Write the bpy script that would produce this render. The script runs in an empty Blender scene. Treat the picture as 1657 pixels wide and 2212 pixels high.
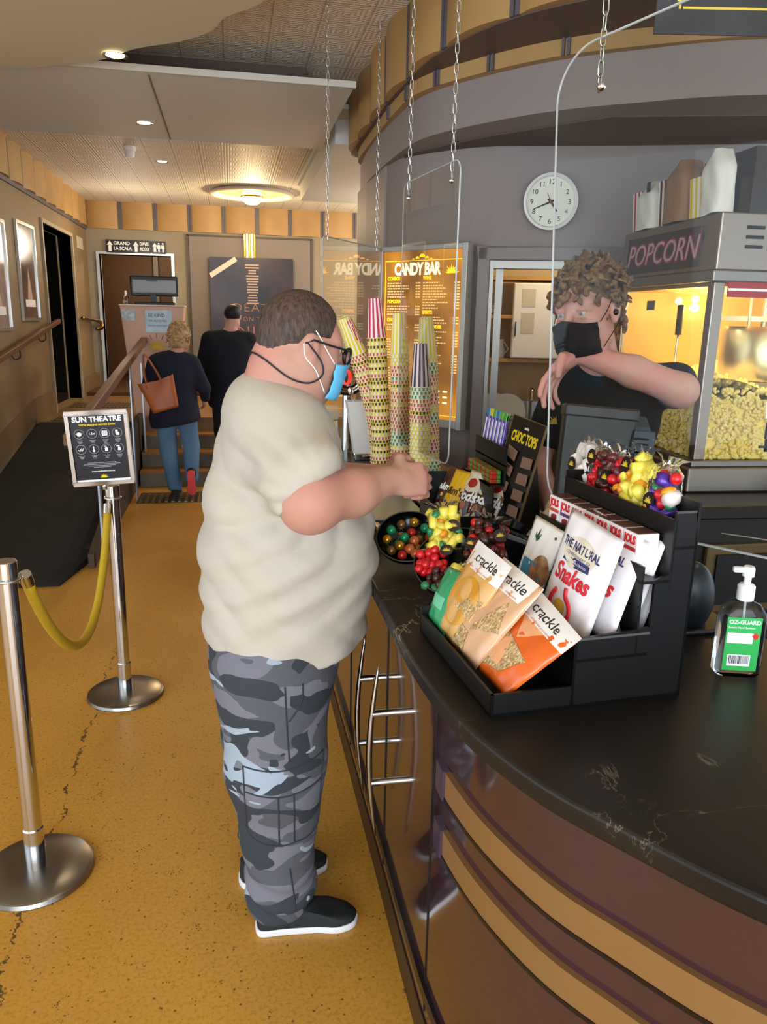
import bpy, bmesh, math, random
import numpy as np
from mathutils import Vector, Matrix, Euler, noise
random.seed(7)
S = bpy.context.scene
COL = S.collection
R = math.radians
# ------------------------------------------------------------------ camera, world, light, exposure
cam_d = bpy.data.cameras.new('camera'); cam = bpy.data.objects.new('camera', cam_d); COL.objects.link(cam); S.camera = cam
cam_d.sensor_fit = 'VERTICAL'; cam_d.sensor_height = 24.0; cam_d.lens = 24.0*1661/2212; cam_d.clip_start = 0.05
YAW, PITCH, ROLL = R(11.2), R(14.1), R(1.2)
fw = Vector((math.sin(YAW)*math.cos(PITCH), math.cos(YAW)*math.cos(PITCH), -math.sin(PITCH)))
rt = Vector((math.cos(YAW), -math.sin(YAW), 0)); up = rt.cross(fw)
rt2 = (rt*math.cos(ROLL)+up*math.sin(ROLL)); up2 = rt2.cross(fw)
cam.matrix_world = Matrix(((rt2.x, up2.x, -fw.x, 0), (rt2.y, up2.y, -fw.y, 0), (rt2.z, up2.z, -fw.z, 1.7), (0, 0, 0, 1)))
W = bpy.data.worlds.new('world'); S.world = W; W.use_nodes = True
W.node_tree.nodes['Background'].inputs[0].default_value = (0.62, 0.72, 0.85, 1)
W.node_tree.nodes['Background'].inputs[1].default_value = 2.2
S.view_settings.view_transform = 'Standard'; S.view_settings.look = 'None'; S.view_settings.gamma = 1
S.view_settings.exposure = 0.0; S.view_settings.use_curve_mapping = False
def lamp(kind, name, loc, energy, color, size=None, aim=None, **k):
    l = bpy.data.lights.new(name, kind); l.energy = energy; l.color = color
    for a, b in k.items(): setattr(l, a, b)
    if kind == 'AREA':
        l.shape = 'RECTANGLE'; l.size, l.size_y = size
    elif size: l.shadow_soft_size = size
    o = bpy.data.objects.new(name, l); COL.objects.link(o); o.location = loc
    if aim is not None: o.rotation_euler = (Vector(aim)-Vector(loc)).to_track_quat('-Z', 'Y').to_euler()
    return o
# daylight from the street doors behind the photographer, and from the glazing left of the ropes
lamp('AREA', 'entrance_daylight', (-1.0, -3.9, 1.5), 330, (0.84, 0.92, 1.0), (6.0, 2.8), (0.0, 6, 1.9))
lamp('AREA', 'side_daylight', (-3.3, 1.2, 1.7), 26, (0.80, 0.90, 1.0), (2.4, 2.4), (0.6, 2.2, 0.9))
# ------------------------------------------------------------------ helpers
def lin(h):
    h = h.lstrip('#'); v = [int(h[i:i+2], 16)/255 for i in (0, 2, 4)]
    return tuple((c/12.92 if c <= .04045 else ((c+.055)/1.055)**2.4) for c in v)+(1,)
class NT:
    def __init__(s, m): s.t = m.node_tree; s.n = s.t.nodes; s.l = s.t.links
    def new(s, typ, **k):
        n = s.n.new('ShaderNode'+typ)
        for a, b in k.items():
            if a.startswith('i_'):
                key = a[2:]; key = int(key) if key.isdigit() else key.replace('_', ' ')
                n.inputs[key].default_value = b
            else: setattr(n, a, b)
        return n
    def lk(s, a, b): s.l.new(a, b)
    def math(s, op, a, b=None, c=None):
        n = s.new('Math', operation=op)
        for i, x in enumerate((a, b, c)):
            if x is None: continue
            if isinstance(x, (int, float)): n.inputs[i].default_value = x
            else: s.lk(x, n.inputs[i])
        return n.outputs[0]
    def mix(s, f, a, b):
        n = s.new('Mix', data_type='RGBA')
        for i, x in ((0, f), (6, a), (7, b)):
            if isinstance(x, (int, float)): n.inputs[i].default_value = x
            elif isinstance(x, (tuple, list)): n.inputs[i].default_value = x
            elif isinstance(x, str): n.inputs[i].default_value = lin(x)
            else: s.lk(x, n.inputs[i])
        return n.outputs[2]
    def ramp(s, f, stops, interp='LINEAR'):
        n = s.new('ValToRGB'); n.color_ramp.interpolation = interp
        e = n.color_ramp.elements
        while len(e) > len(stops): e.remove(e[-1])
        while len(e) < len(stops): e.new(0.5)
        for q, (p, c) in zip(e, stops):
            q.position = p; q.color = lin(c) if isinstance(c, str) else (c, c, c, 1)
        s.lk(f, n.inputs[0]); return n.outputs[0]
MATS = {}
def mat(name, col='#808080', rough=0.6, metal=0.0, spec=0.5, trans=0.0, ior=1.45, emit=None, es=0.0, bump=None, coat=0.0, sss=0.0, vary=None, alpha=1.0):
    if name in MATS: return MATS[name]
    m = bpy.data.materials.new(name); m.use_nodes = True; MATS[name] = m
    b = m.node_tree.nodes['Principled BSDF']; t = NT(m)
    b.inputs['Base Color'].default_value = lin(col); b.inputs['Roughness'].default_value = rough
    b.inputs['Metallic'].default_value = metal; b.inputs['Specular IOR Level'].default_value = spec
    b.inputs['Transmission Weight'].default_value = trans; b.inputs['IOR'].default_value = ior
    b.inputs['Coat Weight'].default_value = coat; b.inputs['Coat Roughness'].default_value = 0.08
    b.inputs['Alpha'].default_value = alpha
    if sss: b.inputs['Subsurface Weight'].default_value = sss; b.inputs['Subsurface Radius'].default_value = (.02, .008, .004)
    if emit: b.inputs['Emission Color'].default_value = lin(emit); b.inputs['Emission Strength'].default_value = es
    co = t.new('TexCoord').outputs['Object']
    if vary:                                     # (scale, second colour)
        n = t.new('TexNoise', i_Scale=vary[0], i_Detail=4.0); t.lk(co, n.inputs['Vector'])
        t.lk(t.mix(t.ramp(n.outputs[0], [(.35, 0.0), (.7, 1.0)]), col, vary[1]), b.inputs['Base Color'])
    if bump:                                     # (scale, strength)
        n = t.new('TexNoise', i_Scale=bump[0], i_Detail=3.0); t.lk(co, n.inputs['Vector'])
        u = t.new('Bump', i_Strength=bump[1], i_Distance=0.01); t.lk(n.outputs[0], u.inputs['Height']); t.lk(u.outputs[0], b.inputs['Normal'])
    return m
def bsdf(m): return m.node_tree.nodes['Principled BSDF']
def frame(o, right, upv):
    x = Vector(right).normalized(); y = Vector(upv).normalized(); z = x.cross(y).normalized(); y = z.cross(x)
    return Matrix(((x.x, y.x, z.x, o[0]), (x.y, y.y, z.y, o[1]), (x.z, y.z, z.z, o[2]), (0, 0, 0, 1)))
def T(x, y, z): return Matrix.Translation((x, y, z))
def RX(a): return Matrix.Rotation(R(a), 4, 'X')
def RY(a): return Matrix.Rotation(R(a), 4, 'Y')
def RZ(a): return Matrix.Rotation(R(a), 4, 'Z')
class MB:
    def __init__(s, M=None): s.v = []; s.f = []; s.m = []; s.mi = 0; s.M = M
    def add(s, vs, fs, M=None):
        o = len(s.v)
        if s.M is not None: M = s.M @ M if M is not None else s.M
        s.v += [tuple(M @ Vector(p)) for p in vs] if M is not None else [tuple(p) for p in vs]
        s.f += [tuple(i+o for i in q) for q in fs]; s.m += [s.mi]*len(fs); return s
    def box(s, a, b, M=None):
        x0, y0, z0 = a; x1, y1, z1 = b
        return s.add([(x0, y0, z0), (x1, y0, z0), (x1, y1, z0), (x0, y1, z0), (x0, y0, z1), (x1, y0, z1), (x1, y1, z1), (x0, y1, z1)],
                     [(0, 3, 2, 1), (4, 5, 6, 7), (0, 1, 5, 4), (1, 2, 6, 5), (2, 3, 7, 6), (3, 0, 4, 7)], M)
    def cyl(s, p0, p1, r0, r1=None, n=16, M=None):
        r1 = r0 if r1 is None else r1; p0 = Vector(p0); p1 = Vector(p1); q = (p1-p0).to_track_quat('Z', 'Y')
        vs = []
        for p, r in ((p0, r0), (p1, r1)):
            vs += [p+q @ Vector((r*math.cos(2*math.pi*i/n), r*math.sin(2*math.pi*i/n), 0)) for i in range(n)]
        fs = [(i, (i+1) % n, n+(i+1) % n, n+i) for i in range(n)]+[tuple(range(n))[::-1], tuple(range(n, 2*n))]
        return s.add(vs, fs, M)
    def tube(s, pts, r, n=8, closed=False, M=None, flat=1.0):
        pts = [Vector(p) for p in pts]; L = len(pts); vs = []; fs = []
        rr = r if isinstance(r, (list, tuple)) else [r]*L
        prev = None
        for i, p in enumerate(pts):
            if closed: d = pts[(i+1) % L]-pts[i-1]
            else: d = pts[min(i+1, L-1)]-pts[max(i-1, 0)]
            d.normalize()
            if prev is None:
                a = Vector((0, 0, 1)) if abs(d.z) < .9 else Vector((1, 0, 0)); nx = d.cross(a).normalized()
            else: nx = (prev-d*prev.dot(d)).normalized()
            prev = nx; ny = d.cross(nx)
            vs += [p+(nx*math.cos(2*math.pi*k/n)+ny*math.sin(2*math.pi*k/n)*flat)*rr[i] for k in range(n)]
        for i in range(L if closed else L-1):
            a = i*n; b = ((i+1) % L)*n
            fs += [(a+k, a+(k+1) % n, b+(k+1) % n, b+k) for k in range(n)]
        if not closed: fs += [tuple(range(n))[::-1], tuple(range((L-1)*n, L*n))]
        return s.add(vs, fs, M)
    def lathe(s, prof, n=32, M=None, caps=True):
        vs = []; fs = []
        for r, z in prof: vs += [(r*math.cos(2*math.pi*i/n), r*math.sin(2*math.pi*i/n), z) for i in range(n)]
        for k in range(len(prof)-1): fs += [(k*n+i, k*n+(i+1) % n, (k+1)*n+(i+1) % n, (k+1)*n+i) for i in range(n)]
        if caps: fs += [tuple(range(n))[::-1], tuple(range((len(prof)-1)*n, len(prof)*n))]
        return s.add(vs, fs, M)
    def prism(s, poly, z0, z1, M=None):
        n = len(poly)
        return s.add([(x, y, z0) for x, y in poly]+[(x, y, z1) for x, y in poly],
                     [tuple(range(n))[::-1], tuple(range(n, 2*n))]+[(i, (i+1) % n, n+(i+1) % n, n+i) for i in range(n)], M)
    def ball(s, c, r, n=14, m=9, M=None):
        if not isinstance(r, (tuple, list)): r = (r, r, r)
        vs = []; fs = []
        for j in range(m+1):
            a = math.pi*j/m
            for i in range(n):
                b = 2*math.pi*i/n; vs.append((c[0]+r[0]*math.sin(a)*math.cos(b), c[1]+r[1]*math.sin(a)*math.sin(b), c[2]+r[2]*math.cos(a)))
        for j in range(m): fs += [(j*n+i, (j+1)*n+i, (j+1)*n+(i+1) % n, j*n+(i+1) % n) for i in range(n)]
        return s.add(vs, fs, M)
    def grid(s, fn, nu, nv, cu=False, M=None):
        vs = [fn(i/nu, j/nv) for j in range(nv+1) for i in range(nu if cu else nu+1)]; w = nu if cu else nu+1
        fs = [(j*w+i, j*w+(i+1) % w, (j+1)*w+(i+1) % w, (j+1)*w+i) for j in range(nv) for i in range(nu)]
        return s.add(vs, fs, M)
    def wall(s, path, z0, z1, th):                # upright sheet following a plan path, thickness to the right of travel
        pts = [Vector((p[0], p[1], 0)) for p in path]; out = []
        for i, p in enumerate(pts):
            d = (pts[min(i+1, len(pts)-1)]-pts[max(i-1, 0)]).normalized(); out.append(p+Vector((d.y, -d.x, 0))*th)
        n = len(pts); vs = [(p.x, p.y, z) for z in (z0, z1) for p in pts]+[(p.x, p.y, z) for z in (z0, z1) for p in out]
        fs = []
        for i in range(n-1):
            fs += [(i, n+i, n+i+1, i+1), (2*n+i, 2*n+i+1, 3*n+i+1, 3*n+i), (i, i+1, 2*n+i+1, 2*n+i), (n+i, 3*n+i, 3*n+i+1, n+i+1)]
        fs += [(0, 2*n, 3*n, n), (n-1, 2*n-1, 4*n-1, 3*n-1)]
        return s.add(vs, fs)
    def build(s, name, m, parent=None, smooth=False, bevel=0, sub=0, loc=None, seg=2, **tags):
        me = bpy.data.meshes.new(name); me.from_pydata(s.v, [], s.f)
        for x in (m if isinstance(m, (list, tuple)) else [m]): me.materials.append(x)
        me.polygons.foreach_set('material_index', s.m)
        bm = bmesh.new(); bm.from_mesh(me); bmesh.ops.remove_doubles(bm, verts=bm.verts, dist=1e-6); bmesh.ops.recalc_face_normals(bm, faces=bm.faces)
        if bevel: bmesh.ops.bevel(bm, geom=[e for e in bm.edges if len(e.link_faces) == 2 and e.calc_face_angle(0) > .6], offset=bevel, segments=seg, affect='EDGES', profile=.5)
        bm.to_mesh(me); bm.free()
        if smooth: me.shade_smooth() if smooth is True else me.set_sharp_from_angle(angle=R(smooth))
        o = bpy.data.objects.new(name, me); COL.objects.link(o)
        if smooth and smooth is not True:
            me.shade_smooth(); me.set_sharp_from_angle(angle=R(smooth))
        if sub: q = o.modifiers.new('sub', 'SUBSURF'); q.levels = q.render_levels = sub
        if parent is not None: o.parent = parent
        if loc: o.location = loc
        for k, v in tags.items(): o[k] = v
        return o
def thing(name, label, cat, loc=(0, 0, 0), rz=0, group=None, M=None):
    o = bpy.data.objects.new(name, None); COL.objects.link(o); o.empty_display_size = .05
    if M is not None: o.matrix_world = M
    else: o.location = loc; o.rotation_euler = (0, 0, R(rz))
    o['label'] = label; o['category'] = cat
    if group: o['group'] = group
    return o
def tag(o, label, cat, group=None):
    o['label'] = label; o['category'] = cat
    if group: o['group'] = group
    return o
def struct(o): o['kind'] = 'structure'; return o
def dup(root, M=None, label=None, group=None):
    r = root.copy(); COL.objects.link(r)
    if M is not None: r.matrix_world = M
    if label: r['label'] = label
    if group: r['group'] = group
    for ch in [c for c in bpy.data.objects if c.parent == root]:
        c = ch.copy(); COL.objects.link(c); c.parent = r
        for g in [q for q in bpy.data.objects if q.parent == ch]:
            d = g.copy(); COL.objects.link(d); d.parent = c
    return r
def text(body, size, M, m, parent=None, name='lettering', bold=0, ex=.0006, align='CENTER', sx=1.0, shear=0, sp=1.0, res=3):
    c = bpy.data.curves.new('t', 'FONT'); c.body = body; c.size = size; c.extrude = ex; c.offset = bold; c.align_x = align; c.align_y = 'CENTER'
    c.shear = shear; c.space_character = sp; c.resolution_u = res
    o = bpy.data.objects.new('t', c); COL.objects.link(o)
    me = bpy.data.meshes.new_from_object(o.evaluated_get(bpy.context.evaluated_depsgraph_get())); bpy.data.objects.remove(o); bpy.data.curves.remove(c)
    me.transform(M @ Matrix.Diagonal((sx, 1, 1, 1))); me.materials.clear(); me.materials.append(m); me.name = name
    q = bpy.data.objects.new(name, me); COL.objects.link(q)
    if parent is not None: q.parent = parent
    return q
def arc(cx, cy, r, a0, a1, n): return [(cx+r*math.cos(R(a0+(a1-a0)*i/n)), cy+r*math.sin(R(a0+(a1-a0)*i/n))) for i in range(n+1)]
def sunburst(M, r, m, parent, name='sun_emblem', rays=9):
    b = MB(); b.prism([(0, 0)]+arc(0, 0, r*.55, 0, 180, 12), 0, .0008, M)
    for i in range(rays):
        a = R(180*(i+.5)/rays if rays > 1 else 90); u = Vector((math.cos(a), math.sin(a))); w = Vector((-u.y, u.x))*r*.09; p = u*r*.5; q = u*r*(1.0 if i % 2 == 0 else .82)
        b.prism([tuple(p-w), tuple(q), tuple(p+w)][::1], 0, .0008, M)
    return b.build(name, m, parent)
def catmull(P, n=8):
    P = [Vector(p) for p in P]; out = []
    for i in range(len(P)-1):
        a = P[max(i-1, 0)]; b = P[i]; c = P[i+1]; d = P[min(i+2, len(P)-1)]
        for k in range(n):
            t = k/n; out.append(.5*((2*b)+(-a+c)*t+(2*a-5*b+4*c-d)*t*t+(-a+3*b-3*c+d)*t**3))
    return out+[P[-1]]
# ------------------------------------------------------------------ shared materials
chrome = mat('chrome', '#d9dce0', .08, 1.0)
steel = mat('brushed_steel', '#b9b8b4', .3, 1.0, bump=(60, .03))
steel_dull = mat('dull_steel', '#8e8a84', .42, 1.0)
black = mat('black_plastic', '#0d0d0e', .45)
blackm = mat('black_matt', '#0a0a0b', .75)
white = mat('white_paint', '#e8e6e0', .5)
yellowm = mat('yellow_print', '#f2d21c', .5)
whitep = mat('white_print', '#f4f4f2', .5)
def m_floor():
    m = mat('terrazzo', '#b98022', .34); t = NT(m); b = bsdf(m); co = t.new('TexCoord').outputs['Object']
    n1 = t.new('TexNoise', i_Scale=1.1, i_Detail=5.0); n2 = t.new('TexNoise', i_Scale=85.0, i_Detail=3.0, i_Roughness=.65); v = t.new('TexVoronoi', i_Scale=55.0)
    v2 = t.new('TexVoronoi', i_Scale=130.0)
    for n in (n1, n2, v, v2): t.lk(co, n.inputs['Vector'])
    base = t.mix(t.ramp(n1.outputs[0], [(.3, 0.0), (.7, 1.0)]), '#b88430', '#c8953a')
    base = t.mix(t.math('MULTIPLY', t.ramp(n2.outputs[0], [(.36, 1.0), (.50, 0.0)]), .55), base, '#9c6c20')
    base = t.mix(t.math('MULTIPLY', t.ramp(n2.outputs[0], [(.60, 0.0), (.70, 1.0)]), .3), base, '#d8ac5c')
    dk = t.math('MULTIPLY', t.math('LESS_THAN', v.outputs['Distance'], .16), t.math('GREATER_THAN', t.new('SeparateColor').outputs[0], 2))
    sc = t.new('SeparateColor'); t.lk(v.outputs['Color'], sc.inputs[0])
    dk = t.math('MULTIPLY', t.math('LESS_THAN', v.outputs['Distance'], .2), t.math('GREATER_THAN', sc.outputs[0], .80))
    base = t.mix(t.math('MULTIPLY', dk, .75), base, '#5a3a14')
    # pits clustered along the crack
    sp = t.new('SeparateXYZ'); t.lk(co, sp.inputs[0])
    nc = t.new('TexNoise', i_Scale=7.0, i_Detail=6.0, i_Roughness=.7); t.lk(co, nc.inputs['Vector'])
    line = t.math('ADD', t.math('MULTIPLY', t.math('SUBTRACT', nc.outputs[0], .5), .16), -.635)
    dist = t.math('ABSOLUTE', t.math('SUBTRACT', sp.outputs[0], line))
    n3 = t.new('TexNoise', i_Scale=16.0, i_Detail=2.0); t.lk(co, n3.inputs['Vector'])
    wid = t.math('MULTIPLY', t.ramp(n3.outputs[0], [(.42, 0.0), (.62, 1.0)]), .0055)
    crack = t.math('MULTIPLY', t.math('LESS_THAN', dist, wid), t.math('LESS_THAN', sp.outputs[1], 4.2))
    base = t.mix(t.math('MULTIPLY', crack, .85), base, '#3a2c18')
    pits = t.math('MULTIPLY', t.math('LESS_THAN', v2.outputs['Distance'], .32), t.ramp(n3.outputs[0], [(.62, 0.0), (.66, 1.0)]))
    pits = t.math('MULTIPLY', pits, t.math('LESS_THAN', t.math('ABSOLUTE', t.math('ADD', sp.outputs[0], .28)), .36))
    base = t.mix(t.math('MULTIPLY', pits, .7), base, '#40301c')
    t.lk(base, b.inputs['Base Color'])
    t.lk(t.math('ADD', t.math('MULTIPLY', n1.outputs[0], .18), .27), b.inputs['Roughness'])
    return m
def m_tiles(name, c1, c2, size, strength=.5):
    m = mat(name, c1, .55); t = NT(m); b = bsdf(m); co = t.new('TexCoord').outputs['Object']
    sp = t.new('SeparateXYZ'); t.lk(co, sp.inputs[0])
    def tri(o, s): return t.math('ABSOLUTE', t.math('SUBTRACT', t.math('FRACT', t.math('DIVIDE', o, s)), .5))
    gx, gy = tri(sp.outputs[0], size), tri(sp.outputs[1], size)
    g = t.math('MAXIMUM', gx, gy)
    line = t.math('GREATER_THAN', g, .485)
    ring = t.math('SINE', t.math('MULTIPLY', g, 60)); fx = t.math('SINE', t.math('MULTIPLY', t.math('ADD', gx, gy), 50))
    h = t.math('ADD', t.math('MULTIPLY', ring, .5), t.math('MULTIPLY', fx, .4)); h = t.math('SUBTRACT', h, t.math('MULTIPLY', line, 2))
    u = t.new('Bump', i_Strength=strength, i_Distance=.006); t.lk(h, u.inputs['Height']); t.lk(u.outputs[0], b.inputs['Normal'])
    t.lk(t.mix(line, c1, c2), b.inputs['Base Color']); return m
floor_m = m_floor(); tile_m = m_tiles('pressed_metal_ceiling', '#dcd4c6', '#b0a89a', .25)
mauve = mat('mauve_wall_paint', '#8a7f7a', .55, bump=(8, .02)); mauve_dk = mat('brown_soffit_paint', '#5d4c42', .6)
gold = mat('gold_frieze_paint', '#b08c58', .5, vary=(2.0, '#a07c48')); greyj = mat('grey_joint_paint', '#59545a', .5)
tan = mat('tan_wall_paint', '#8a7351', .6, vary=(1.2, '#7c6647')); olive = mat('beige_wall_paint', '#9a917c', .6, vary=(1.0, '#8b8069'))
cream = mat('cream_ceiling_paint', '#c6bb9e', .6)
panel_grey = mat('grey_panel_paint', '#7d746c', .55)
# ------------------------------------------------------------------ room shell
struct(MB().box((-5, -4, -.1), (8, 15, 0)).build('floor', floor_m))
struct(MB().box((-5, -4, 3.2), (8, 12.2, 3.3)).build('ceiling', tile_m))
LZ = .61
DY0, DY1 = 9.17, 10.75                           # dark doorway in the left wall
w = MB(); w.box((-2.1, 4.6, 0), (-1.95, DY0, 3.2)); w.box((-2.1, DY1, 0), (-1.95, 12.05, 3.2)); w.box((-2.1, DY0, 2.62), (-1.95, DY1, 3.2)); w.box((-2.1, DY0, 0), (-1.95, DY1, LZ))
struct(w.build('wall_left', tan))
w = MB(); w.box((-5, 4.45, 0), (-1.95, 4.6, 3.2)); struct(w.build('wall_return', tan))
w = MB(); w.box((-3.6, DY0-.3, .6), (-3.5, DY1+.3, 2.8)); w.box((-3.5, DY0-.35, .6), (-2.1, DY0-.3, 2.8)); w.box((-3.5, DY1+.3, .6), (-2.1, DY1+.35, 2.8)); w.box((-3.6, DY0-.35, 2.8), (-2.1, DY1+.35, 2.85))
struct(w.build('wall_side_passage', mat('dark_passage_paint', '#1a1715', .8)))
d = MB(); d.box((-2.12, DY0-.05, LZ), (-1.925, DY0, 2.66)); d.box((-2.12, DY1, LZ), (-1.925, DY1+.05, 2.66)); d.box((-2.12, DY0, 2.62), (-1.925, DY1, 2.66))
struct(d.build('door_1', mat('cream_door_frame', '#a5957a', .5)))
# back wall with doorway
BX0, BX1, BT = -1.79, -.81, 2.5
w = MB(); w.box((-2.1, 11.9, 0), (BX0, 12.05, 3.2)); w.box((BX1, 11.9, 0), (-.56, 12.05, 3.2)); w.box((BX0, 11.9, BT), (BX1, 12.05, 3.2)); w.box((BX0, 11.9, 0), (BX1, 12.05, .6)); w.box((-.56, 11.9, 0), (3.2, 12.05, 3.2))
struct(w.build('wall_back', olive))
w = MB(); w.box((-.56, 11.86, .6), (1.18, 11.9, 2.79)); struct(w.build('trim_1', panel_grey, bevel=.01))
w = MB(); w.box((-.585, 11.85, .6), (-.56, 11.9, 2.8)); w.box((1.18, 11.85, .6), (1.205, 11.9, 2.8)); w.box((-.585, 11.85, 2.79), (1.205, 11.9, 2.81)); struct(w.build('trim_2', mat('brown_edge', '#4e443c', .5)))
w = MB()
for a in (BX0-.04, BX1): w.box((a, 11.86, .6), (a+.04, 12.06, BT+.04))
w.box((BX0, 11.86, BT), (BX1, 12.06, BT+.04)); struct(w.build('door_2', mat('silver_door_frame', '#c3c2bd', .3, .7), bevel=.004))
w = MB(); w.box((-2.6, 14.6, 0), (.4, 14.7, 3.2)); w.box((-2.6, 12.05, 0), (-2.5, 14.7, 3.2)); w.box((.3, 12.05, 0), (.4, 14.7, 3.2)); w.box((-2.6, 12.05, 3.0), (.4, 14.7, 3.1))
struct(w.build('wall_back_passage', mat('brown_passage_paint', '#7a5a3a', .5)))
struct(MB().box((-2.6, 11.0, .5), (.4, 14.7, .66)).build('floor_passage', mat('passage_carpet', '#4e3520', .8)))
w = MB(); w.box((-1.28, 14.3, .66), (-1.2, 14.55, 3.0)); w.box((-.95, 14.3, .66), (-.85, 14.55, 3.0)); struct(w.build('trim_3', mat('grey_pilaster', '#8b8680', .4)))
lamp('POINT', 'passage_lamp', (-1.1, 13.2, 2.8), 30, (1, .72, .42), .08)
# friezes: convex gold panels between grey joints
def frieze(path, z0, z1, pitch, bulge, jw, name, extra=None):
    """path: plan polyline, panels bulge to the left of travel"""
    P = [Vector((a, b, 0)) for a, b in path]; L = [0]
    for i in range(1, len(P)): L.append(L[-1]+(P[i]-P[i-1]).length)
    def at(s):
        for i in range(1, len(P)):
            if s <= L[i] or i == len(P)-1:
                t = (s-L[i-1])/(L[i]-L[i-1]); d = (P[i]-P[i-1]).normalized(); return P[i-1].lerp(P[i], t), Vector((-d.y, d.x, 0))
    n = max(1, round(L[-1]/pitch)); st = L[-1]/n; g = MB(); j = MB()
    for k in range(n):
        a = k*st+jw/2; b = (k+1)*st-jw/2; prof = []
        for q in range(9):
            t = q/8; p, nn = at(a+(b-a)*t); prof.append(p+nn*(bulge*math.sin(math.pi*t)**.7+.01))
        for q in range(8):
            p0, p1 = prof[q], prof[q+1]; i0, n0 = at(a+(b-a)*q/8); i1, n1 = at(a+(b-a)*(q+1)/8)
            g.add([(p0.x, p0.y, z0), (p1.x, p1.y, z0), (p1.x, p1.y, z1), (p0.x, p0.y, z1), (i0.x, i0.y, z0), (i1.x, i1.y, z0)], [(0, 1, 2, 3), (0, 4, 5, 1)])
    for k in range(n+1):
        s = k*st
        for off in (-.3, .3):
            p, nn = at(min(max(s+off*jw, 0.001), L[-1]-.001)); d = Vector((nn.y, -nn.x, 0)); w_ = jw*.22
            vs = [p-d*w_, p+d*w_, p+d*w_+nn*.014, p-d*w_+nn*.014]
            j.prism([(q.x, q.y) for q in vs], z0, z1)
    struct(g.build(name, gold, smooth=35)); struct(j.build(name+'_joints', greyj))
frieze([(2.3, 11.9), (-1.95, 11.9)], 2.84, 3.2, .49, .045, .06, 'trim_4')
frieze([(-1.95, 11.9), (-1.95, 4.6)], 2.86, 3.2, .5, .045, .05, 'trim_5')
struct(MB().box((-1.95, 4.6, 2.82), (-1.93, 11.9, 2.86)).build('trim_6', greyj))
# raised landing, ramp and stairs
carpet = mat('charcoal_carpet', '#1b1815', .9, bump=(300, .4), vary=(6, '#221e1a')); woodfl = mat('tan_landing_floor', '#8f6a38', .4, vary=(3, '#7b5a30'))
w = MB(); w.box((-1.95, 8.3, .0), (-.98, 11.9, LZ)); w.box((-.98, 8.66, 0), (3.2, 11.9, LZ))
struct(w.build('floor_landing', woodfl))
w = MB(); w.add([(-1.95, 4.95, .02), (-1.12, 4.95, .02), (-1.0, 5.5, .06), (-1.0, 8.3, LZ+.004), (-1.95, 8.3, LZ+.004), (-1.95, 4.95, 0), (-1.12, 4.95, 0), (-1.0, 5.5, 0), (-1.0, 8.3, 0), (-1.95, 8.3, 0)],
                [(0, 1, 2, 3, 4), (5, 9, 8, 7, 6), (0, 5, 6, 1), (1, 6, 7, 2), (2, 7, 8, 3), (3, 8, 9, 4), (4, 9, 5, 0)])
w.box((-1.06, 5.5, .0), (-.985, 8.32, .1)); struct(w.build('floor_ramp', carpet))
w = MB(); w.add([(-1.0, 5.3, 0), (-.96, 5.3, 0), (-.96, 8.61, 0), (-1.0, 8.61, 0), (-1.0, 5.3, .1), (-.96, 5.3, .1), (-.96, 8.3, LZ+.06), (-1.0, 8.3, LZ+.06), (-.96, 8.61, LZ+.06), (-1.0, 8.61, LZ+.06)],
                [(0, 1, 5, 4), (1, 2, 8, 6, 5), (4, 5, 6, 7), (7, 6, 8, 9), (0, 4, 7, 9, 3), (2, 3, 9, 8)])
struct(w.build('trim_7', mat('brown_ramp_side', '#43362a', .6)))
riser = mat('grey_riser', '#7d7666', .6, vary=(6, '#6a6353')); tread = mat('tan_tread', '#a67433', .4, vary=(4, '#8f6128'))
w = MB()
for k in range(4):
    z = LZ/4*(k+1); y = 7.95+.25*k; w.mi = 0; w.box((-.94, y, 0), (2.6, min(y+.25, 8.72), z-.02)); w.mi = 1; w.box((-.94, y-.02, z-.02), (2.6, 8.72 if k == 3 else y+.26, z+.001))
struct(w.build('floor_stairs', [riser, tread]))
bs = mat('tan_baseboard', '#7c6342', .5)
w = MB(); w.add([(-1.95, 6.0, .30), (-1.93, 6.0, .30), (-1.93, 8.2, .66), (-1.95, 8.2, .66), (-1.95, 6.0, .55), (-1.93, 6.0, .55), (-1.93, 8.2, .86), (-1.95, 8.2, .86)], [(0, 1, 2, 3), (4, 7, 6, 5), (0, 4, 5, 1), (1, 5, 6, 2), (2, 6, 7, 3)])
w.box((-1.95, 8.2, LZ), (-1.93, DY0-.05, .86)); w.box((-1.95, DY1+.05, LZ), (-1.93, 11.88, .86)); struct(w.build('baseboard_left', bs))
w = MB(); w.box((-1.95, 11.87, LZ), (BX0-.04, 11.9, .86)); w.box((BX1+.04, 11.87, LZ), (-.585, 11.9, .86)); struct(w.build('baseboard_back', bs))
# ribbed metal tactile strips (each mat one thing)
def rib_mat(x0, x1, y0, y1, z, n, label, m1):
    t = thing('tactile_mat', label, 'mat', ((x0+x1)/2, (y0+y1)/2, z)); hx, hy = (x1-x0)/2, (y1-y0)/2
    MB().box((-hx, -hy, 0), (hx, hy, .006)).build('mat_base', mat('mat_base', '#3a3026', .7), t)
    r = MB()
    for i in range(n):
        x = -hx+(i+.5)*2*hx/n; r.box((x-hx/n*.45, -hy+.01, .006), (x+hx/n*.45, hy-.01, .013))
    r.build('ribs', m1, t, kind='stuff'); return t
brassm = mat('worn_brass_ribs', '#8f7a55', .35, .8)
rib_mat(-.90, .75, 7.2, 7.62, 0, 28, 'ribbed metal tactile mat on the floor at the foot of the stairs', brassm)
rib_mat(-1.85, -1.15, 8.4, 8.75, LZ, 16, 'ribbed tactile mat at the top edge of the carpeted ramp', brassm)
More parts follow.
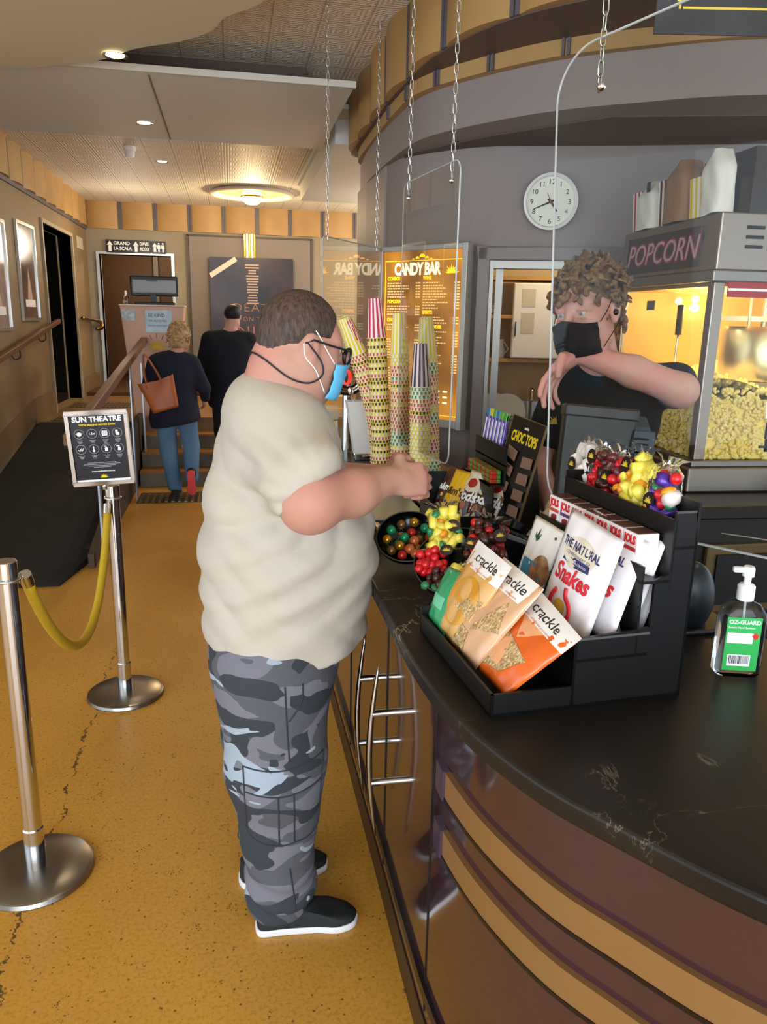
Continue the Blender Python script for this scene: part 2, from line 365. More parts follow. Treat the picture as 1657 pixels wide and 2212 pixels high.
rib_mat(-1.9, -1.2, 9.6, 10.1, LZ, 16, 'ribbed tactile mat on the landing by the dark doorway', brassm)
# ceiling: dropped slab, side box, scalloped cloud
slab_m = mat('grey_soffit_paint', '#cfd0c8', .6); whitetrim = mat('white_slab_edge', '#c9c4b8', .5)
w = MB(); w.box((-1.94, 4.90, 3.0), (.74, 6.62, 3.03)); w.mi = 1; w.box((-1.94, 4.87, 2.995), (.75, 4.90, 3.03)); w.mi = 2; w.box((-.42, 4.95, 2.998), (-.41, 6.6, 3.0))
struct(w.build('ceiling_slab', [slab_m, whitetrim, mat('panel_seam', '#6e655d', .6)]))
w = MB(); w.box((-1.7, 5.3, 3.03), (.5, 6.3, 3.2)); struct(w.build('ceiling_slab_core', mauve_dk))
w = MB(); w.box((.80, 6.2, 2.96), (1.8, 9.2, 3.2)); w.box((.77, 5.9, 3.13), (1.8, 9.3, 3.16)); struct(w.build('ceiling_side_box', slab_m))
pts = [(-3.6, 4.9), (-2.4, 4.95), (-1.17, 4.85), (-.84, 4.72), (-.60, 4.57), (-.42, 4.36), (-.18, 4.18), (-.04, 4.0), (.02, 3.83), (.14, 3.68), (.2, 3.55), (.28, 3.3), (.3, 2.9), (.28, 2.2), (.1, 1.5), (-.3, .8), (-1.2, .2), (-2.4, 0), (-3.6, .3)]
pp = catmull([(a, b, 0) for a, b in pts], 6)
w = MB(); w.prism([(p.x, p.y) for p in pp], 2.95, 3.2); struct(w.build('ceiling_cloud', cream, bevel=.02, seg=3))

# ceiling fittings
hot = mat('hot_lamp', '#fff0c8', .5, emit='#ffe2a0', es=25)
def downlight(x, y, z, label, e=16):
    t = thing('downlight', label, 'downlight', (x, y, z)); MB().lathe([(.045, 0), (.062, -.004), (.062, 0), (.045, .0)], n=24, caps=False).build('trim_ring', chrome, t, smooth=40)
    MB().cyl((0, 0, -.001), (0, 0, .002), .045, n=24).build('lit_lens', hot, t)
    lamp('SPOT', 'downlight_beam', (x, y, z-.02), e, (1, .78, .5), .04, (x, y, 0), spot_size=R(110), spot_blend=.8)
downlight(-.53, 4.45, 2.945, 'recessed downlight in the curved cream ceiling cloud')
downlight(-.56, 6.11, 2.998, 'recessed downlight in the flat grey ceiling slab')
downlight(-.64, 8.7, 3.2, 'recessed downlight in the patterned ceiling beyond the smoke detector')
for i, (x, y, z, e) in enumerate(((.0, 2.0, 2.945, 9), (.1, .8, 3.2, 9), (2.75, 2.95, 2.594, 22), (2.95, 3.25, 2.594, 20), (2.0, 1.6, 3.2, 16))):  # out-of-view downlights, added to brighten the bar and the foreground
    downlight(x, y, z, ('added unseen downlight in the ceiling cloud above the man in the pale shirt', 'added unseen downlight above the photographer', 'added unseen downlight in the brown soffit over the popcorn machine', 'added unseen downlight in the brown soffit in front of the clock', 'added unseen downlight over the inside of the bar')[i], e)
t = thing('ceiling_lamp', 'round recessed ceiling lamp with a wide pale ring and glowing globe', 'ceiling lamp', (.30, 10.35, 3.2))
MB().lathe([(.46, 0), (.51, -.02), (.53, -.045), (.50, -.06), (.45, -.05), (.41, -.02), (.2, -.005)], n=48, caps=False).build('ring', mat('cream_ring', '#cfc4ae', .45), t, smooth=40)
MB().lathe([(.41, -.021), (.2, -.012), (.0, -.012)], n=40, caps=False).build('lit_reflector', mat('lamp_reflector', '#e0b070', .4, emit='#d08030', es=.55), t, smooth=40)
MB().lathe([(.0, -.16), (.07, -.15), (.12, -.11), (.135, -.06), (.12, -.02)], n=32, caps=False).build('globe', mat('lamp_globe', '#fff0c0', .4, emit='#ffd070', es=9), t, smooth=True)
MB().lathe([(.137, -.075), (.142, -.065), (.137, -.055)], n=32, caps=False).build('brass_band', mat('brass', '#a87a30', .25, 1), t)
lamp('POINT', 'ceiling_lamp_light', (.30, 10.35, 2.93), 60, (1, .75, .42), .1)
lamp('POINT', 'landing_fill', (-1.2, 10.6, 2.5), 22, (1, .85, .65), .22)  # added fill without a fitting, lifts the dark far end
t = thing('smoke_detector', 'white domed detector on the patterned ceiling beside the slab', 'detector', (-.88, 8.05, 3.2)); MB().lathe([(.055, 0), (.055, -.035), (.045, -.04)], n=24).build('detector_base', whitep, t, smooth=40); MB().lathe([(.045, -.04), (.045, -.07), (.035, -.09), (.0, -.095)], n=24, caps=False).build('sensor_dome', white, t, smooth=40)

lamp('POINT', 'lobby_fill', (2.4, 8.6, 2.6), 110, (1, .86, .68), .25)  # this and the next: warm fills added out of sight behind the bar wall
lamp('POINT', 'lobby_fill', (2.4, 10.9, 2.4), 50, (1, .86, .68), .25)
# ------------------------------------------------------------------ bulkhead over the candy bar
face = catmull([(1.75, 6.25, 0), (1.2, 6.22, 0), (.98, 6.15, 0), (.90, 5.95, 0), (.89, 5.2, 0), (.89, 4.6, 0), (.91, 4.2, 0), (.94, 3.84, 0), (1.04, 3.48, 0), (1.19, 3.2, 0), (1.48, 2.92, 0), (1.95, 2.62, 0), (2.7, 2.3, 0)], 6)
fp = [(p.x, p.y) for p in face]
frieze(fp[::-1], 2.87, 3.2, .47, .035, .045, 'trim_8')
stripe = [(p.x, p.y) for p in catmull([(1.0, 6.1, 0), (.93, 5.9, 0), (.915, 5.2, 0), (.915, 4.54, 0), (.95, 4.15, 0), (1.10, 3.84, 0), (1.36, 3.49, 0), (1.65, 3.26, 0), (2.15, 2.98, 0), (3.0, 2.75, 0)], 8)]
def solid(path, back, z0, z1, m, name):
    poly = path+back; w = MB(); w.prism(poly, z0, z1); return struct(w.build(name, m))
backp = [(3.6, 2.3), (3.6, 6.3), (1.9, 6.2)]
solid([(a, b) for a, b in fp[3:]], backp, 2.865, 3.19, mauve_dk, 'ceiling_bulkhead_upper')
solid(stripe, [(3.6, 2.75), (3.6, 6.2), (1.9, 6.1)], 2.80, 2.866, gold, 'trim_9')
w = MB()
for i in (22, 29, 36, 43, 50):
    p = Vector((*stripe[i], 0)); d = (Vector((*stripe[i+1], 0))-p).normalized(); n = Vector((-d.y, d.x, 0))*-1 if d.x > 0 else Vector((d.y, -d.x, 0))
    for off in (-.018, .006):
        q = p+d*off; w.prism([(q.x, q.y), (q.x+d.x*.012, q.y+d.y*.012), (q.x+d.x*.012+n.x*.012, q.y+d.y*.012+n.y*.012), (q.x+n.x*.012, q.y+n.y*.012)], 2.798, 2.868)
struct(w.build('trim_9_joints', greyj))
drum = [(p.x, p.y) for p in catmull([(.98, 6.1, 0), (.94, 5.6, 0), (.935, 5.0, 0), (.955, 4.45, 0), (1.0, 4.15, 0), (1.14, 3.87, 0), (1.38, 3.54, 0), (1.66, 3.31, 0), (2.1, 3.05, 0), (3.0, 2.8, 0)], 8)]
solid(drum, [(3.6, 2.8), (3.6, 6.2), (1.9, 6.1)], 2.6, 2.801, mauve, 'ceiling_bulkhead_drum')
struct(MB().prism([(drum[22][0]+.03, drum[22][1]), (1.3, 4.0), (1.7, 3.5), (3.4, 2.95), (3.4, 4.5), (1.2, 5.4)], 2.594, 2.601).build('ceiling_bulkhead_soffit', mauve_dk))
# wall beside the recess, recess wall (with the door opening to the kitchen)
solid([(.96, 6.1), (.94, 5.6), (.945, 4.95)], [(1.08, 4.95), (1.25, 6.1)], 0, 2.61, mauve, 'wall_right')
rec = catmull([(.955, 4.97, 0), (1.02, 4.62, 0), (1.24, 4.33, 0), (1.40, 4.215, 0)], 6)
struct(MB().wall([(p.x, p.y) for p in rec], 0, 2.6, -.08).build('wall_recess', mauve))
DA, DB = Vector((1.40, 4.215, 0)), Vector((2.06, 4.0, 0))      # kitchen doorway ends
dd = (DB-DA).normalized(); dn = Vector((-dd.y, dd.x, 0))        # dn points away from the camera
w = MB(); w.wall([(DA.x, DA.y), (DB.x, DB.y)], 2.02, 2.6, -.08); w.wall([(DB.x, DB.y), (2.6, 3.8), (3.6, 3.35)], 0, 2.6, -.08)
struct(w.build('wall_recess_over_door', mauve))
w = MB(); Md = frame(DA, dd, (0, 0, 1)); L = (DB-DA).length
w.box((-.07, 0, -.10), (0, 2.09, .03), Md); w.box((L, 0, -.10), (L+.07, 2.09, .03), Md); w.box((-.07, 2.02, -.10), (L+.07, 2.09, .03), Md)
struct(w.build('door_3', mat('mauve_door_frame', '#776c66', .35), bevel=.006))
w = MB(); w.box((0, 0, -.09), (.02, 2.02, .02), Md); w.box((.035, 0, -.09), (.075, 2.0, -.06), Md); w.box((0, 1.98, -.09), (L, 2.02, .01), Md)
struct(w.build('trim_10', steel_dull))
# kitchen behind the doorway
kw = mat('kitchen_wall', '#cdb68a', .6)
def K(a, b): return DA+dd*a+dn*b
w = MB(); c = [K(-.5, 1.56), K(1.7, 1.56)]; w.wall([(c[0].x, c[0].y), (c[1].x, c[1].y)], 0, 2.6, -.05)
c = [K(-.16, .1), K(-.16, 1.55)]; w.wall([(q.x, q.y) for q in c], 0, 2.6, -.03); c = [K(1.6, .1), K(1.6, 1.55)]; w.wall([(q.x, q.y) for q in c], 0, 2.6, .05)
struct(w.build('wall_kitchen', kw))
lamp('POINT', 'kitchen_lamp', tuple(K(.6, .75)+Vector((0, 0, 2.35))), 20, (1, .80, .5), .12)
Mk = frame(K(0, 1.5), dd, (0, 0, 1))            # x along the wall, y up, z towards the camera
Mk = Matrix(((dd.x, 0, -dn.x, K(0, 1.5).x), (dd.y, 0, -dn.y, K(0, 1.5).y), (0, 1, 0, 0), (0, 0, 0, 1)))
wood_l = mat('pale_shelf_wood', '#b48a4c', .5)
t = thing('wall_shelf', 'open wooden wall shelf in the kitchen behind the doorway', 'shelf', M=Mk)
for z in (1.42, 1.72, 1.98): MB().box((-.1, z, .0), (1.2, z+.025, .32)).build('shelf_board', wood_l, t)
MB().box((-.12, 1.4, 0), (-.1, 2.02, .32)).build('side_panel', wood_l, t)
t = thing('wall_cupboard', 'white cupboard with paper notes on its door above the kitchen sink', 'cupboard', M=Mk)
MB().box((.18, 1.45, .02), (.62, 1.96, .33)).build('cupboard_body', white, t, bevel=.004)
dr = MB().box((.185, 1.455, .33), (.615, 1.955, .345)).build('cupboard_door', white, t, bevel=.004)
n_ = MB(); n_.box((.24, 1.80, .346), (.33, 1.92, .348)); n_.build('note', mat('grey_note', '#c9c2ae', .6), t); n_ = MB(); n_.box((.24, 1.62, .346), (.33, 1.76, .348)); n_.build('note', mat('grey_note', '#c9c2ae', .6), t)
MB().box((.20, 1.6, .346), (.208, 1.7, .36)).build('cupboard_handle', black, t)
t = thing('jug', 'white jug on the kitchen shelf beside the cupboard', 'jug', M=Mk @ T(.1, 1.445, .18) @ RX(-90)); MB().lathe([(.04, 0), (.045, .05), (.03, .1), (.034, .13)]).build('jug_body', white, t, smooth=40); MB().tube([(.04, 0, .03), (.07, 0, .06), (.035, 0, .11)], .006).build('jug_handle', white, t, smooth=True)
pl = thing('plate', 'white plates lying in a pile on the kitchen shelf', 'plate', M=Mk @ T(-.02, 1.745, .18) @ RX(-90), group='plates on the kitchen shelf')
MB().lathe([(.04, 0), (.08, .01), (.082, .013), (.04, .005)]).build('plate_body', white, pl, smooth=40)
for i in range(1, 5): dup(pl, Mk @ T(-.02, 1.745+.012*i, .18) @ RX(-90))
t = thing('sink_bench', 'steel kitchen bench with a sink below the dish rack', 'bench', M=Mk)
MB().box((-.1, .86, .0), (1.3, .9, .62)).build('bench_top', steel, t, bevel=.005); MB().box((-.08, 0, .02), (1.28, .86, .58)).build('bench_body', mat('grey_bench', '#55504a', .5), t)
MB().box((-.1, .9, 0), (1.3, 1.12, .01)).build('splashback', steel, t)
t = thing('tap', 'tall curved chrome tap over the kitchen sink', 'tap', M=Mk @ T(.35, .9, .2))
MB().tube(catmull([(0, 0, 0), (0, .22, 0), (0, .32, .03), (0, .33, .12), (0, .25, .15)], 6), .011).build('spout', chrome, t, smooth=True); MB().cyl((0, 0, 0), (0, .03, 0), .024).build('tap_base', chrome, t)
t = thing('dish_rack', 'wire dish rack full of glasses on the kitchen bench', 'rack', M=Mk @ T(.08, .9, .3))
r = MB()
for y in (.02, .12):
    for a, b in (((-.17, y, -.12), (.17, y, -.12)), ((-.17, y, .12), (.17, y, .12)), ((-.17, y, -.12), (-.17, y, .12)), ((.17, y, -.12), (.17, y, .12))): r.cyl(a, b, .003, n=6)
for i in range(12):
    x = -.17+.34*i/11
    for z in (-.12, .12): r.cyl((x, .02, z), (x, .12, z), .002, n=6)
r.build('wire_frame', mat('black_wire', '#1c1a18', .4), t)
glass = mat('clear_glass', '#f2f4f2', .02, 0, trans=1.0, ior=1.3)
gl = thing('drinking_glass', 'upturned drinking glasses drying in the kitchen dish rack', 'glass', M=Mk @ T(-.04, .935, .3) @ RX(-90), group='glasses in the dish rack')
MB().lathe([(.033, 0), (.028, .1), (.026, .1), (.031, 0)], caps=False, n=20).build('glass_body', glass, gl, smooth=40)
for i in range(1, 8): dup(gl, Mk @ T(-.04+.075*(i % 4), .935, .3+.09*(i//4)-.02) @ RX(-90))
pl = thing('dinner_plate', 'large white plates leaning upright behind the dish rack', 'plate', M=Mk @ T(-.0, 1.05, .13) @ RX(8), group='large plates behind the rack')
MB().lathe([(.06, 0), (.14, .012), (.143, .016), (.06, .006)]).build('plate_body', white, pl, smooth=40)
for i in range(1, 3): dup(pl, Mk @ T(.09*i, 1.05, .13+.02*i) @ RX(8))
t = thing('soap_bottle', 'black pump bottle standing by the kitchen tap', 'bottle', M=Mk @ T(.52, .9, .3) @ RX(-90)); MB().lathe([(.03, 0), (.03, .11), (.012, .125), (.012, .14)]).build('bottle_body', glass, t, smooth=40); MB().cyl((0, 0, .14), (0, 0, .17), .008).build('pump', black, t)
t = thing('canister', 'white canister standing on the kitchen bench behind the worker', 'canister', M=Mk @ T(.75, .9, .25) @ RX(-90)); MB().lathe([(.09, 0), (.09, .24)]).build('canister_body', white, t, smooth=40); MB().lathe([(.093, .24), (.093, .27), (.02, .28)]).build('lid', mat('orange_lid', '#c46a2a', .5), t, smooth=40)
# wall clock
ck = thing('wall_clock', 'round white wall clock on the mauve wall above the doorway', 'clock', M=frame((1.675, 4.095, 2.315), dd, (0, 0, 1)))
MB().lathe([(.132, 0), (.142, .012), (.142, .03), (.130, .036), (.124, .028), (.124, .012)], n=48).build('clock_rim', white, ck, smooth=40)
MB().cyl((0, 0, .01), (0, 0, .014), .124, n=48).build('clock_face', mat('clock_face', '#dfe0cf', .5), ck)
dark = mat('dark_print', '#222222', .5)
for i in range(12):
    a = R(90-30*(i+1)); text(str(i+1), .036, T(.098*math.cos(a), .098*math.sin(a), .0145), dark, ck, 'numeral')
def hand(ang, ln, wd, z, m, nm): wd *= 1.5; MB().prism([(-wd, -.02), (wd, -.02), (wd*.4, ln), (-wd*.4, ln)], z, z+.0015, RZ(-ang)).build(nm, m, ck)
hand(143, .06, .005, .016, dark, 'hour_hand'); hand(247, .095, .0035, .018, dark, 'minute_hand'); hand(335, .05, .0015, .02, mat('red_hand', '#b0503c', .5), 'second_hand')
# ------------------------------------------------------------------ menu light box
MU, MV = Vector((.905, 4.70, 0)), Vector((1.265, 4.23, 0)); mx = (MV-MU).normalized(); mw = (MV-MU).length
Mm = frame((MU.x, MU.y, 1.14), mx, (0, 0, 1)); mh = .94
mn = thing('menu_board', 'backlit amber candy bar menu board in a pale metal frame', 'menu board', M=Mm)
w = MB(); w.box((-.035, -.05, -.03), (mw+.03, mh+.03, .0)); w.box((mw, -.05, 0), (mw+.035, mh+.03, .035)); w.box((-.035, -.05, 0), (-.0, mh+.03, .02)); w.box((-.035, mh, 0), (mw+.03, mh+.03, .02))
w.build('board_frame', mat('pale_frame', '#b9b4aa', .35, .5), mn, bevel=.004)
m = mat('menu_backlight', '#2a1a0a', .35); t = NT(m); b = bsdf(m); co = t.new('TexCoord').outputs['Object']
n = t.new('TexNoise', i_Scale=3.2, i_Detail=1.5); t.lk(co, n.inputs['Vector'])
t.lk(t.mix(t.ramp(n.outputs[0], [(.35, 0.0), (.75, 1.0)]), '#6a4015', '#e0942c'), b.inputs['Emission Color']); b.inputs['Emission Strength'].default_value = 1.35
MB().box((0, 0, 0), (mw, mh, .006)).build('backlit_panel', m, mn)
amber = mat('lit_amber', '#ffb21e', .5, emit='#ffab12', es=2.2); lit = mat('lit_white', '#fff2cc', .5, emit='#ffe9b0', es=1.8); litd = mat('lit_cream', '#e8c890', .5, emit='#f0c478', es=.9)
MT = lambda x, y: T(x, y, .0065)
w = MB(); g = .012
for a, b_ in (((.015, .885), (mw-.015, .889)), ((.015, .02), (.019, .885)), ((mw-.019, .02), (mw-.015, .885)), ((.015, .02), (mw-.015, .024))): w.box((a[0], a[1], .0062), (b_[0], b_[1], .007))
w.build('amber_border', amber, mn)
w = MB()
for i, (x, y, r_) in enumerate(((mw*.5, .905, .02), (mw*.5-.035, .897, .014), (mw*.5+.035, .897, .014), (mw*.5-.065, .893, .008), (mw*.5+.065, .893, .008))): w.prism([(x+r_*math.cos(a), y+r_*.9*math.sin(a)) for a in [math.pi*k/8 for k in range(9)]], .0062, .007)
w.build('scroll_ornament', amber, mn)
text('CANDY BAR', .092, MT(mw*.435, .838), lit, mn, bold=.0035, sx=.70, sp=.92)
sunburst(T(mw-.085, .812, .0065), .052, amber, mn, rays=9)
random.seed(3)
def menu_block(x0, x1, y, head, rows):
    if head: text(head, .027, MT(x0, y), amber, mn, 'menu_heading', bold=.001, align='LEFT', sx=.85)
    b1 = MB(); b2 = MB()
    for i in range(rows):
        yy = y-.026-.0155*i; x = x0; L_ = (x1-x0-.07)*random.uniform(.45, .95)
        while x < x0+L_:
            wl = random.uniform(.008, .022); b1.box((x, yy-.0035, .0062), (min(x+wl, x0+L_), yy+.0035, .0068)); x += wl+.005
        b2.box((x1-.042, yy-.004, .0062), (x1-.03, yy+.004, .0068)); b2.box((x1-.027, yy-.004, .0062), (x1-.008, yy+.004, .0068))
    b1.build('menu_lines', litd, mn, kind='stuff'); b2.build('price_column', litd, mn, kind='stuff')
menu_block(.035, mw*.5, .79, 'COMBOS', 6); menu_block(.035, mw*.5, .66, 'POPCORN', 4); menu_block(.035, mw*.5, .555, 'CHOC TOPS', 3); menu_block(.035, mw*.5, .47, '', 8); menu_block(.035, mw*.5, .30, '', 9)
menu_block(mw*.52, mw-.02, .79, 'WINE', 10); menu_block(mw*.52, mw-.02, .60, 'SPIRITS', 3); menu_block(mw*.52, mw-.02, .52, 'BEER & CIDER', 6); menu_block(mw*.52, mw-.02, .39, '', 7)
w = MB()
for r_ in range(3):
    for k in range(3): w.box((mw*.62+.055*k, .155-.032*r_, .0062), (mw*.62+.055*k+.032, .165-.032*r_, .0068))
w.build('price_table', lit, mn, kind='stuff')
# ------------------------------------------------------------------ counter
CZ = 1.02
outer = [(p.x, p.y) for p in catmull([(.35, 4.9, 0), (.35, 4.2, 0), (.35, 3.0, 0), (.35, 2.0, 0), (.348, 1.6, 0), (.352, 1.37, 0), (.378, 1.165, 0), (.438, .98, 0), (.515, .85, 0), (.62, .70, 0), (.78, .54, 0), (1.0, .38, 0), (1.3, .24, 0), (1.7, .14, 0)], 6)]
inner = [(1.7, .85), (1.45, .98), (1.28, 1.16), (1.17, 1.4), (1.13, 1.7), (1.12, 2.6), (1.12, 2.72), (.62, 2.72), (.62, 2.95), (1.0, 2.95), (1.0, 4.3), (.92, 4.62), (.92, 4.9)]
m = mat('black_marble_top', '#16120d', .34, spec=.45); t = NT(m); b = bsdf(m); co = t.new('TexCoord').outputs['Object']
n = t.new('TexNoise', i_Scale=2.5, i_Detail=6.0, i_Distortion=.6); t.lk(co, n.inputs['Vector'])
v = t.new('TexNoise', i_Scale=3.4, i_Detail=8.0, i_Distortion=1.2, i_Roughness=.6); t.lk(co, v.inputs['Vector'])
vein = t.math('MULTIPLY', t.math('LESS_THAN', t.math('ABSOLUTE', t.math('SUBTRACT', v.outputs[0], .5)), .0045), t.ramp(n.outputs[0], [(.54, 0.0), (.64, 1.0)]))
t.lk(t.mix(t.math('MULTIPLY', vein, .8), t.mix(t.ramp(n.outputs[0], [(.35, 0.0), (.75, 1.0)]), '#0f0c0a', '#221b12'), '#8d7f6a'), b.inputs['Base Color']); t.lk(t.math('ADD', t.math('MULTIPLY', n.outputs[0], .2), .3), b.inputs['Roughness'])
top_m = m
c = thing('candy_counter', 'curved candy bar counter with black stone top and glossy maroon front', 'counter', (0, 0, 0))
MB().prism(outer+inner, CZ-.04, CZ).build('countertop', top_m, c, bevel=.008, seg=3)
def off(path, d):
    P = [Vector((*p, 0)) for p in path]; o = []
    for i, p in enumerate(P):
        t_ = (P[min(i+1, len(P)-1)]-P[max(i-1, 0)]).normalized(); o.append((p.x-t_.y*d, p.y+t_.x*d))
    return o
fr = off(outer, .055)
mar = mat('glossy_maroon_laminate', '#3a2126', .09, spec=.7, vary=(5, '#35201f'), coat=.6)
MB().wall(fr, .10, CZ-.04, -.03).build('front_panel', mar, c, smooth=30)
MB().wall(off(outer, .052), 0, .10, -.05).build('kickboard', mat('dark_kickboard', '#241a17', .35), c, smooth=30)
MB().wall(off(outer, .045), .17, .20, -.01).build('plinth_moulding', mat('black_moulding', '#1b1416', .3), c, smooth=30)
sand = mat('gold_band', '#7c5a32', .4)
k0 = next(i for i, p in enumerate(fr) if p[1] < 1.34)
for z in (.79, .655):
    bnd = fr[k0:]; MB().wall(off(bnd, -.012), z-.028, z+.028, -.012).build('gold_moulding', sand, c, smooth=30)
    MB().wall(off(bnd, -.014), z-.036, z-.028, -.016).build('moulding_lower_bead', mat('black_bead', '#17100f', .25), c, smooth=30)  # black bead along the lower edge of the gold moulding
    a = bnd[0]; MB().box((a[0]-.016, a[1]-.02, z-.036), (a[0]+.0, a[1]+.03, z+.03)).build('moulding_end_cap', mat('purple_cap', '#5b4a5e', .2, .5), c)
# pair of long curved chrome pulls with standoffs on the counter door
for y in (1.84, 2.05):
    hd = thing('door_pull', 'long curved chrome pull on the counter front, '+('nearer the gold mouldings' if y < 1.9 else 'nearer the man in camouflage trousers'), 'handle', (.405, y, .55), group=None)
    P = [(-.045-.022*math.sin(math.pi*i/16), 0, -.26+.52*i/16) for i in range(17)]
    MB().tube(P, [.002+.007*math.sin(math.pi*i/16)**.6 for i in range(17)], 10).build('pull_bar', chrome, hd, smooth=True)
    for z in (-.09, .12): MB().cyl((0, 0, z), (-.06, 0, z), .010).build('standoff', chrome, hd, smooth=40)
for y in (1.93, 2.6, 1.42): MB().box((.402, y, .12), (.408, y+.005, .97)).build('door_gap', black, c)
MB().wall([(1.04, 4.2), (1.08, 2.7), (1.09, 1.7), (1.14, 1.42), (1.25, 1.2), (1.42, 1.03), (1.68, .9)], .12, CZ-.04, -.03).build('inner_panel', mat('dark_inner_panel', '#15120f', .5), c)
MB().box((.66, 2.96, .6), (.98, 2.99, CZ-.04)).build('well_side', blackm, c)
struct(MB().box((1.1, .3, 0), (3.6, 4.1, .10)).build('floor_bar', mat('dark_bar_floor', '#1a1612', .6)))
# steel cooler ledge set into the counter by the man's belly
t = thing('cooler_ledge', 'stainless steel service ledge set into the counter below the cups', 'ledge', (0, 0, 0))
MB().box((.46, 2.52, CZ), (.66, 2.93, CZ+.012)).build('ledge_plate', steel, t, bevel=.003); MB().box((.46, 2.93, CZ), (1.08, 2.955, CZ+.05)).build('ledge_lip', steel, t, bevel=.003)
MB().box((.68, 2.68, CZ), (1.08, 2.93, CZ+.012)).build('ledge_plate', steel, t, bevel=.003)
# ------------------------------------------------------------------ back counter with the popcorn machine
t = thing('back_counter', 'dark back counter below the popcorn machine', 'counter', (0, 0, 0))
MB().prism([(1.62, 2.45), (3.4, 2.35), (3.4, 3.1), (2.1, 3.75), (1.68, 3.62)], 1.01, 1.06).build('countertop', mat('dark_back_top', '#181310', .3), t, bevel=.006)
MB().prism([(1.68, 2.52), (3.4, 2.42), (3.4, 3.1), (2.1, 3.7), (1.72, 3.58)], .10, 1.01).build('cabinet_body', mat('dark_back_cabinet', '#1d1814', .5), t)
w = MB(); w.box((1.74, 2.49, .62), (2.16, 2.52, .90)); w.build('appliance_frame', mat('dull_bronze_frame', '#6d5a3a', .4, .5), t, bevel=.01); MB().box((1.78, 2.48, .66), (2.12, 2.50, .86)).build('appliance_window', black, t)
fa, fb = Vector((1.775, 2.70, 0)), Vector((1.81, 3.50, 0)); wx = Vector((.995, -.05, 0))
steel_p = mat('machine_steel', '#978d82', .38, 1.0, bump=(60, .03))
pm = thing('popcorn_machine', 'steel popcorn machine with glass sides glowing yellow on the back counter', 'popcorn machine', (1.775, 2.70, 1.06), -3.0)
PD, PW = .80, .85
w = MB(); w.box((-.035, -.035, 0), (PW, PD+.03, .10)); w.build('machine_base', steel_p, pm, bevel=.008)
w = MB(); w.box((-.015, -.015, .10), (PW, PD, .125)); w.build('machine_deck', steel_dull, pm, bevel=.004)
w = MB(); w.box((-.005, -.005, .84), (PW, PD, 1.045)); w.build('canopy', steel_p, pm, bevel=.006)
w = MB(); w.box((-.02, -.02, .80), (PW, PD, .84)); w.build('canopy_lip', steel_dull, pm, bevel=.004)
for i, (x, y, s_) in enumerate(((0, 0, .045), (0, PD-.035, .03), (PW-.03, 0, .03), (PW-.03, PD-.03, .03))): MB().box((x, y, .125), (x+s_, y+s_, .80)).build('corner_post', steel_p, pm, bevel=.004)
popglass = mat('popcorn_glass', '#fff6d8', .03, trans=1.0, ior=1.08, spec=.3)
MB().box((.008, .04, .125), (.012, PD-.04, .80)).build('glass_side', popglass, pm); MB().box((.045, .008, .125), (PW-.03, .012, .74)).build('glass_front', popglass, pm)
yback = mat('yellow_lit_steel', '#a08450', .4, .1)
w = MB(); w.box((.03, PD-.02, .125), (PW, PD-.01, .80)); w.box((PW-.02, .03, .125), (PW-.01, PD-.02, .8)); w.box((.02, .02, .785), (PW-.02, PD-.02, .80)); w.build('inner_lining', yback, pm)
MB().box((.05, -.012, .745), (PW, -.006, .80)).build('red_stripe_panel', mat('red_stripe', '#a3201c', .4), pm); MB().box((.05, -.015, .768), (PW, -.0125, .777)).build('white_pinstripe', whitep, pm)
w = MB()
for i in range(3):
    for j in range(3): w.box((.10+j*.10, -.008, .92+.034*i), (.17+j*.10, -.004, .932+.034*i))
w.build('vent_slots', blackm, pm)
MB().box((-.012, .12, .86), (-.004, .74, 1.01)).build('sign_panel', mat('popcorn_sign', '#1f1c1c', .3, vary=(6, '#40201e')), pm)
Ms = frame((-.0125, .43, .93), (0, -1, 0), (0, 0, 1))
text('POPCORN', .125, Ms, mat('sign_red_outline', '#8e2420', .4), pm, bold=.007, sx=1.02, shear=.25); text('POPCORN', .125, Ms @ T(0, 0, .0012), mat('sign_lilac', '#b09aa4', .4), pm, bold=.0, sx=1.02, shear=.25)
random.seed(4)
def kernels(n, fn, name, m, parent, r0=.007, r1=.013):
    b_ = MB()
    for _ in range(n):
        p = fn()
        for k in range(3): q = Vector(p)+Vector((random.uniform(-1, 1), random.uniform(-1, 1), random.uniform(-1, 1)))*.007; b_.ball(q, random.uniform(r0, r1)*.75, 6, 4)
    return b_.build(name, m, parent, smooth=True, kind='stuff')
popm = mat('popped_corn', '#fff2b4', .7, sss=.0)
def pk():
    x = random.uniform(.03, PW-.04); y = random.uniform(.03, PD-.04); h = .27+.06*math.sin(x*7+1)*math.cos(y*6)+.05*(y/PD)
    return (x, y, .125+h*random.uniform(.93, 1.0))
w = MB(); w.grid(lambda u, v: (.02+u*(PW-.05), .02+v*(PD-.05), .115+.27+.06*math.sin((.03+u*(PW-.07))*7+1)*math.cos((.03+v*(PD-.07))*6)+.05*v), 14, 14)
w.build('popcorn_bed', popm, pm, smooth=True, kind='stuff')
def pf():
    return (random.choice((random.uniform(.03, PW-.04), .02)), random.choice((.02, random.uniform(.03, PD-.04))), .125+random.uniform(0, .30))
def pside():
    z = .13+random.uniform(0, .27)
    return (random.uniform(.02, PW-.04), .022, z) if random.random() < .55 else (.022, random.uniform(.04, PD-.05), z)
kernels(1300, pk, 'popcorn_heap', popm, pm); kernels(1500, pside, 'popcorn_against_glass', popm, pm)
w = MB(); w.box((.03, .03, .125), (PW-.05, PD-.05, .36)); w.build('popcorn_core', popm, pm, kind='stuff')
w = MB(); w.lathe([(.15, 0), (.16, .02), (.16, .2), (.15, .22)], n=36, M=T(.42, .30, .42)); w.build('kettle', steel, pm, smooth=40)
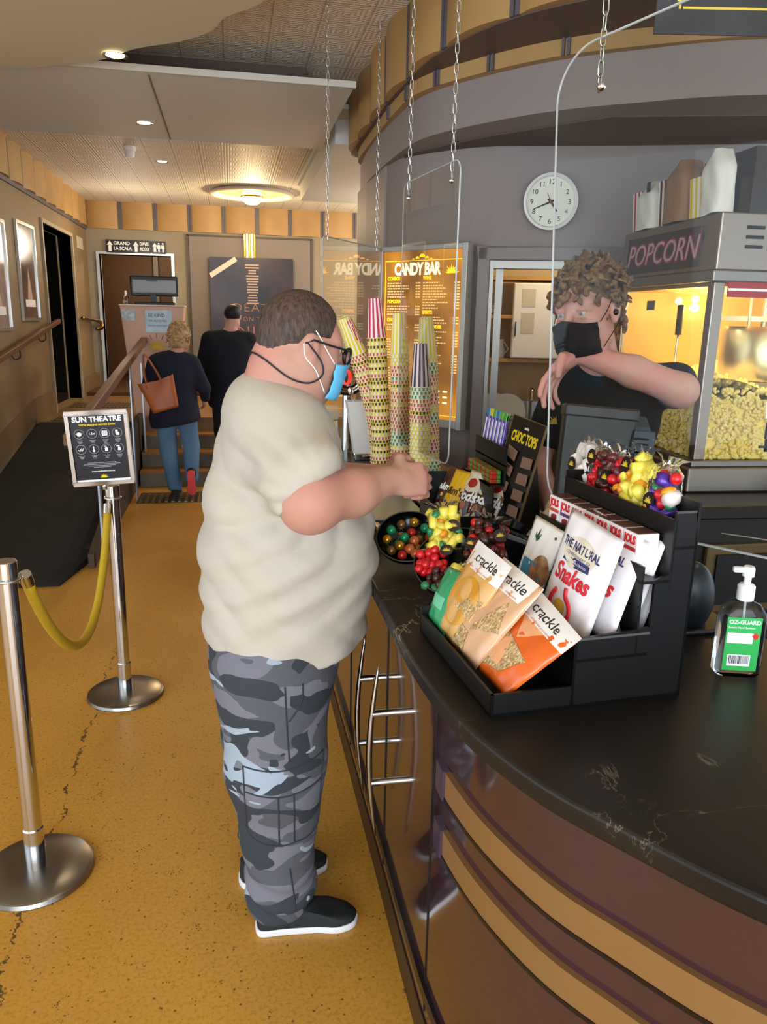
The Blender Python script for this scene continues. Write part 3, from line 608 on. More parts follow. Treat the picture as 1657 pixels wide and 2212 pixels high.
w = MB(); w.box((.2, .22, .66), (.7, .38, .68)); w.cyl((.42, .30, .64), (.42, .30, .80), .012); w.cyl((.30, .22, .42), (.30, .22, .80), .006); w.cyl((.55, .22, .42), (.55, .22, .80), .006); w.build('kettle_hanger', steel, pm)
w = MB(); w.box((.26, .10, .38), (.62, .12, .42)); w.build('kettle_shield', steel_dull, pm)
t = thing('scoop_hook', 'long black-handled hook hanging inside the popcorn machine', 'hook', (0, 0, 0)); Mp = pm.matrix_world
Mp = T(1.775, 2.70, 1.06) @ RZ(-3.0)
t.matrix_world = Mp @ T(.03, .28, 0)
MB().cyl((0, 0, .60), (0, 0, .72), .013).build('hook_handle', black, t, smooth=40); MB().tube(catmull([(0, 0, .60), (0, 0, .48), (.01, -.03, .44), (.02, -.07, .44)], 5), .004).build('hook_rod', chrome, t, smooth=True)
MB().box((.002, .46, .70), (.006, .53, .74)).build('glass_sticker', mat('grey_sticker', '#6d675a', .6), pm)
bulb = mat('warm_bulb', '#ffd890', .5, emit='#ffc460', es=40)
for x, y in ((.2, .62), (.42, .68), (.10, .30)):
    MB().ball((x, y, .745), .016).build('bulb', bulb, pm, smooth=True)
lamp('POINT', 'popcorn_lamp', tuple(Mp @ Vector((.42, .68, .71))), 16, (1, .80, .44), .018)
lamp('POINT', 'popcorn_lamp', tuple(Mp @ Vector((.10, .30, .71))), 9, (1, .80, .44), .018)
lamp('POINT', 'popcorn_lamp', tuple(Mp @ Vector((.42, .07, .70))), 7, (1, .80, .44), .018)  # extra lamp added at the canopy front to lighten the popcorn
MB().ball((.42, .07, .72), .016).build('bulb', bulb, pm, smooth=True)  # bulb added for that extra front lamp
# bags and boxes standing on the machine
def paper_bag(name, label, y, x, wd, dp, h, m, lean=0, fold=0.05, rz=0):
    t = thing(name, label, 'paper bag', M=Mp @ T(x, y, 1.045) @ RZ(rz) @ RX(lean))
    def fn(u, v):
        a = 2*math.pi*u; cx_, cy_ = math.cos(a), math.sin(a); s = 1/max(abs(cx_), abs(cy_)); k = max(0, (v-.72)/.28)
        n_ = .004*math.sin(9*v+5*u*6); return (cx_*s*wd/2*(1-.15*k)+n_+fold*k*.6, cy_*s*dp/2*(1-.85*k)+n_, h*v)
    b_ = MB(); b_.grid(fn, 20, 10, cu=True); b_.build('bag_body', m, t, smooth=True); return t
kraft = mat('kraft_paper', '#8f6e4e', .7, bump=(30, .3)); wbag = mat('white_paper_bag', '#d8d6ca', .6, bump=(25, .3))
def box_of(label, y, x, m, h=.17, w_=.1):
    t = thing('popcorn_box', label, 'popcorn box', M=Mp @ T(x, y, 1.045) @ RZ(0))
    MB().add([(-w_*.42, -.035, 0), (w_*.42, -.035, 0), (w_*.42, .035, 0), (-w_*.42, .035, 0), (-w_*.5, -.045, h), (w_*.5, -.045, h), (w_*.5, .045, h), (-w_*.5, .045, h)], [(0, 3, 2, 1), (4, 5, 6, 7), (0, 1, 5, 4), (1, 2, 6, 5), (2, 3, 7, 6), (3, 0, 4, 7)]).build('box_body', m, t); return t
def m_stripe(name, c1, c2, n, ax='ANG', rough=.5, off=0.0):
    m = mat(name, c1, rough); t = NT(m); b = bsdf(m); sp = t.new('SeparateXYZ'); t.lk(t.new('TexCoord').outputs['Object'], sp.inputs[0])
    if ax == 'ANG': v = t.math('MULTIPLY', t.math('ARCTAN2', sp.outputs[1], sp.outputs[0]), n/(2*math.pi))
    else: v = t.math('MULTIPLY', t.math('ADD', sp.outputs[0], sp.outputs[1]), n)
    t.lk(t.mix(t.math('GREATER_THAN', t.math('FRACT', t.math('ADD', v, 50+off)), .5), c1, c2), b.inputs['Base Color']); return m
box_of('red and white striped popcorn box on the machine, beside the white bag', .74, .06, m_stripe('red_box_stripe', '#b3202a', '#e6ddd0', 28, 'X'))
box_of('maroon and white striped popcorn box on the machine between two paper bags', .50, .06, m_stripe('maroon_box_stripe', '#4c1c20', '#dcd2c4', 28, 'X'), .185)
box_of('yellow and white striped popcorn box on the machine beside the tall bag', .22, .06, m_stripe('yellow_box_stripe', '#e3c41e', '#f0ead0', 28, 'X'), .15, .12)
paper_bag('paper_bag', 'short cream paper bag with an open top on the popcorn machine', .62, .03, .09, .16, .20, wbag, 0, .05)
MB().box((-.047, -.05, .15), (-.045, -.02, .19)).build('black_marking', dark, bpy.data.objects['paper_bag'])
paper_bag('paper_bag', 'crumpled brown kraft bag on the popcorn machine', .36, .03, .10, .17, .24, kraft, 0, .03)
paper_bag('paper_bag', 'tall white paper bag nearest the corner of the popcorn machine', .10, .03, .08, .13, .235, wbag, -4, .02)
t = thing('clear_dispenser', 'dark clear-sided dispenser standing on top of the popcorn machine', 'dispenser', M=Mp @ T(.40, .12, 1.045))
MB().box((-.26, -.06, 0), (.26, .3, .24)).build('dispenser_box', mat('smoked_acrylic', '#2a211a', .15), t); MB().box((-.09, -.065, 0), (-.084, -.06, .24)).build('front_seam', whitep, t)
t = thing('wooden_stand', 'round brown wooden stand on the back counter beside the popcorn machine', 'stand', (2.30, 2.50, 1.06)); MB().lathe([(.12, 0), (.125, .01), (.125, .035), (.115, .045)], n=32).build('stand_board', mat('brown_wood_board', '#4a2a16', .4), t, smooth=40)
t = thing('syrup_dispenser', 'chrome and glass spirit dispenser hanging at the frame edge before the popcorn machine', 'dispenser', (1.60, 2.06, 1.42))
MB().lathe([(.0, .0), (.016, .01), (.02, .06), (.02, .12), (.012, .15), (.012, .18)], n=20).build('glass_chamber', glass, t, smooth=40); MB().cyl((0, 0, -.05), (0, 0, .0), .014).build('valve', chrome, t, smooth=40); MB().cyl((0, 0, -.09), (0, 0, -.05), .010).build('spout', black, t); MB().cyl((-.03, 0, -.075), (.03, 0, -.075), .004).build('lever', black, t)
MB().cyl((0, 0, .18), (0, 0, .26), .018).build('bottle_neck', glass, t)
MB().box((.0, .012, .17), (.25, .03, .19)).build('bracket', steel, t)
# ------------------------------------------------------------------ hanging acrylic screens and chains
acr = mat('clear_acrylic', '#f3f5f2', .01, trans=1.0, ior=1.22, spec=.6)
acr_far = mat('polished_acrylic', '#f3f5f2', .0, trans=1.0, ior=1.45, spec=.6)
def link_mesh():
    b_ = MB(); P = [(.0065*math.cos(a)*(1), 0, .013*math.sin(a)+(.006 if math.sin(a) > 0 else -.006)) for a in [2*math.pi*i/14 for i in range(14)]]
    b_.tube(P, .0017, 6, closed=True); me = b_.build('link', mat('zinc_chain', '#c9c9c2', .22, .9), None, smooth=True); return me
link0 = link_mesh(); lme = link0.data; bpy.data.objects.remove(link0)
def chain(x, y, z0, z1, label):
    t = thing('hanging_chain', label, 'chain', (x, y, z0)); st = .0305; n_ = int((z1-z0)/st); b_ = MB()
    bm_v = [v.co.copy() for v in lme.vertices]; fs = [tuple(p.vertices) for p in lme.polygons]
    for i in range(n_): b_.add(bm_v, fs, T(0, 0, (i+.5)*st) @ RZ(0 if i % 2 else 90))
    b_.build('links', mat('zinc_chain'), t, smooth=True, kind='stuff')
    MB().cyl((0, 0, z1-z0-.03), (0, 0, z1-z0), .012).build('ceiling_hook', chrome, t); return t
def screen(a, b, z0, z1, r, label, th=.006, holes=(), tr=0):
    A = Vector((a[0], a[1], 0)); B = Vector((b[0], b[1], 0)); L_ = (B-A).length; M = frame((A.x, A.y, 0), (B-A), (0, 0, 1)) @ T(0, z1, 0) @ RZ(tr) @ T(0, -z1, 0)
    t = thing('acrylic_screen', label, 'screen', M=M); P = []
    for cx_, cz_, a0 in ((L_-r, z0+r, -90), (L_-r, z1-r, 0), (r, z1-r, 90), (r, z0+r, 180)): P += arc(cx_, cz_, r, a0, a0+90, 10)
    MB().prism(P, -th/2, th/2).build('acrylic_pane', acr_far if 'far' in label else acr, t)
    e = MB(); e.tube([(p[0], p[1], 0) for p in P], th*.52, 6, closed=True); e.build('polished_edge', mat('polished_edge', '#dfe4e2', .15, trans=.3, spec=.8), t, smooth=True)
    for h in holes: MB().ball((h[0], h[1], 0), .011, 12, 8).build('fixing_knob', chrome, t, smooth=True)
    return t
screen((.765, 1.88), (1.16, .97), 1.22, 2.30, .11, 'large clear acrylic screen hung by chain in front of the worker', holes=((.13, 2.20),), tr=3.5)
screen((.705, 3.27), (.775, 2.70), 1.18, 2.23, .045, 'narrow clear acrylic screen hung above the cup stacks', holes=((.06, 2.17), (.50, 2.17)), tr=0)
screen((.440, 3.865), (.836, 4.469), 1.18, 2.08, .03, 'far clear acrylic screen that mirrors the menu board')
chain(.817, 1.761, 2.20, 3.2, 'steel chain holding the large screen in front of the worker')
chain(.7125, 3.21, 2.17, 3.2, 'steel chain at the far end of the narrow screen'); chain(.7665, 2.77, 2.17, 3.2, 'steel chain at the near end of the narrow screen')
chain(.470, 3.910, 2.06, 3.2, 'steel chain at the near end of the far screen'); chain(.804, 4.42, 2.06, 3.2, 'steel chain at the far end of the far screen')
# hanging sign over the bar, top edge of the picture
t = thing('hanging_sign', 'dark sign with a gold deco border hanging above the large screen', 'sign', M=frame((.955, 1.80, 2.335), (.95, -.19, .0), (0, 0, 1)))
MB().box((0, 0, 0), (.62, .40, .006)).build('sign_board', mat('dark_deco_print', '#2c2d31', .4, vary=(9, '#3a3b3f')), t)
gm = mat('gold_print', '#e8c84a', .4); w = MB()
def bar(x0, y0, x1, y1): w.box((x0, y0, .0062), (x1, y1, .007))
bar(.06, .05, .58, .055); bar(.045, .065, .05, .38); bar(.02, .075, .045, .08); bar(.02, .075, .024, .11); bar(.05, .05, .055, .07); bar(.075, .075, .56, .078); bar(.07, .09, .073, .38); bar(.02, .11, .07, .114)
w.build('gold_border', gm, t)
chain(1.0, 1.79, 2.735, 3.2, 'steel chain above the hanging deco sign')
# ------------------------------------------------------------------ bodies: smooth-blended solids turned into one continuous mesh
class SDF:
    def __init__(s, lo, hi, res):
        s.lo = np.array(lo, float); s.res = res; s.n = np.ceil((np.array(hi)-s.lo)/res).astype(int)+1
        s.D = np.full(s.n, .08, np.float32)
        s.ax = [s.lo[i]+np.arange(s.n[i])*res for i in range(3)]
    def _sub(s, lo, hi, pad):
        sl = []
        for i in range(3):
            a = int(np.clip(math.floor((lo[i]-pad-s.lo[i])/s.res), 0, s.n[i]-1)); b = int(np.clip(math.ceil((hi[i]+pad-s.lo[i])/s.res)+1, a+1, s.n[i])); sl.append(slice(a, b))
        X, Y, Z = np.meshgrid(*[s.ax[i][sl[i]] for i in range(3)], indexing='ij'); return tuple(sl), X, Y, Z
    def put(s, sl, d, k, cut=False):
        a = s.D[sl]
        if cut: d = -d; h = np.clip(.5-.5*(a-d)/k, 0, 1); s.D[sl] = a*(1-h)+d*h+k*h*(1-h)
        else: h = np.clip(.5+.5*(a-d)/k, 0, 1); s.D[sl] = a*(1-h)+d*h-k*h*(1-h)
    def ell(s, c, r, rot=None, k=.03, cut=False):
        c = np.array(c, float); r = np.array(r, float); m = r.max(); pad = max(.05, k*1.5)
        sl, X, Y, Z = s._sub(c-m, c+m, pad); P = np.stack([X-c[0], Y-c[1], Z-c[2]])
        if rot is not None: P = np.einsum('ij,jabc->iabc', np.array(rot).T, P)
        k0 = np.sqrt(sum((P[i]/r[i])**2 for i in range(3))); k1 = np.sqrt(sum((P[i]/r[i]**2)**2 for i in range(3)))
        s.put(sl, k0*(k0-1)/np.maximum(k1, 1e-6), k, cut); return s
    def cap(s, a, b, ra, rb, k=.03, sq=(1, 1, 1), cut=False):
        a = np.array(a, float); b = np.array(b, float); m = max(ra, rb); pad = max(.05, k*1.5)
        sl, X, Y, Z = s._sub(np.minimum(a, b)-m, np.maximum(a, b)+m, pad)
        ab = b-a; t = np.clip(((X-a[0])*ab[0]+(Y-a[1])*ab[1]+(Z-a[2])*ab[2])/max(ab@ab, 1e-9), 0, 1)
        d = np.sqrt(((X-a[0]-ab[0]*t)/sq[0])**2+((Y-a[1]-ab[1]*t)/sq[1])**2+((Z-a[2]-ab[2]*t)/sq[2])**2)-(ra+(rb-ra)*t)
        s.put(sl, d, k, cut); return s
    def plane(s, p, n, k=.004):                    # keep the side the normal points away from
        p = np.array(p, float); n = np.array(n, float); n /= np.linalg.norm(n); sl, X, Y, Z = s._sub(s.lo, s.lo+s.n*s.res, 0)
        d = (X-p[0])*n[0]+(Y-p[1])*n[1]+(Z-p[2])*n[2]; s.D = np.maximum(s.D, d).astype(np.float32); return s
    def warp(s, fn):
        X, Y, Z = np.meshgrid(*s.ax, indexing='ij'); s.D = (s.D+fn(X, Y, Z)).astype(np.float32); return s
    def mesh(s, name, m, parent, smooth_it=0, keep=None, **tags):
        D = s.D.copy(); D[0] = D[-1] = .05; D[:, 0] = D[:, -1] = .05; D[:, :, 0] = D[:, :, -1] = .05
        I = D < 0; nx, ny, nz = D.shape; acc = np.zeros((nx-1, ny-1, nz-1, 3), np.float32); cnt = np.zeros((nx-1, ny-1, nz-1), np.float32)
        for ax in range(3):
            o = [a for a in range(3) if a != ax]
            s0 = [slice(None)]*3; s1 = [slice(None)]*3; s0[ax] = slice(0, -1); s1[ax] = slice(1, None)
            A = D[tuple(s0)]; B = D[tuple(s1)]; cr = (A < 0) != (B < 0); t = np.where(cr, A/np.where(cr, A-B, 1), 0)
            for da in (0, 1):
                for db in (0, 1):
                    q = [slice(None)]*3; q[o[0]] = slice(da, D.shape[o[0]]-1+da); q[o[1]] = slice(db, D.shape[o[1]]-1+db)
                    c = cr[tuple(q)]; tt = t[tuple(q)]; cnt += c; acc[..., ax] += np.where(c, tt, 0); acc[..., o[0]] += c*da; acc[..., o[1]] += c*db
        act = cnt > 0; idx = np.full(act.shape, -1, np.int64); idx[act] = np.arange(act.sum())
        cell = np.argwhere(act); V = s.lo+(cell+acc[act]/cnt[act][:, None])*s.res; F = []
        for ax in range(3):
            o = [(ax+1) % 3, (ax+2) % 3]
            s0 = [slice(1, -1)]*3; s1 = [slice(1, -1)]*3; s0[ax] = slice(0, -1); s1[ax] = slice(1, None)
            A = I[tuple(s0)]; B = I[tuple(s1)]; e = np.argwhere(A != B)
            if not len(e): continue
            g = e.copy(); g[:, o[0]] += 1; g[:, o[1]] += 1; flip = A[tuple(e.T)]
            def cid(da, db): h = g.copy(); h[:, o[0]] -= da; h[:, o[1]] -= db; return idx[tuple(h.T)]
            q = np.stack([cid(1, 1), cid(0, 1), cid(0, 0), cid(1, 0)], 1); q[~flip] = q[~flip][:, ::-1]; F.append(q)
        F = np.concatenate(F); ok = (F >= 0).all(1); F = F[ok]
        for _ in range(smooth_it):
            sm = np.zeros_like(V); c = np.zeros(len(V))
            for i in range(4):
                a = F[:, i]; b = F[:, (i+1) % 4]; np.add.at(sm, a, V[b]); np.add.at(c, a, 1)
            V = V*.5+.5*sm/np.maximum(c, 1)[:, None]
        me = bpy.data.meshes.new(name); Mi = np.array(parent.matrix_basis.inverted()) if parent is not None else np.eye(4)
        V = V @ Mi[:3, :3].T+Mi[:3, 3]
        me.vertices.add(len(V)); me.vertices.foreach_set('co', V.astype(np.float32).ravel()); me.loops.add(len(F)*4); me.loops.foreach_set('vertex_index', F.astype(np.int32).ravel())
        me.polygons.add(len(F)); me.polygons.foreach_set('loop_start', np.arange(0, len(F)*4, 4, dtype=np.int32)); me.polygons.foreach_set('loop_total', np.full(len(F), 4, np.int32))
        me.update(calc_edges=True); me.validate(); me.shade_smooth(); me.materials.append(m)
        ob = bpy.data.objects.new(name, me); COL.objects.link(ob); ob.parent = parent
        for a, b in tags.items(): ob[a] = b
        return ob
def skin_mat(name, c, c2, sc=9):
    return mat(name, c, .5, spec=.35, sss=.05, vary=(sc, c2), bump=(120, .06))
def basis(yaw, pitch=0, roll=0):                   # head axes: right, forward, up (columns); yaw from +Y towards -X
    return np.array(Matrix.Rotation(R(yaw), 3, 'Z') @ Matrix.Rotation(R(pitch), 3, 'X') @ Matrix.Rotation(R(roll), 3, 'Y'))
class Head:
    def __init__(s, o, B, sc=1.0): s.o = np.array(o, float); s.B = B; s.k = sc
    def p(s, x, y, z): return s.o+s.B @ (np.array((x, y, z))*s.k)
    def e(s, S_, c, r, k=.02, cut=False): S_.ell(s.p(*c), np.array(r)*s.k, s.B, k, cut)
    def c(s, S_, a, b, ra, rb, k=.015, cut=False): S_.cap(s.p(*a), s.p(*b), ra*s.k, rb*s.k, k, cut=cut)
    def M(s):
        m = Matrix([list(r) for r in s.B]).to_4x4(); return Matrix.Translation(Vector(s.o)) @ m @ Matrix.Scale(s.k, 4)
    def skull(s, S_, jaw=1.0, chin=0.0):
        s.e(S_, (0, -.012, .030), (.077, .097, .088)); s.e(S_, (0, .030, -.040), (.060*jaw, .060, .074), .03); s.e(S_, (0, .052, -.085-chin), (.034*jaw, .034, .028), .03)
        s.e(S_, (0, .066, .022), (.058, .026, .028), .02)
        for x in (-1, 1):
            s.e(S_, (x*.040*jaw, .052, -.030), (.028, .030, .030), .02); s.e(S_, (x*.046*jaw, .01, -.07), (.026*jaw, .045, .03), .03)
            s.e(S_, (x*.031, .098, .006), (.016, .014, .011), .012, cut=True)
            s.e(S_, (x*.031, .0815, .0155), (.0165, .0130, .0085), .004); s.e(S_, (x*.031, .0795, -.005), (.0155, .0125, .0070), .004)
            s.e(S_, (x*.078, -.004, -.006), (.008, .019, .032), .008); s.e(S_, (x*.083, -.011, -.001), (.008, .020, .030), .006); s.e(S_, (x*.089, -.002, -.002), (.006, .009, .018), .005, cut=True)
            s.e(S_, (x*.081, .001, -.030), (.007, .009, .011), .006)
        s.c(S_, (0, .088, .014), (0, .112, -.024), .009, .0125, .012); s.e(S_, (-.010, .104, -.030), (.009, .010, .008), .006); s.e(S_, (.010, .104, -.030), (.009, .010, .008), .006)
        s.e(S_, (0, .090, -.052), (.024, .012, .008), .006); s.e(S_, (0, .089, -.064), (.021, .011, .008), .006)
def hand_fingers(S_, wrist, d, side, n, curl, sc=1.0, spread=.10, k=.008):
    """wrist point, palm direction d, side = towards thumb, n = back-of-hand normal; curl = list of 4 finger bends"""
    w = np.array(wrist, float); d = np.array(d, float); d /= np.linalg.norm(d); side = np.array(side, float); side -= d*(side@d); side /= np.linalg.norm(side); n = np.cross(d, side) if n is None else np.array(n, float)/np.linalg.norm(n)
    n = n-d*(n@d); n /= np.linalg.norm(n)
    pc = w+d*.048*sc
    S_.ell(pc, np.array((.048, .040, .017))*sc, np.stack([d, side, n], 1), .015)
    S_.cap(w, w+d*.03*sc, .025*sc, .024*sc, .02)
    for i in range(4):
        off = (1.5-i)*.0195*sc; L = (.040, .045, .042, .033)[i]*sc; base = w+d*(.088-.004*abs(i-1.2))*sc+side*off
        di = d+side*(1.5-i)*spread; di /= np.linalg.norm(di); r = (.0095, .0098, .0092, .0082)[i]*sc; p = base; a = curl[i]*.55
        S_.cap(pc+side*off*.8, base, r*1.15, r*1.12, .01)
        for j, f in enumerate((1, .68, .52)):
            v = di*math.cos(a)-n*math.sin(a); q = p+v*L*f; S_.cap(p, q, r*(1-.08*j), r*(.92-.08*j), k*.5); p = q; a += curl[i]*(.85 if j == 0 else .6)
    tb = w+d*.022*sc+side*.030*sc; t1 = tb+(d*.6+side*.65-n*.3)*.036*sc; t2 = t1+(d*.85+side*.1-n*.45)*.030*sc; t3 = t2+(d*.8-side*.15-n*.5)*.024*sc
    S_.cap(w+d*.03*sc+side*.012*sc, t1, .016*sc, .0125*sc, .014); S_.cap(t1, t2, .0122*sc, .0105*sc, .006); S_.cap(t2, t3, .0105*sc, .009*sc, .006)
def eyes(parent, H, iris):
    for x in (-.031, .031):
        M = parent.matrix_basis.inverted() @ H.M()
        e = MB(); e.ball((x, .0795, .005), .0120, 16, 10, M); ob = e.build('eye', mat('eye_white', '#b8b0a8', .2), parent, smooth=True)
        i = MB(); i.ball((x-.001, .0895, .0045), (.0052, .0030, .0052), 14, 8, M); i.build('iris', mat(iris, iris, .1), ob, smooth=True)
# ------------------------------------------------------------------ the man at the counter
skin1 = skin_mat('pink_skin', '#b08974', '#b97f6e', 5)
man = thing('person', 'man in a cream t-shirt and grey camouflage trousers standing at the counter', 'person', (.13, 1.93, 0))
FY = -70                                           # faces +X, a little away from the camera
HB = basis(FY-6, -12, 0); H = Head((.172, 1.93, 1.634), HB, .985)
S1 = SDF((-.20, 1.50, .0), (.60, 2.35, 1.80), .006)
H.skull(S1, 1.12, .0)
H.e(S1, (0, .03, -.092), (.052, .06, .038), .03); H.e(S1, (0, -.065, -.055), (.062, .045, .06), .04)   # double chin and thick nape
S1.cap((.150, 1.93, 1.58), (.11, 1.93, 1.44), .072, .10, .05); S1.cap((.110, 1.93, 1.575), (.07, 1.93, 1.50), .058, .055, .05)
S1.ell((.11, 1.95, 1.34), (.11, .17, .15), None, .06); S1.ell((.13, 1.95, 1.06), (.17, .18, .24), None, .08)
for y in (1.80, 2.10): S1.cap((.12, y, 1.40), (.12, y, 1.38), .07, .07, .06)
sh, el, wr = (.13, 1.77, 1.415), (.165, 1.665, 1.305), (.365, 1.795, 1.318)
S1.cap(sh, el, .060, .062, .03); S1.cap(el, (.27, 1.73, 1.305), .064, .055, .03); S1.cap((.27, 1.73, 1.305), wr, .055, .035, .02); S1.ell((.160, 1.66, 1.285), (.058, .05, .050), None, .03)
hand_fingers(S1, wr, (.92, .25, -.02), (.15, .55, .9), (.1, -.85, .5), (1.35, 1.4, 1.45, 1.5), 1.12, .02)
sh2, el2, wr2 = (.10, 2.15, 1.42), (.20, 2.22, 1.24), (.39, 2.03, 1.28)
S1.cap(sh2, el2, .072, .058, .04); S1.cap(el2, wr2, .055, .034, .02); hand_fingers(S1, wr2, (.85, -.5, .05), (.2, .1, 1), (.5, .8, .1), (1.2, 1.3, 1.3, 1.35), 1.1, .02)
for y, x in ((1.86, .09), (2.07, .08)): S1.cap((.11, y, .86), (.095+x*.1, y, .48), .10, .07, .05); S1.cap((.095+x*.1, y, .48), (x-.02, y+(.0 if y < 2 else .02), .08), .065, .045, .03); S1.cap((x-.02, y, .05), (x+.10, y, .035), .022, .016, .02)
S1.mesh('body', skin1, man, 1)
eyes(man, H, '#3c4a50')
# hair: close-cropped shell
hs = SDF(H.o-.17, H.o+.17, .004)
H.e(hs, (0, -.018, .036), (.083, .102, .094), .02); H.e(hs, (0, -.072, -.035), (.058, .040, .062), .03)
cutn = HB @ np.array((0, .82, -.57)); hs.plane(H.p(0, .052, .052), HB @ np.array((0, .93, -.30)), .01)
S2 = SDF(H.o-.17, H.o+.17, .004)
def hairwarp(X, Y, Z):
    P = np.stack([X-H.o[0], Y-H.o[1], Z-H.o[2]]); L_ = np.einsum('ji,jabc->iabc', HB, P)/H.k
    x, y, z = L_; line = np.where(y > .0, .028+.0*y, -.006-1.35*np.minimum(-y, .06)-.5*np.maximum(-y-.06, 0))   # lower hairline
    side = np.maximum((line-z), -.05); tem = np.maximum(y-.062-.3*np.maximum(z-.05, 0), -.05)
    ear = .020-np.sqrt((y+.006)**2+((z+.004)*.75)**2)+np.where(np.abs(x) > .06, 0, -.1)
    nz = .0007*np.sin(x*310)*np.sin(y*290+z*120)
    return np.maximum.reduce([np.zeros_like(x)+nz, np.maximum.reduce([side, tem, ear])*1.0+nz])
D0 = hs.D.copy(); X_, Y_, Z_ = np.meshgrid(*hs.ax, indexing='ij'); Wp = hairwarp(X_, Y_, Z_); hs.D = np.maximum(D0+np.minimum(Wp, .003), np.where(Wp > .0031, Wp, -.05)).astype(np.float32)
def m_hair(name, c, c2, sc=(30, 30, 260), rough=.55):
    m = mat(name, c, rough, spec=.35); t = NT(m); b = bsdf(m); mp = t.new('Mapping'); mp.inputs['Scale'].default_value = sc; t.lk(t.new('TexCoord').outputs['Object'], mp.inputs[0])
    n = t.new('TexNoise', i_Scale=1.0, i_Detail=6.0); t.lk(mp.outputs[0], n.inputs['Vector']); t.lk(t.mix(t.ramp(n.outputs[0], [(.3, 0.0), (.72, 1.0)]), c, c2), b.inputs['Base Color'])
    u = t.new('Bump', i_Strength=.7, i_Distance=.004); t.lk(n.outputs[0], u.inputs['Height']); t.lk(u.outputs[0], b.inputs['Normal']); return m
hs.mesh('hair', m_hair('cropped_brown_hair', '#2c211c', '#5a473c', (160, 160, 45)), man, 0)
# t-shirt
shirt_m = mat('cream_cotton', '#b2aa9c', .88, sss=.05, bump=(11, .45))
ST = SDF((-.22, 1.48, .76), (.46, 2.36, 1.62), .007)
ST.ell((.125, 1.95, 1.10), (.222, .225, .27), None, .05); ST.ell((.12, 1.95, 1.34), (.145, .195, .20), None, .07)
ST.ell((.115, 1.95, 1.45), (.09, .18, .08), None, .06); ST.ell((.060, 1.95, 1.478), (.080, .15, .088), None, .06); ST.ell((.125, 1.95, .90), (.212, .21, .25), None, .06); ST.ell((.25, 1.95, 1.10), (.105, .16, .16), None, .05)
ST.ell((.02, 1.95, 1.28), (.075, .15, .14), None, .06)
ST.cap((.125, 1.82, 1.42), (.158, 1.700, 1.355), .090, .092, .07); ST.cap((.09, 2.14, 1.44), (.17, 2.20, 1.31), .094, .090, .05)
A_ = np.array(sh); 
# sleeve hems
def cutcap(S_, c, r, n):                            # remove what lies beyond a plane within a ball
    c = np.array(c); sl, X, Y, Z = S_._sub(c-r, c+r, 0); n = np.array(n, float); n /= np.linalg.norm(n)
    d = (X-c[0])*n[0]+(Y-c[1])*n[1]+(Z-c[2])*n[2]; bl = np.sqrt((X-c[0])**2+(Y-c[1])**2+(Z-c[2])**2)-r; S_.D[sl] = np.maximum(S_.D[sl], -np.maximum(-d, bl))
cutcap(ST, (.180, 1.64, 1.345), .13, (.42, -.25, -.87)); cutcap(ST, (.235, 2.26, 1.285), .11, (.5, .4, -.75))
def folds(X, Y, Z):
    w_ = (.0050*np.sin(26*(X*.9+Z*.8)+5*np.sin(6*Y+2*X)+3*Z)*np.exp(-((Z-1.30)/.16)**2)+.0035*np.sin(40*X+9*np.sin(9*Z)+6*Y)*np.exp(-((Z-1.02)/.17)**2)
          +.006*np.sin(34*(Z-.9*X)+4*Y)*np.exp(-((Z-1.38)/.07)**2-((X-.2)/.10)**2)+.004*np.sin(30*X+20*Y)*np.exp(-((Z-.86)/.07)**2)
          +.005*np.sin(24*(Z+1.2*X)+3)*np.exp(-((X-.02)/.07)**2-((Z-1.27)/.14)**2))
    rd = lambda a: 1-2*np.abs(np.sin(a))
    th_ = np.arctan2(Z-1.36, X-.20); rr_ = np.sqrt((X-.20)**2+(Z-1.36)**2)
    w_ = w_+(.0060*rd(6.5*th_+14*rr_)*np.exp(-((rr_-.15)/.07)**2)*(Y < 1.95)*np.clip((1.46-Z)/.06, 0, 1)-.007*np.exp(-((X-.045-.35*(1.42-Z))/.014)**2-((Z-1.33)/.09)**2)*(Y < 1.85))+.005*rd(26*Z+9*X+3*np.sin(9*X+4*Z))*np.exp(-((Z-1.15)/.20)**2-((X+.02)/.12)**2)+.005*rd(9*X+26*Z+2*np.sin(14*X))*np.exp(-((Z-1.0)/.12)**2)+.0055*rd(13*(X*.8+Z)+2.2*np.sin(5*Y+3*X)+1)*np.exp(-((Z-1.33)/.13)**2)+.0055*rd(11*X-15*Z+2*np.sin(8*Z))*np.exp(-((Z-1.16)/.12)**2)+.0045*rd(17*X+6*Y+3*np.sin(7*Z))*np.exp(-((Z-.90)/.10)**2)
    return w_
ST.warp(folds)
X_, Y_, Z_ = np.meshgrid(*ST.ax, indexing='ij'); hem = .835+.035*np.abs(X_-.13)/.2+.004*np.sin(30*X_+25*Y_); ST.D = np.maximum(ST.D, hem-Z_).astype(np.float32)
ST.ell((.172, 1.93, 1.60), (.135, .088, .07), None, .01, cut=True)
shirt = ST.mesh('t_shirt', shirt_m, man, 1)
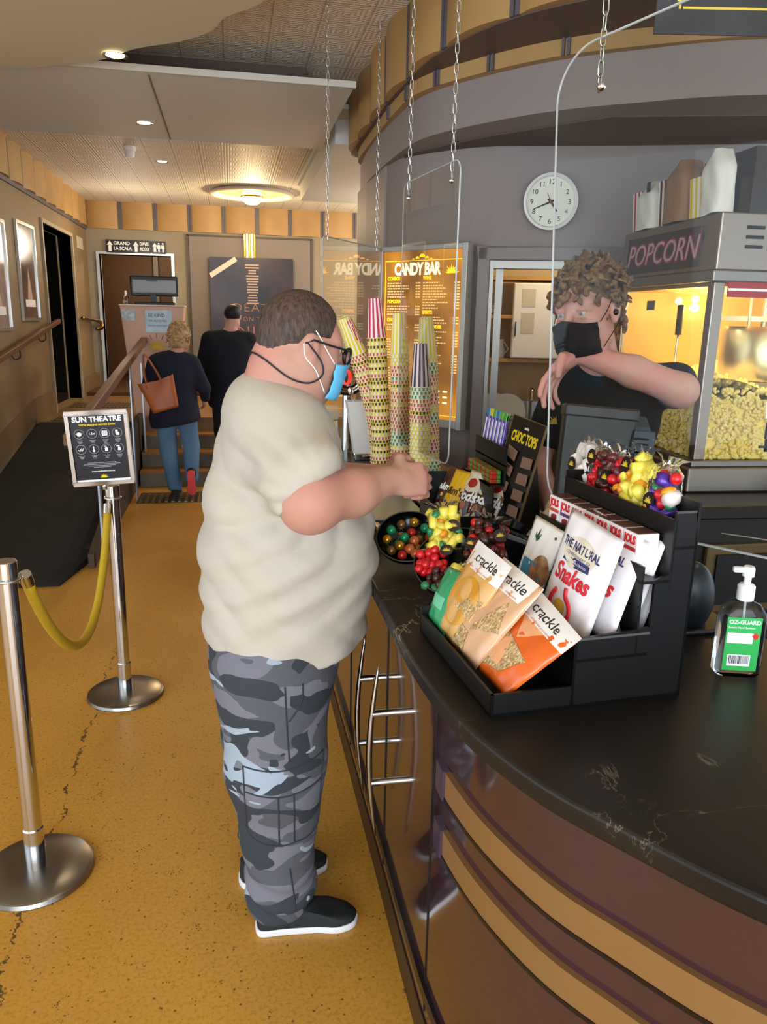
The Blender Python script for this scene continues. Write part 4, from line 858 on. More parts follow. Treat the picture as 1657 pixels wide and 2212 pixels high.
# trousers
m = mat('grey_camouflage', '#5b6068', .85, bump=(90, .15)); t = NT(m); b = bsdf(m)
mp = t.new('Mapping'); mp.inputs['Scale'].default_value = (5.0, 5.0, 10.5); t.lk(t.new('TexCoord').outputs['Object'], mp.inputs[0])
def layer(off_, lo, prev, c, det=1.5, dist=.9):
    a = t.new('VectorMath', operation='ADD'); a.inputs[1].default_value = off_; t.lk(mp.outputs[0], a.inputs[0]); n = t.new('TexNoise', i_Scale=1.0, i_Detail=det, i_Distortion=dist); t.lk(a.outputs[0], n.inputs['Vector'])
    return t.mix(t.math('GREATER_THAN', n.outputs[0], lo), prev, c)
t.lk(layer((31, 5, 2), .63, layer((3, 17, 9), .545, layer((0, 0, 0), .50, '#4f5157', '#6b6b74'), '#2f343a'), '#93a0ab', 2.2, 1.4), b.inputs['Base Color'])
camo = m
TR = SDF((-.22, 1.60, .03), (.42, 2.30, .97), .0065)
TR.ell((.095, 1.955, .84), (.178, .19, .15), None, .05)
TR.cap((.085, 1.865, .80), (.088, 1.855, .52), .155, .128, .05); TR.cap((.088, 1.855, .52), (.095, 1.86, .16), .126, .088, .04); TR.cap((.095, 1.86, .16), (.085, 1.865, .10), .088, .078, .03)
TR.cap((.08, 2.05, .80), (.07, 2.08, .52), .15, .122, .05); TR.cap((.07, 2.08, .52), (.07, 2.10, .15), .120, .085, .04)
def tf(X, Y, Z):
    lo_ = np.exp(-((Z-.14)/.09)**2); return .009*lo_*np.sin(75*Z+14*X+5*np.sin(9*Y))+.004*np.sin(30*Z+18*X+8*Y)*np.exp(-((Z-.5)/.25)**2)
TR.warp(tf); TR.plane((0, 0, .075), (0, 0, -1)); TR.plane((0, 0, .93), (0, 0, 1))
trs = TR.mesh('trousers', camo, man, 1)
Mi = man.matrix_basis.inverted()
# cargo pocket and seams follow the near leg
def leg_y(x, z):
    return None
def shell_pts(ob):
    me = ob.data; a = np.empty(len(me.vertices)*3, np.float32); me.vertices.foreach_get('co', a); return a.reshape(-1, 3)
from mathutils.bvhtree import BVHTree
def bvh(ob): me = ob.data; return BVHTree.FromPolygons([v.co for v in me.vertices], [p.vertices[:] for p in me.polygons])
def project(bv, pts, d, lift): # pts local, cast along d
    o = []
    for p in pts:
        h = bv.ray_cast(Vector(p)-Vector(d)*.6, Vector(d))
        if h[0] is not None: o.append(h[0]-Vector(d)*lift)
    return o
tb = bvh(trs); seam = mat('dark_seam', '#2b2f35', .8)
def L_(x, z): return (x-.13, 0, z)
sm = MB()
for pl_ in ([(.105, .83), (.11, .7), (.115, .62)], [(.115, .28), (.125, .2), (.13, .14)], [(.0, .60), (.10, .595), (.205, .61)], [(.005, .535), (.10, .525), (.20, .53)], [(.0, .60), (.005, .45), (.01, .385), (.06, .362), (.13, .36), (.19, .38), (.2, .53), (.205, .61)], [(.085, .525), (.088, .365)], [(.125, .525), (.128, .365)], [(.15, .83), (.145, .78), (.115, .735)]):
    P = project(tb, [L_(*p) for p in [tuple(v) for v in [(q.x, q.y) for q in catmull([(a, b_, 0) for a, b_ in pl_], 8)]]], (0, 1, 0), .0005)
    if len(P) > 2: sm.tube(P, .0022, 5)
sm.build('seams', seam, trs, smooth=True)
def patch(bv, x0, x1, z0, z1, n, lift): 
    return None
# shoes
def shoe(M, root, um, sm_, ln=.27, sole_h=.022, nm='shoe'):
    P = [(-.48, 0), (-.46, .10), (-.40, .135), (-.2, .13), (0, .125), (.15, .155), (.3, .175), (.42, .13), (.5, .03), (.5, -.02), (.45, -.10), (.3, -.15), (.1, -.125), (-.2, -.12), (-.4, -.13), (-.46, -.09)]
    out = [(p.x*ln, p.y*ln) for p in catmull([(a, b_, 0) for a, b_ in P+[P[0]]], 4)][:-1]
    top = MB(); n = len(out); rows = []
    for z, s, cx_ in ((sole_h, 1, 0), (.045, 1.0, 0), (.062, .90, -.01), (.075, .72, -.035)):
        vs = []
        for x, y in out:
            fx = max(0, x/ln-.0); zz_ = z if z <= sole_h else sole_h+(z-sole_h)*(1-.45*min(1, fx*2)**1.5); vs.append((cx_*1.0+x*s, y*s, zz_))
        rows.append(vs)
    vs = [v for r_ in rows for v in r_]; fs = [(k*n+i, k*n+(i+1) % n, (k+1)*n+(i+1) % n, (k+1)*n+i) for k in range(3) for i in range(n)]+[tuple(range(3*n, 4*n))]
    top.add(vs, fs, M); top.cyl((-.26*ln, 0, .05), (-.27*ln, 0, .12), .042, .045, 20, M)
    so = top.build(nm, um, root, smooth=True); s_ = MB()
    s_.prism([(x*1.03, y*1.05) for x, y in out], 0, sole_h, M); s_.build('sole', sm_, so, smooth=40, bevel=.004); return so
shoe_dk = mat('black_knit_shoe', '#1a2022', .7, bump=(200, .3)); sole_w = mat('white_sole', '#dcdde0', .5)
shoe(Mi @ T(.165, 1.865, .0) @ RZ(-4), man, shoe_dk, sole_w, .29); shoe(Mi @ T(.115, 2.085, 0) @ RZ(8), man, shoe_dk, sole_w, .28)
# glasses with cord, mask with ear loops
def hp(*p): return Mi @ Vector(H.p(*p))
gm_ = mat('black_glasses_frame', '#14151c', .25); g = MB()
for x in (-1, 1):
    g.tube([hp(x*.033+.024*math.cos(a), .112-.004*abs(math.cos(a)), -.004+.020*math.sin(a)) for a in [2*math.pi*i/24 for i in range(24)]], .0028, 8, closed=True)
    g.tube([hp(x*.058, .106, .006), hp(x*.080, .095, .008), hp(x*.086, .04, .010), hp(x*.088, -.005, .014), hp(x*.088, -.025, .002)], .0026, 6)
g.tube([hp(-.010, .113, .002), hp(0, .116, .005), hp(.010, .113, .002)], .0026, 6); gl_ = g.build('glasses', gm_, man, smooth=True)
ln_ = MB()
for x in (-1, 1): ln_.add([tuple(hp(x*.033+.022*math.cos(a), .111, -.004+.018*math.sin(a))) for a in [2*math.pi*i/20 for i in range(20)]], [tuple(range(20))])
ln_.build('lenses', mat('lens', '#f4f4f4', .02, trans=1, ior=1.1), gl_)
cd = MB(); cd.tube([Mi @ Vector(p) for p in catmull([H.p(.089, -.02, .004), H.p(.092, .02, -.03), H.p(.095, .03, -.062), H.p(.095, -.0, -.088), H.p(.088, -.05, -.085), H.p(.05, -.105, -.055), H.p(0, -.125, -.045), H.p(-.06, -.10, -.06), H.p(-.09, -.02, -.01)], 6)], .0022, 6); cd.build('glasses_cord', mat('black_cord', '#15151a', .6), man, smooth=True)
def mask(root, H, Mi, m, loops, w=1.0, lowz=-.098, hz=-.028):
    def fn(u, v):
        a = (u-.5)*math.pi*.92; x = .066*w*math.sin(a)*(1.0-.10*(v-.5)**2); base = .058+.060*math.cos(a)**.9
        nose_ = .012*math.exp(-(a/.35)**2)*(1 if v < .4 else .35); y = base+nose_+.004*math.sin(v*18)*.4-.012*max(0, v-.6)*2
        zt = hz+.012*math.exp(-(a/.5)**2)-.004*abs(a); zb = lowz-.004*math.cos(a); return tuple(Mi @ Vector(H.p(x, y, zt+(zb-zt)*v)))
    k = MB(); k.grid(fn, 28, 12); ob = k.build('face_mask', m, root, smooth=True); q = ob.modifiers.new('thick', 'SOLIDIFY'); q.thickness = .0015
    for s_ in (-1, 1):
        lp = MB()
        e = lambda *p: Mi @ Vector(H.p(*p))
        lp.tube(catmull([e(s_*.068*w, .062, hz-.006), e(s_*.078, .035, -.002), e(s_*.082, .012, .022), e(s_*.086, -.004, .036)], 5), .0015, 6)
        lp.tube(catmull([e(s_*.066*w, .052, lowz+.012), e(s_*.080*w, .012, -.055), e(s_*.088, -.018, -.03), e(s_*.092, -.030, -.0)], 5), .0015, 6)
        lp.build('ear_loop', loops, ob, smooth=True)
    return ob
mask(man, H, Mi, mat('blue_surgical_mask', '#5fb4dc', .7, bump=(40, .1)), mat('white_loop', '#eceef0', .6), 1.15, -.116, -.024)
# ------------------------------------------------------------------ other people
skin2 = skin_mat('pale_skin', '#c79a88', '#cc8d80', 9)
# worker behind the big screen: torso towards the counter, right forearm raised across the chest
wk = thing('person', 'curly-haired worker in a black t-shirt and black mask reaching over the counter', 'person', (1.22, 2.30, .10))
HW = Head((1.070, 2.265, 1.735), basis(126, -10, 6), 1.10)
S3 = SDF((.84, 2.02, .08), (1.46, 2.62, 1.92), .005)
HW.skull(S3, .95)
nk = (1.16, 2.33, 1.56)
S3.cap(HW.p(0, -.03, -.03), nk, .055, .062, .03); S3.ell((1.22, 2.38, 1.45), (.13, .12, .12), None, .06); S3.ell((1.24, 2.38, 1.2), (.13, .12, .3), None, .08)
ws, we, ww = (1.345, 2.26, 1.50), (1.36, 2.14, 1.545), (1.02, 2.22, 1.615)
ws = (1.36, 2.36, 1.50); we = (1.355, 2.17, 1.505)
S3.cap(ws, we, .058, .050, .03); S3.cap(we, (1.2, 2.185, 1.56), .050, .047, .025); S3.cap((1.2, 2.185, 1.56), ww, .047, .029, .02)
hand_fingers(S3, ww, (-.62, .02, -.72), (-.55, -.6, .5), (-.6, .35, .62), (.32, .42, .55, .62), 1.08, .14)
S3.cap((1.10, 2.48, 1.48), (1.04, 2.50, 1.22), .055, .045, .03); S3.cap((1.04, 2.50, 1.22), (1.02, 2.28, 1.11), .043, .030, .02); hand_fingers(S3, (1.02, 2.28, 1.11), (-.2, -.95, -.15), (.9, -.2, .1), (0, 0, 1), (.4, .45, .5, .5), 1.0)
for x in (1.16, 1.34): S3.cap((x, 2.40, .98), (x, 2.40, .5), .075, .055, .05); S3.cap((x, 2.40, .5), (x, 2.41, .14), .052, .04, .03); S3.cap((x, 2.43, .13), (x-.03, 2.32, .125), .035, .028, .02)
S3.mesh('body', skin2, wk, 1); eyes(wk, HW, '#6a7884')
bt = mat('black_cotton', '#0f0e0e', .9, bump=(14, .1)); TB = SDF((.95, 2.05, .84), (1.62, 2.72, 1.66), .008)
TB.ell((1.23, 2.375, 1.42), (.165, .150, .17), None, .06); TB.ell((1.24, 2.385, 1.15), (.165, .15, .30), None, .08); TB.cap((1.24, 2.385, 1.1), (1.24, 2.385, .95), .155, .16, .05); TB.ell((1.21, 2.36, 1.53), (.14, .085, .060), None, .05)
TB.cap((1.33, 2.37, 1.51), (1.375, 2.235, 1.515), .068, .072, .04); TB.cap((1.12, 2.46, 1.49), (1.06, 2.49, 1.34), .068, .068, .04)
TB.warp(lambda X, Y, Z: .004*np.sin(24*Z+16*X+6*np.sin(9*Y))); TB.plane((1.37, 2.205, 1.515), (.1, -1, .05)); TB.ell((1.15, 2.33, 1.60), (.062, .058, .040), None, .008, cut=True); TB.plane((0, 0, .9), (0, 0, -1))
tw = TB.mesh('t_shirt', bt, wk, 1)
PT = SDF((1.02, 2.22, .14), (1.46, 2.58, .99), .010)
PT.ell((1.24, 2.39, .92), (.16, .13, .12), None, .04)
for x in (1.16, 1.34): PT.cap((x, 2.40, .88), (x, 2.40, .5), .095, .078, .05); PT.cap((x, 2.40, .5), (x, 2.41, .18), .078, .062, .03)
PT.mesh('trousers', mat('black_trousers', '#121214', .85), wk, 1)
MiW = wk.matrix_basis.inverted()
for x in (1.16, 1.34): shoe(MiW @ T(x-.02, 2.36, .10) @ RZ(-100), wk, shoe_dk, mat('black_sole', '#141414', .6), .26)
# curls
random.seed(11); cm = m_hair('curly_blond_brown_hair', '#3a2818', '#8f6c42', (60, 60, 60), .5)
CH = SDF(HW.o-.19, HW.o+.19, .004)
HW.e(CH, (0, -.022, .046), (.082, .100, .084), .01); CH.plane(HW.p(0, .060, .04), HW.B @ np.array((0, .92, -.40)), .01); HW.e(CH, (0, -.07, -.035), (.062, .042, .06), .03)
for i in range(520):
    a = random.uniform(0, 2*math.pi); zz_ = random.uniform(-.75, 1); r_ = math.sqrt(max(0, 1-zz_*zz_)); x, y, z = .098*r_*math.cos(a), -.022+.112*r_*math.sin(a), .046+.098*zz_
    if y > .035 and z < .062: continue
    if y > .015 and z < .035: continue
    q = random.uniform(.006, .011); p = HW.p(x, y, z); j = np.array([random.uniform(-1, 1) for _ in range(3)])*.018
    CH.cap(p, p+j, q*.75, q*.55, .004)
for x, y, z in [(-.06, .088, .058), (-.035, .10, .052), (-.01, .104, .056), (.015, .104, .050), (.04, .096, .054), (.062, .08, .050), (-.075, .06, .04), (.078, .055, .032), (.088, .02, .03), (.09, -.04, -.03), (.085, -.06, -.06), (.06, -.09, -.075), (.02, -.10, -.085), (-.03, -.10, -.08), (-.07, -.075, -.06), (-.088, -.03, -.02), (.075, -.035, -.055)]:
    for k in range(3):
        p = HW.p(x+random.uniform(-.008, .008), y+random.uniform(-.006, .006), z+random.uniform(-.012, .012)); CH.cap(p, p+HW.B @ np.array((random.uniform(-.008, .008), .004, random.uniform(-.016, .002))), .009, .006, .004)
CH.mesh('hair', cm, wk, 0)
MiK = MiW
def mask2():
    global H_; return mask(wk, HW, MiW, mat('black_cloth_mask', '#0e0f10', .85), mat('black_loop', '#111111', .6), 1.05, -.105, -.018)
mask2()
eb = MB(); eb.ball(HW.p(-.086, .002, -.010), .010, 12, 8); 
for v_ in range(len(eb.v)): eb.v[v_] = tuple(MiW @ Vector(eb.v[v_]))
eb.build('earbud', mat('black_earbud', '#0c0c0d', .3), wk, smooth=True)
bwk = bvh(tw); P = project(bwk, [MiW @ Vector(p) for p in [(1.06, 2.0, 1.37)]], (0, 1, 0), .003)
if P: sunburst(frame(P[0], (1, -.15, 0), (0, 0, 1)), .035, mat('gold_shirt_print', '#b89a2a', .6), wk, 'shirt_emblem')
# woman climbing the stairs
wm = thing('person', 'woman in a navy cardigan and blue jeans with curly blond hair walking to the stairs', 'person', (-.52, 7.5, 0))
HM = Head((-.46, 7.52, 1.495), basis(-28, -12, 0), .98)
S4 = SDF((-.95, 7.1, 0), (.0, 8.0, 1.66), .013); HM.skull(S4)
S4.cap(HM.p(0, -.02, -.05), (-.50, 7.5, 1.33), .045, .055, .03); S4.ell((-.53, 7.5, 1.15), (.17, .11, .22), None, .06); S4.ell((-.54, 7.5, .90), (.17, .13, .18), None, .06)
for s_, e_, w_ in (((-.70, 7.5, 1.27), (-.77, 7.5, 1.03), (-.72, 7.66, .88)), ((-.36, 7.5, 1.27), (-.27, 7.52, 1.03), (-.27, 7.68, .90))):
    S4.cap(s_, e_, .05, .042, .03); S4.cap(e_, w_, .04, .028, .02); hand_fingers(S4, w_, (0, .6, -.5), (.3 if s_[0] > -.5 else -.3, 0, .8), (1 if s_[0] > -.5 else -1, 0, 0), (.6, .6, .7, .7), .95)
S4.cap((-.62, 7.5, .85), (-.60, 7.48, .46), .09, .06, .05); S4.cap((-.60, 7.48, .46), (-.57, 7.48, .09), .055, .04, .03)
S4.cap((-.45, 7.5, .85), (-.43, 7.52, .47), .09, .06, .05); S4.cap((-.43, 7.52, .47), (-.41, 7.42, .18), .055, .04, .03)
S4.mesh('body', skin2, wm, 1)
navy = mat('navy_knit', '#15182b', .9, bump=(60, .2))
C4 = SDF((-.95, 7.2, .6), (.0, 7.85, 1.42), .012)
C4.ell((-.53, 7.5, 1.18), (.205, .15, .20), None, .05); C4.cap((-.53, 7.5, 1.05), (-.54, 7.5, .76), .19, .245, .05, sq=(1, .75, 1)); C4.cap((-.66, 7.5, 1.28), (-.40, 7.5, 1.28), .075, .075, .05)
for s_, e_, w_ in (((-.70, 7.5, 1.26), (-.775, 7.5, 1.03), (-.74, 7.62, .92)), ((-.36, 7.5, 1.26), (-.265, 7.52, 1.03), (-.265, 7.64, .93))): C4.cap(s_, e_, .072, .062, .03); C4.cap(e_, w_, .058, .046, .02)
C4.warp(lambda X, Y, Z: .006*np.sin(26*X+4*Z)*np.exp(-((Z-.8)/.2)**2)); C4.plane((-.5, 7.5, .70), (.18, 0, -1)); C4.mesh('cardigan', navy, wm, 1)
jean = mat('blue_denim', '#4a6c8c', .8, bump=(120, .2), vary=(5, '#5d7f9c'))
J4 = SDF((-.9, 7.1, .04), (-.1, 7.8, .95), .012); J4.ell((-.535, 7.5, .80), (.185, .135, .13), None, .04)
J4.cap((-.63, 7.5, .80), (-.615, 7.48, .46), .100, .080, .03); J4.cap((-.615, 7.48, .46), (-.57, 7.48, .09), .080, .066, .02); J4.cap((-.44, 7.5, .80), (-.405, 7.52, .47), .100, .080, .03); J4.cap((-.405, 7.52, .47), (-.405, 7.43, .19), .080, .064, .02)
J4.plane((0, 0, .06), (0, 0, -1)); J4.plane((-.41, 7.42, .165), (0, -.35, -1)) if False else None; J4.mesh('jeans', jean, wm, 1)
MiM = wm.matrix_basis.inverted()
blk_shoe = mat('black_trainer', '#141416', .7); coral = mat('coral_sole', '#e2504c', .6)
shoe(MiM @ T(-.56, 7.53, 0) @ RZ(85), wm, blk_shoe, mat('dark_sole', '#1d1d20', .6), .25)
shoe(MiM @ Matrix(((0, -1, 0, -.405), (.30, 0, .954, 7.33), (-.954, 0, .30, .155), (0, 0, 0, 1))), wm, blk_shoe, coral, .26)
CW = SDF(HM.o-.18, HM.o+.18, .007); HM.e(CW, (0, -.03, .03), (.088, .098, .092), .02); HM.e(CW, (0, -.065, -.05), (.075, .05, .065), .03); CW.plane(HM.p(0, .055, .03), HM.B @ np.array((0, .95, -.3)), .01)
for i in range(130):
    a = random.uniform(0, 2*math.pi); zz_ = random.uniform(-.9, 1); r_ = math.sqrt(max(0, 1-zz_*zz_)); x, y, z = .098*r_*math.cos(a), -.03+.105*r_*math.sin(a), .012+.125*zz_
    if y > .02 and z < .06: continue
    p = HM.p(x, y, z); CW.cap(p, p+np.array([random.uniform(-1, 1) for _ in range(3)])*.02, .014, .008, .008)
CW.mesh('hair', m_hair('blond_curls', '#8a6a44', '#c8a878', (40, 40, 40)), wm, 0)
# tan shoulder bag
bg = thing('shoulder_bag', 'tan leather shoulder bag hanging from the arm of the woman in navy', 'bag', M=frame((-.64, 7.33, .97), (1, -.08, .30), (-.3, 0, 1)))
tanl = mat('tan_leather', '#b0602a', .45, vary=(5, '#9c5222'))
b_ = MB()
def bagf(u, v):
    a = 2*math.pi*u; c_, s_ = math.cos(a), math.sin(a); k = 1/max(abs(c_), abs(s_)*1.0)**.75; wd = .135+.055*v; dp = .065*(1-.55*v)+.004*math.sin(6*v+3*a)
    return (c_*k*wd*.88, -.125+.27*v+.02*abs(c_)*v, s_*k*dp)
b_.grid(bagf, 28, 10, cu=True); n0 = len(b_.v); b_.v.append((0, -.125, 0)); b_.f += [(n0, (i+1) % 28, i) for i in range(28)]; b_.m += [0]*28; b_.build('bag_body', tanl, bg, smooth=True)
hb = MB()
for z in (-.03, .03): hb.tube(catmull([(-.09, .10, z), (-.075, .24, z*.6), (-.02, .40, z*.3), (.03, .24, z*.6), (.05, .12, z)], 6), .007, 6)
hb.build('strap', tanl, bg, smooth=True)
ts = MB(); ts.tube(catmull([(-.11, .05, -.062), (-.07, .07, -.070), (-.03, .06, -.068)], 5), .005, 6); ts.build('strap_tab', mat('dark_leather', '#5c2c12', .5), bg, smooth=True)
# man in navy on the stairs
mb_ = thing('person', 'dark-haired balding man in a navy jumper on the stairs with his back turned', 'person', (-.02, 8.15, LZ/4))
HN = Head((.02, 8.18, 1.695), basis(-5, -8, 0), 1.0)
S5 = SDF((-.45, 7.9, .13), (.45, 8.5, 1.86), .013); HN.skull(S5); S5.cap(HN.p(0, -.02, -.05), (-.01, 8.17, 1.52), .055, .062, .03); S5.ell((-.02, 8.17, 1.3), (.20, .12, .26), None, .06); S5.ell((-.02, 8.17, 1.0), (.17, .13, .2), None, .06)
for sx in (-1, 1):
    S5.cap((-.02+sx*.20, 8.17, 1.46), (-.02+sx*.27, 8.18, 1.18), .055, .045, .03); S5.cap((-.02+sx*.27, 8.18, 1.18), (-.02+sx*.25, 8.3, .98), .042, .03, .02); hand_fingers(S5, (-.02+sx*.25, 8.3, .98), (0, .4, -.8), (-sx*.3, .8, 0), (sx, 0, 0), (.6, .6, .7, .7), 1.0)
    S5.cap((-.02+sx*.09, 8.17, .9), (-.02+sx*.09, 8.16, .55), .09, .06, .05); S5.cap((-.02+sx*.09, 8.16, .55), (-.02+sx*.09, 8.15, .22), .055, .04, .03)
S5.mesh('body', skin2, mb_, 1)
C5 = SDF((-.46, 7.92, .72), (.42, 8.46, 1.62), .012); C5.ell((-.02, 8.17, 1.36), (.26, .165, .20), None, .06); C5.cap((-.02, 8.17, 1.2), (-.02, 8.17, .88), .235, .24, .06, sq=(1, .72, 1)); C5.cap((-.2, 8.17, 1.47), (.16, 8.17, 1.47), .075, .075, .06)
for sx in (-1, 1): C5.cap((-.02+sx*.20, 8.17, 1.46), (-.02+sx*.28, 8.18, 1.18), .08, .068, .03); C5.cap((-.02+sx*.28, 8.18, 1.18), (-.02+sx*.26, 8.28, 1.01), .064, .05, .02)
C5.plane((0, 0, .78), (0, 0, -1)); C5.mesh('jumper', mat('navy_wool', '#101420', .9, bump=(60, .2)), mb_, 1)
P5 = SDF((-.32, 7.95, .17), (.28, 8.4, .98), .012); P5.ell((-.02, 8.17, .88), (.18, .14, .12), None, .04)
for sx in (-1, 1): P5.cap((-.02+sx*.09, 8.17, .86), (-.02+sx*.09, 8.16, .55), .11, .09, .05); P5.cap((-.02+sx*.09, 8.16, .55), (-.02+sx*.09, 8.15, .24), .088, .075, .03)
P5.mesh('trousers', mat('dark_trousers', '#16181e', .85), mb_, 1); MiN = mb_.matrix_basis.inverted()
for sx in (-1, 1): shoe(MiN @ T(-.02+sx*.09, 8.10, LZ/4) @ RZ(88), mb_, blk_shoe, mat('dark_sole', '#1d1d20', .6), .24)
CN = SDF(HN.o-.18, HN.o+.18, .006); HN.e(CN, (0, -.022, .030), (.086, .100, .085), .02); CN.plane(HN.p(0, .04, .04), HN.B @ np.array((0, .95, -.3)), .01); CN.plane(HN.p(0, 0, -.055), HN.B @ np.array((0, 0, -1)), .01); HN.e(CN, (0, -.02, .13), (.05, .075, .03), .01, cut=True)
CN.warp(lambda X, Y, Z: .001*np.sin(300*X)*np.sin(280*Z)); CN.mesh('hair', m_hair('black_hair', '#0e0c0c', '#2a2524', (60, 60, 30)), mb_, 0)
# ------------------------------------------------------------------ rope stanchions
def stanchion(x, y, label, h=1.0):
    t = thing('stanchion', label, 'stanchion', (x, y, 0))
    MB().lathe([(0, .004), (.168, .0), (.170, .004), (.166, .016), (.155, .022), (.06, .026), (0, .026)], n=64, caps=False).build('base', mat('satin_steel', '#96928c', .28, 1.0), t, smooth=30)
    MB().lathe([(.030, .026), (.0305, .16), (.0275, .165), (.0275, h-.05), (.031, h-.048), (.031, h-.002), (.029, h), (0, h)], n=40).build('pole', chrome, t, smooth=30)
    MB().tube([(.034*math.cos(a), .034*math.sin(a), h-.055) for a in [2*math.pi*i/24 for i in range(24)]], .004, 6, closed=True).build('collar_ring', chrome, t, smooth=True); return t
stanchion(-.64, 2.22, 'chrome stanchion nearest the camera with a wide steel base', 1.02)
s2 = stanchion(-.52, 3.39, 'chrome stanchion with the notice frame mounted on top', .985)
m = mat('yellow_rope', '#b8981c', .7); t = NT(m); b = bsdf(m); n = t.new('TexNoise', i_Scale=140.0, i_Detail=3.0); t.lk(t.new('TexCoord').outputs['Object'], n.inputs['Vector']); u = t.new('Bump', i_Strength=.6, i_Distance=.003); t.lk(n.outputs[0], u.inputs['Height']); t.lk(u.outputs[0], b.inputs['Normal'])
rp = thing('barrier_rope', 'yellow braided rope sagging between the two chrome stanchions', 'rope', (-.6, 2.25, .95))
A3, B3 = Vector((-.602, 2.265, .955)), Vector((-.535, 3.335, .90)); RP = []
for i in range(41):
    t_ = i/40; q = A3.lerp(B3, t_); q.z -= .395*(1-(2*t_-1)**2)**.92+.0; q.x += .01*math.sin(math.pi*t_); RP.append(q-Vector((-.6, 2.25, .95)))
rb = MB(); rb.tube(RP, .0165, 12); rb.build('rope', m, rp, smooth=True)
for e in (0, -1):
    d_ = (RP[1]-RP[0]) if e == 0 else (RP[-2]-RP[-1]); MB().cyl(RP[e]-d_.normalized()*.012, RP[e]+d_.normalized()*.03, .0185, n=16).build('rope_ferrule', chrome, rp, smooth=40)
hk = MB(); q = RP[0]; hk.tube([q+Vector((-.004, -.012, .0)), q+Vector((-.006, -.024, .016)), q+Vector((-.008, -.034, .008)), q+Vector((-.008, -.036, -.006))], .004, 6); q = RP[-1]; hk.tube([q+Vector((.002, .01, .0)), q+Vector((.003, .018, .018)), q+Vector((.004, .026, .014)), q+Vector((.004, .028, .0))], .004, 6); hk.build('hook', chrome, rp, smooth=True)
# notice frame
nf = thing('notice_frame', 'chrome-framed black theatre safety notice standing on the far stanchion', 'sign', M=T(-.545, 3.37, .99) @ RZ(3) @ RY(-2.5) @ RX(6))
# local: x right, z up, faces -y
Mf = Matrix(((1, 0, 0, 0), (0, 0, -1, 0), (0, 1, 0, 0), (0, 0, 0, 1)))
FW, FH = .248, .325
w = MB(Mf); w.box((-FW/2, 0, -.006), (FW/2, .018, .010)); w.box((-FW/2, FH-.018, -.006), (FW/2, FH, .010)); w.box((-FW/2, .018, -.006), (-FW/2+.018, FH-.018, .010)); w.box((FW/2-.018, .018, -.006), (FW/2, FH-.018, .010)); w.cyl((0, -.02, 0), (0, .0, 0), .012); w.build('frame', mat('polished_frame', '#c9cbd0', .12, 1), nf, bevel=.003)
w = MB(Mf); w.box((-FW/2+.016, .016, -.002), (FW/2-.016, FH-.016, .002)); w.build('poster', mat('near_black_poster', '#1a1b24', .3), nf)
w = MB(Mf); w.box((-FW/2+.018, .018, .0021), (FW/2-.018, .027, .003)); w.build('white_strip', whitep, nf)
F = lambda x, y: Mf @ T(x, y, .0024)
text('SUN THEATRE', .030, F(0, .286), whitep, nf, bold=.0012, sx=1.0); text("WE'RE MAKING MOVIES SAFER", .0105, F(0, .263), yellowm, nf, bold=.0003)
ic = MB(); gy = MB()
for r_ in range(2):
    for c_ in range(4):
        x = -.075+.050*c_; y = .226-.066*r_; ic.tube([tuple(Mf @ Vector((x+.0195*math.cos(a), y+.0195*math.sin(a), .0028))) for a in [2*math.pi*i/24 for i in range(24)]], .0007, 4, closed=True)
        for k, wd in enumerate((.024, .018, .012)): gy.box((x-wd/2, y-.027-.0055*k, .0022), (x+wd/2, y-.0295-.0055*k, .0026))
gy.v = [tuple(Mf @ Vector(v)) for v in gy.v]; gy.build('caption_lines', mat('grey_print', '#9a9aa2', .5), nf, kind='stuff'); ic.build('icon_rings', mat('pale_ring', '#c8c8d0', .4), nf, smooth=True)
def icon(fn): w = MB(Mf); fn(w); w.build('icon', whitep, nf)
z0, z1 = .0022, .0032
def at2(c_, r_): return -.075+.050*c_, .226-.066*r_
x, y = at2(0, 0); icon(lambda w: (w.prism([(x-.010, y+.004), (x, y+.009), (x+.010, y+.004), (x+.008, y-.006), (x, y-.010), (x-.008, y-.006)], z0, z1), w.box((x-.015, y+.001, z0), (x+.015, y+.0025, z1))))
x, y = at2(1, 0); text('1.5m', .013, F(x, y), whitep, nf, 'icon', bold=.0003)
x, y = at2(2, 0); icon(lambda w: [w.box((x-.0105+.0075*k, y-.011, z0), (x-.0045+.0075*k, y+.011, z1)) for k in range(3)]+[w.box((x-.012, y-.005, z0), (x+.012, y+.005, z1))])
x, y = at2(3, 0); icon(lambda w: (w.prism([(x-.007, y+.012), (x+.003, y+.012), (x+.003, y+.003), (x+.009, y), (x+.008, y-.011), (x-.003, y-.011), (x-.007, y-.003)], z0, z1)))
x, y = at2(0, 1); icon(lambda w: [w.prism([(x-.010+.008*k, y), (x-.006+.008*k, y-.004), (x+.002+.008*k, y+.007), (x+.004+.008*k, y+.006), (x-.005+.008*k, y-.009), (x-.012+.008*k, y-.001)], z0, z1) for k in range(2)])
x, y = at2(1, 1); icon(lambda w: (w.box((x-.0022, y-.006, z0), (x+.0022, y+.012, z1)), w.prism([(x+.005*math.cos(a), y-.008+.005*math.sin(a)) for a in [2*math.pi*i/12 for i in range(12)]], z0, z1)))
x, y = at2(2, 1); icon(lambda w: (w.prism([(x-.006, y-.011), (x+.006, y-.011), (x+.006, y+.002), (x+.002, y+.006), (x-.002, y+.006), (x-.006, y+.002)], z0, z1), w.box((x-.002, y+.006, z0), (x+.001, y+.011, z1)), w.box((x-.008, y+.009, z0), (x, y+.011, z1))))
x, y = at2(3, 1); icon(lambda w: (w.prism([(x-.005, y-.011), (x+.007, y-.011), (x+.006, y+.002), (x+.002, y+.006), (x-.003, y+.005)], z0, z1), w.box((x-.009, y+.007, z0), (x+.004, y+.012, z1))))
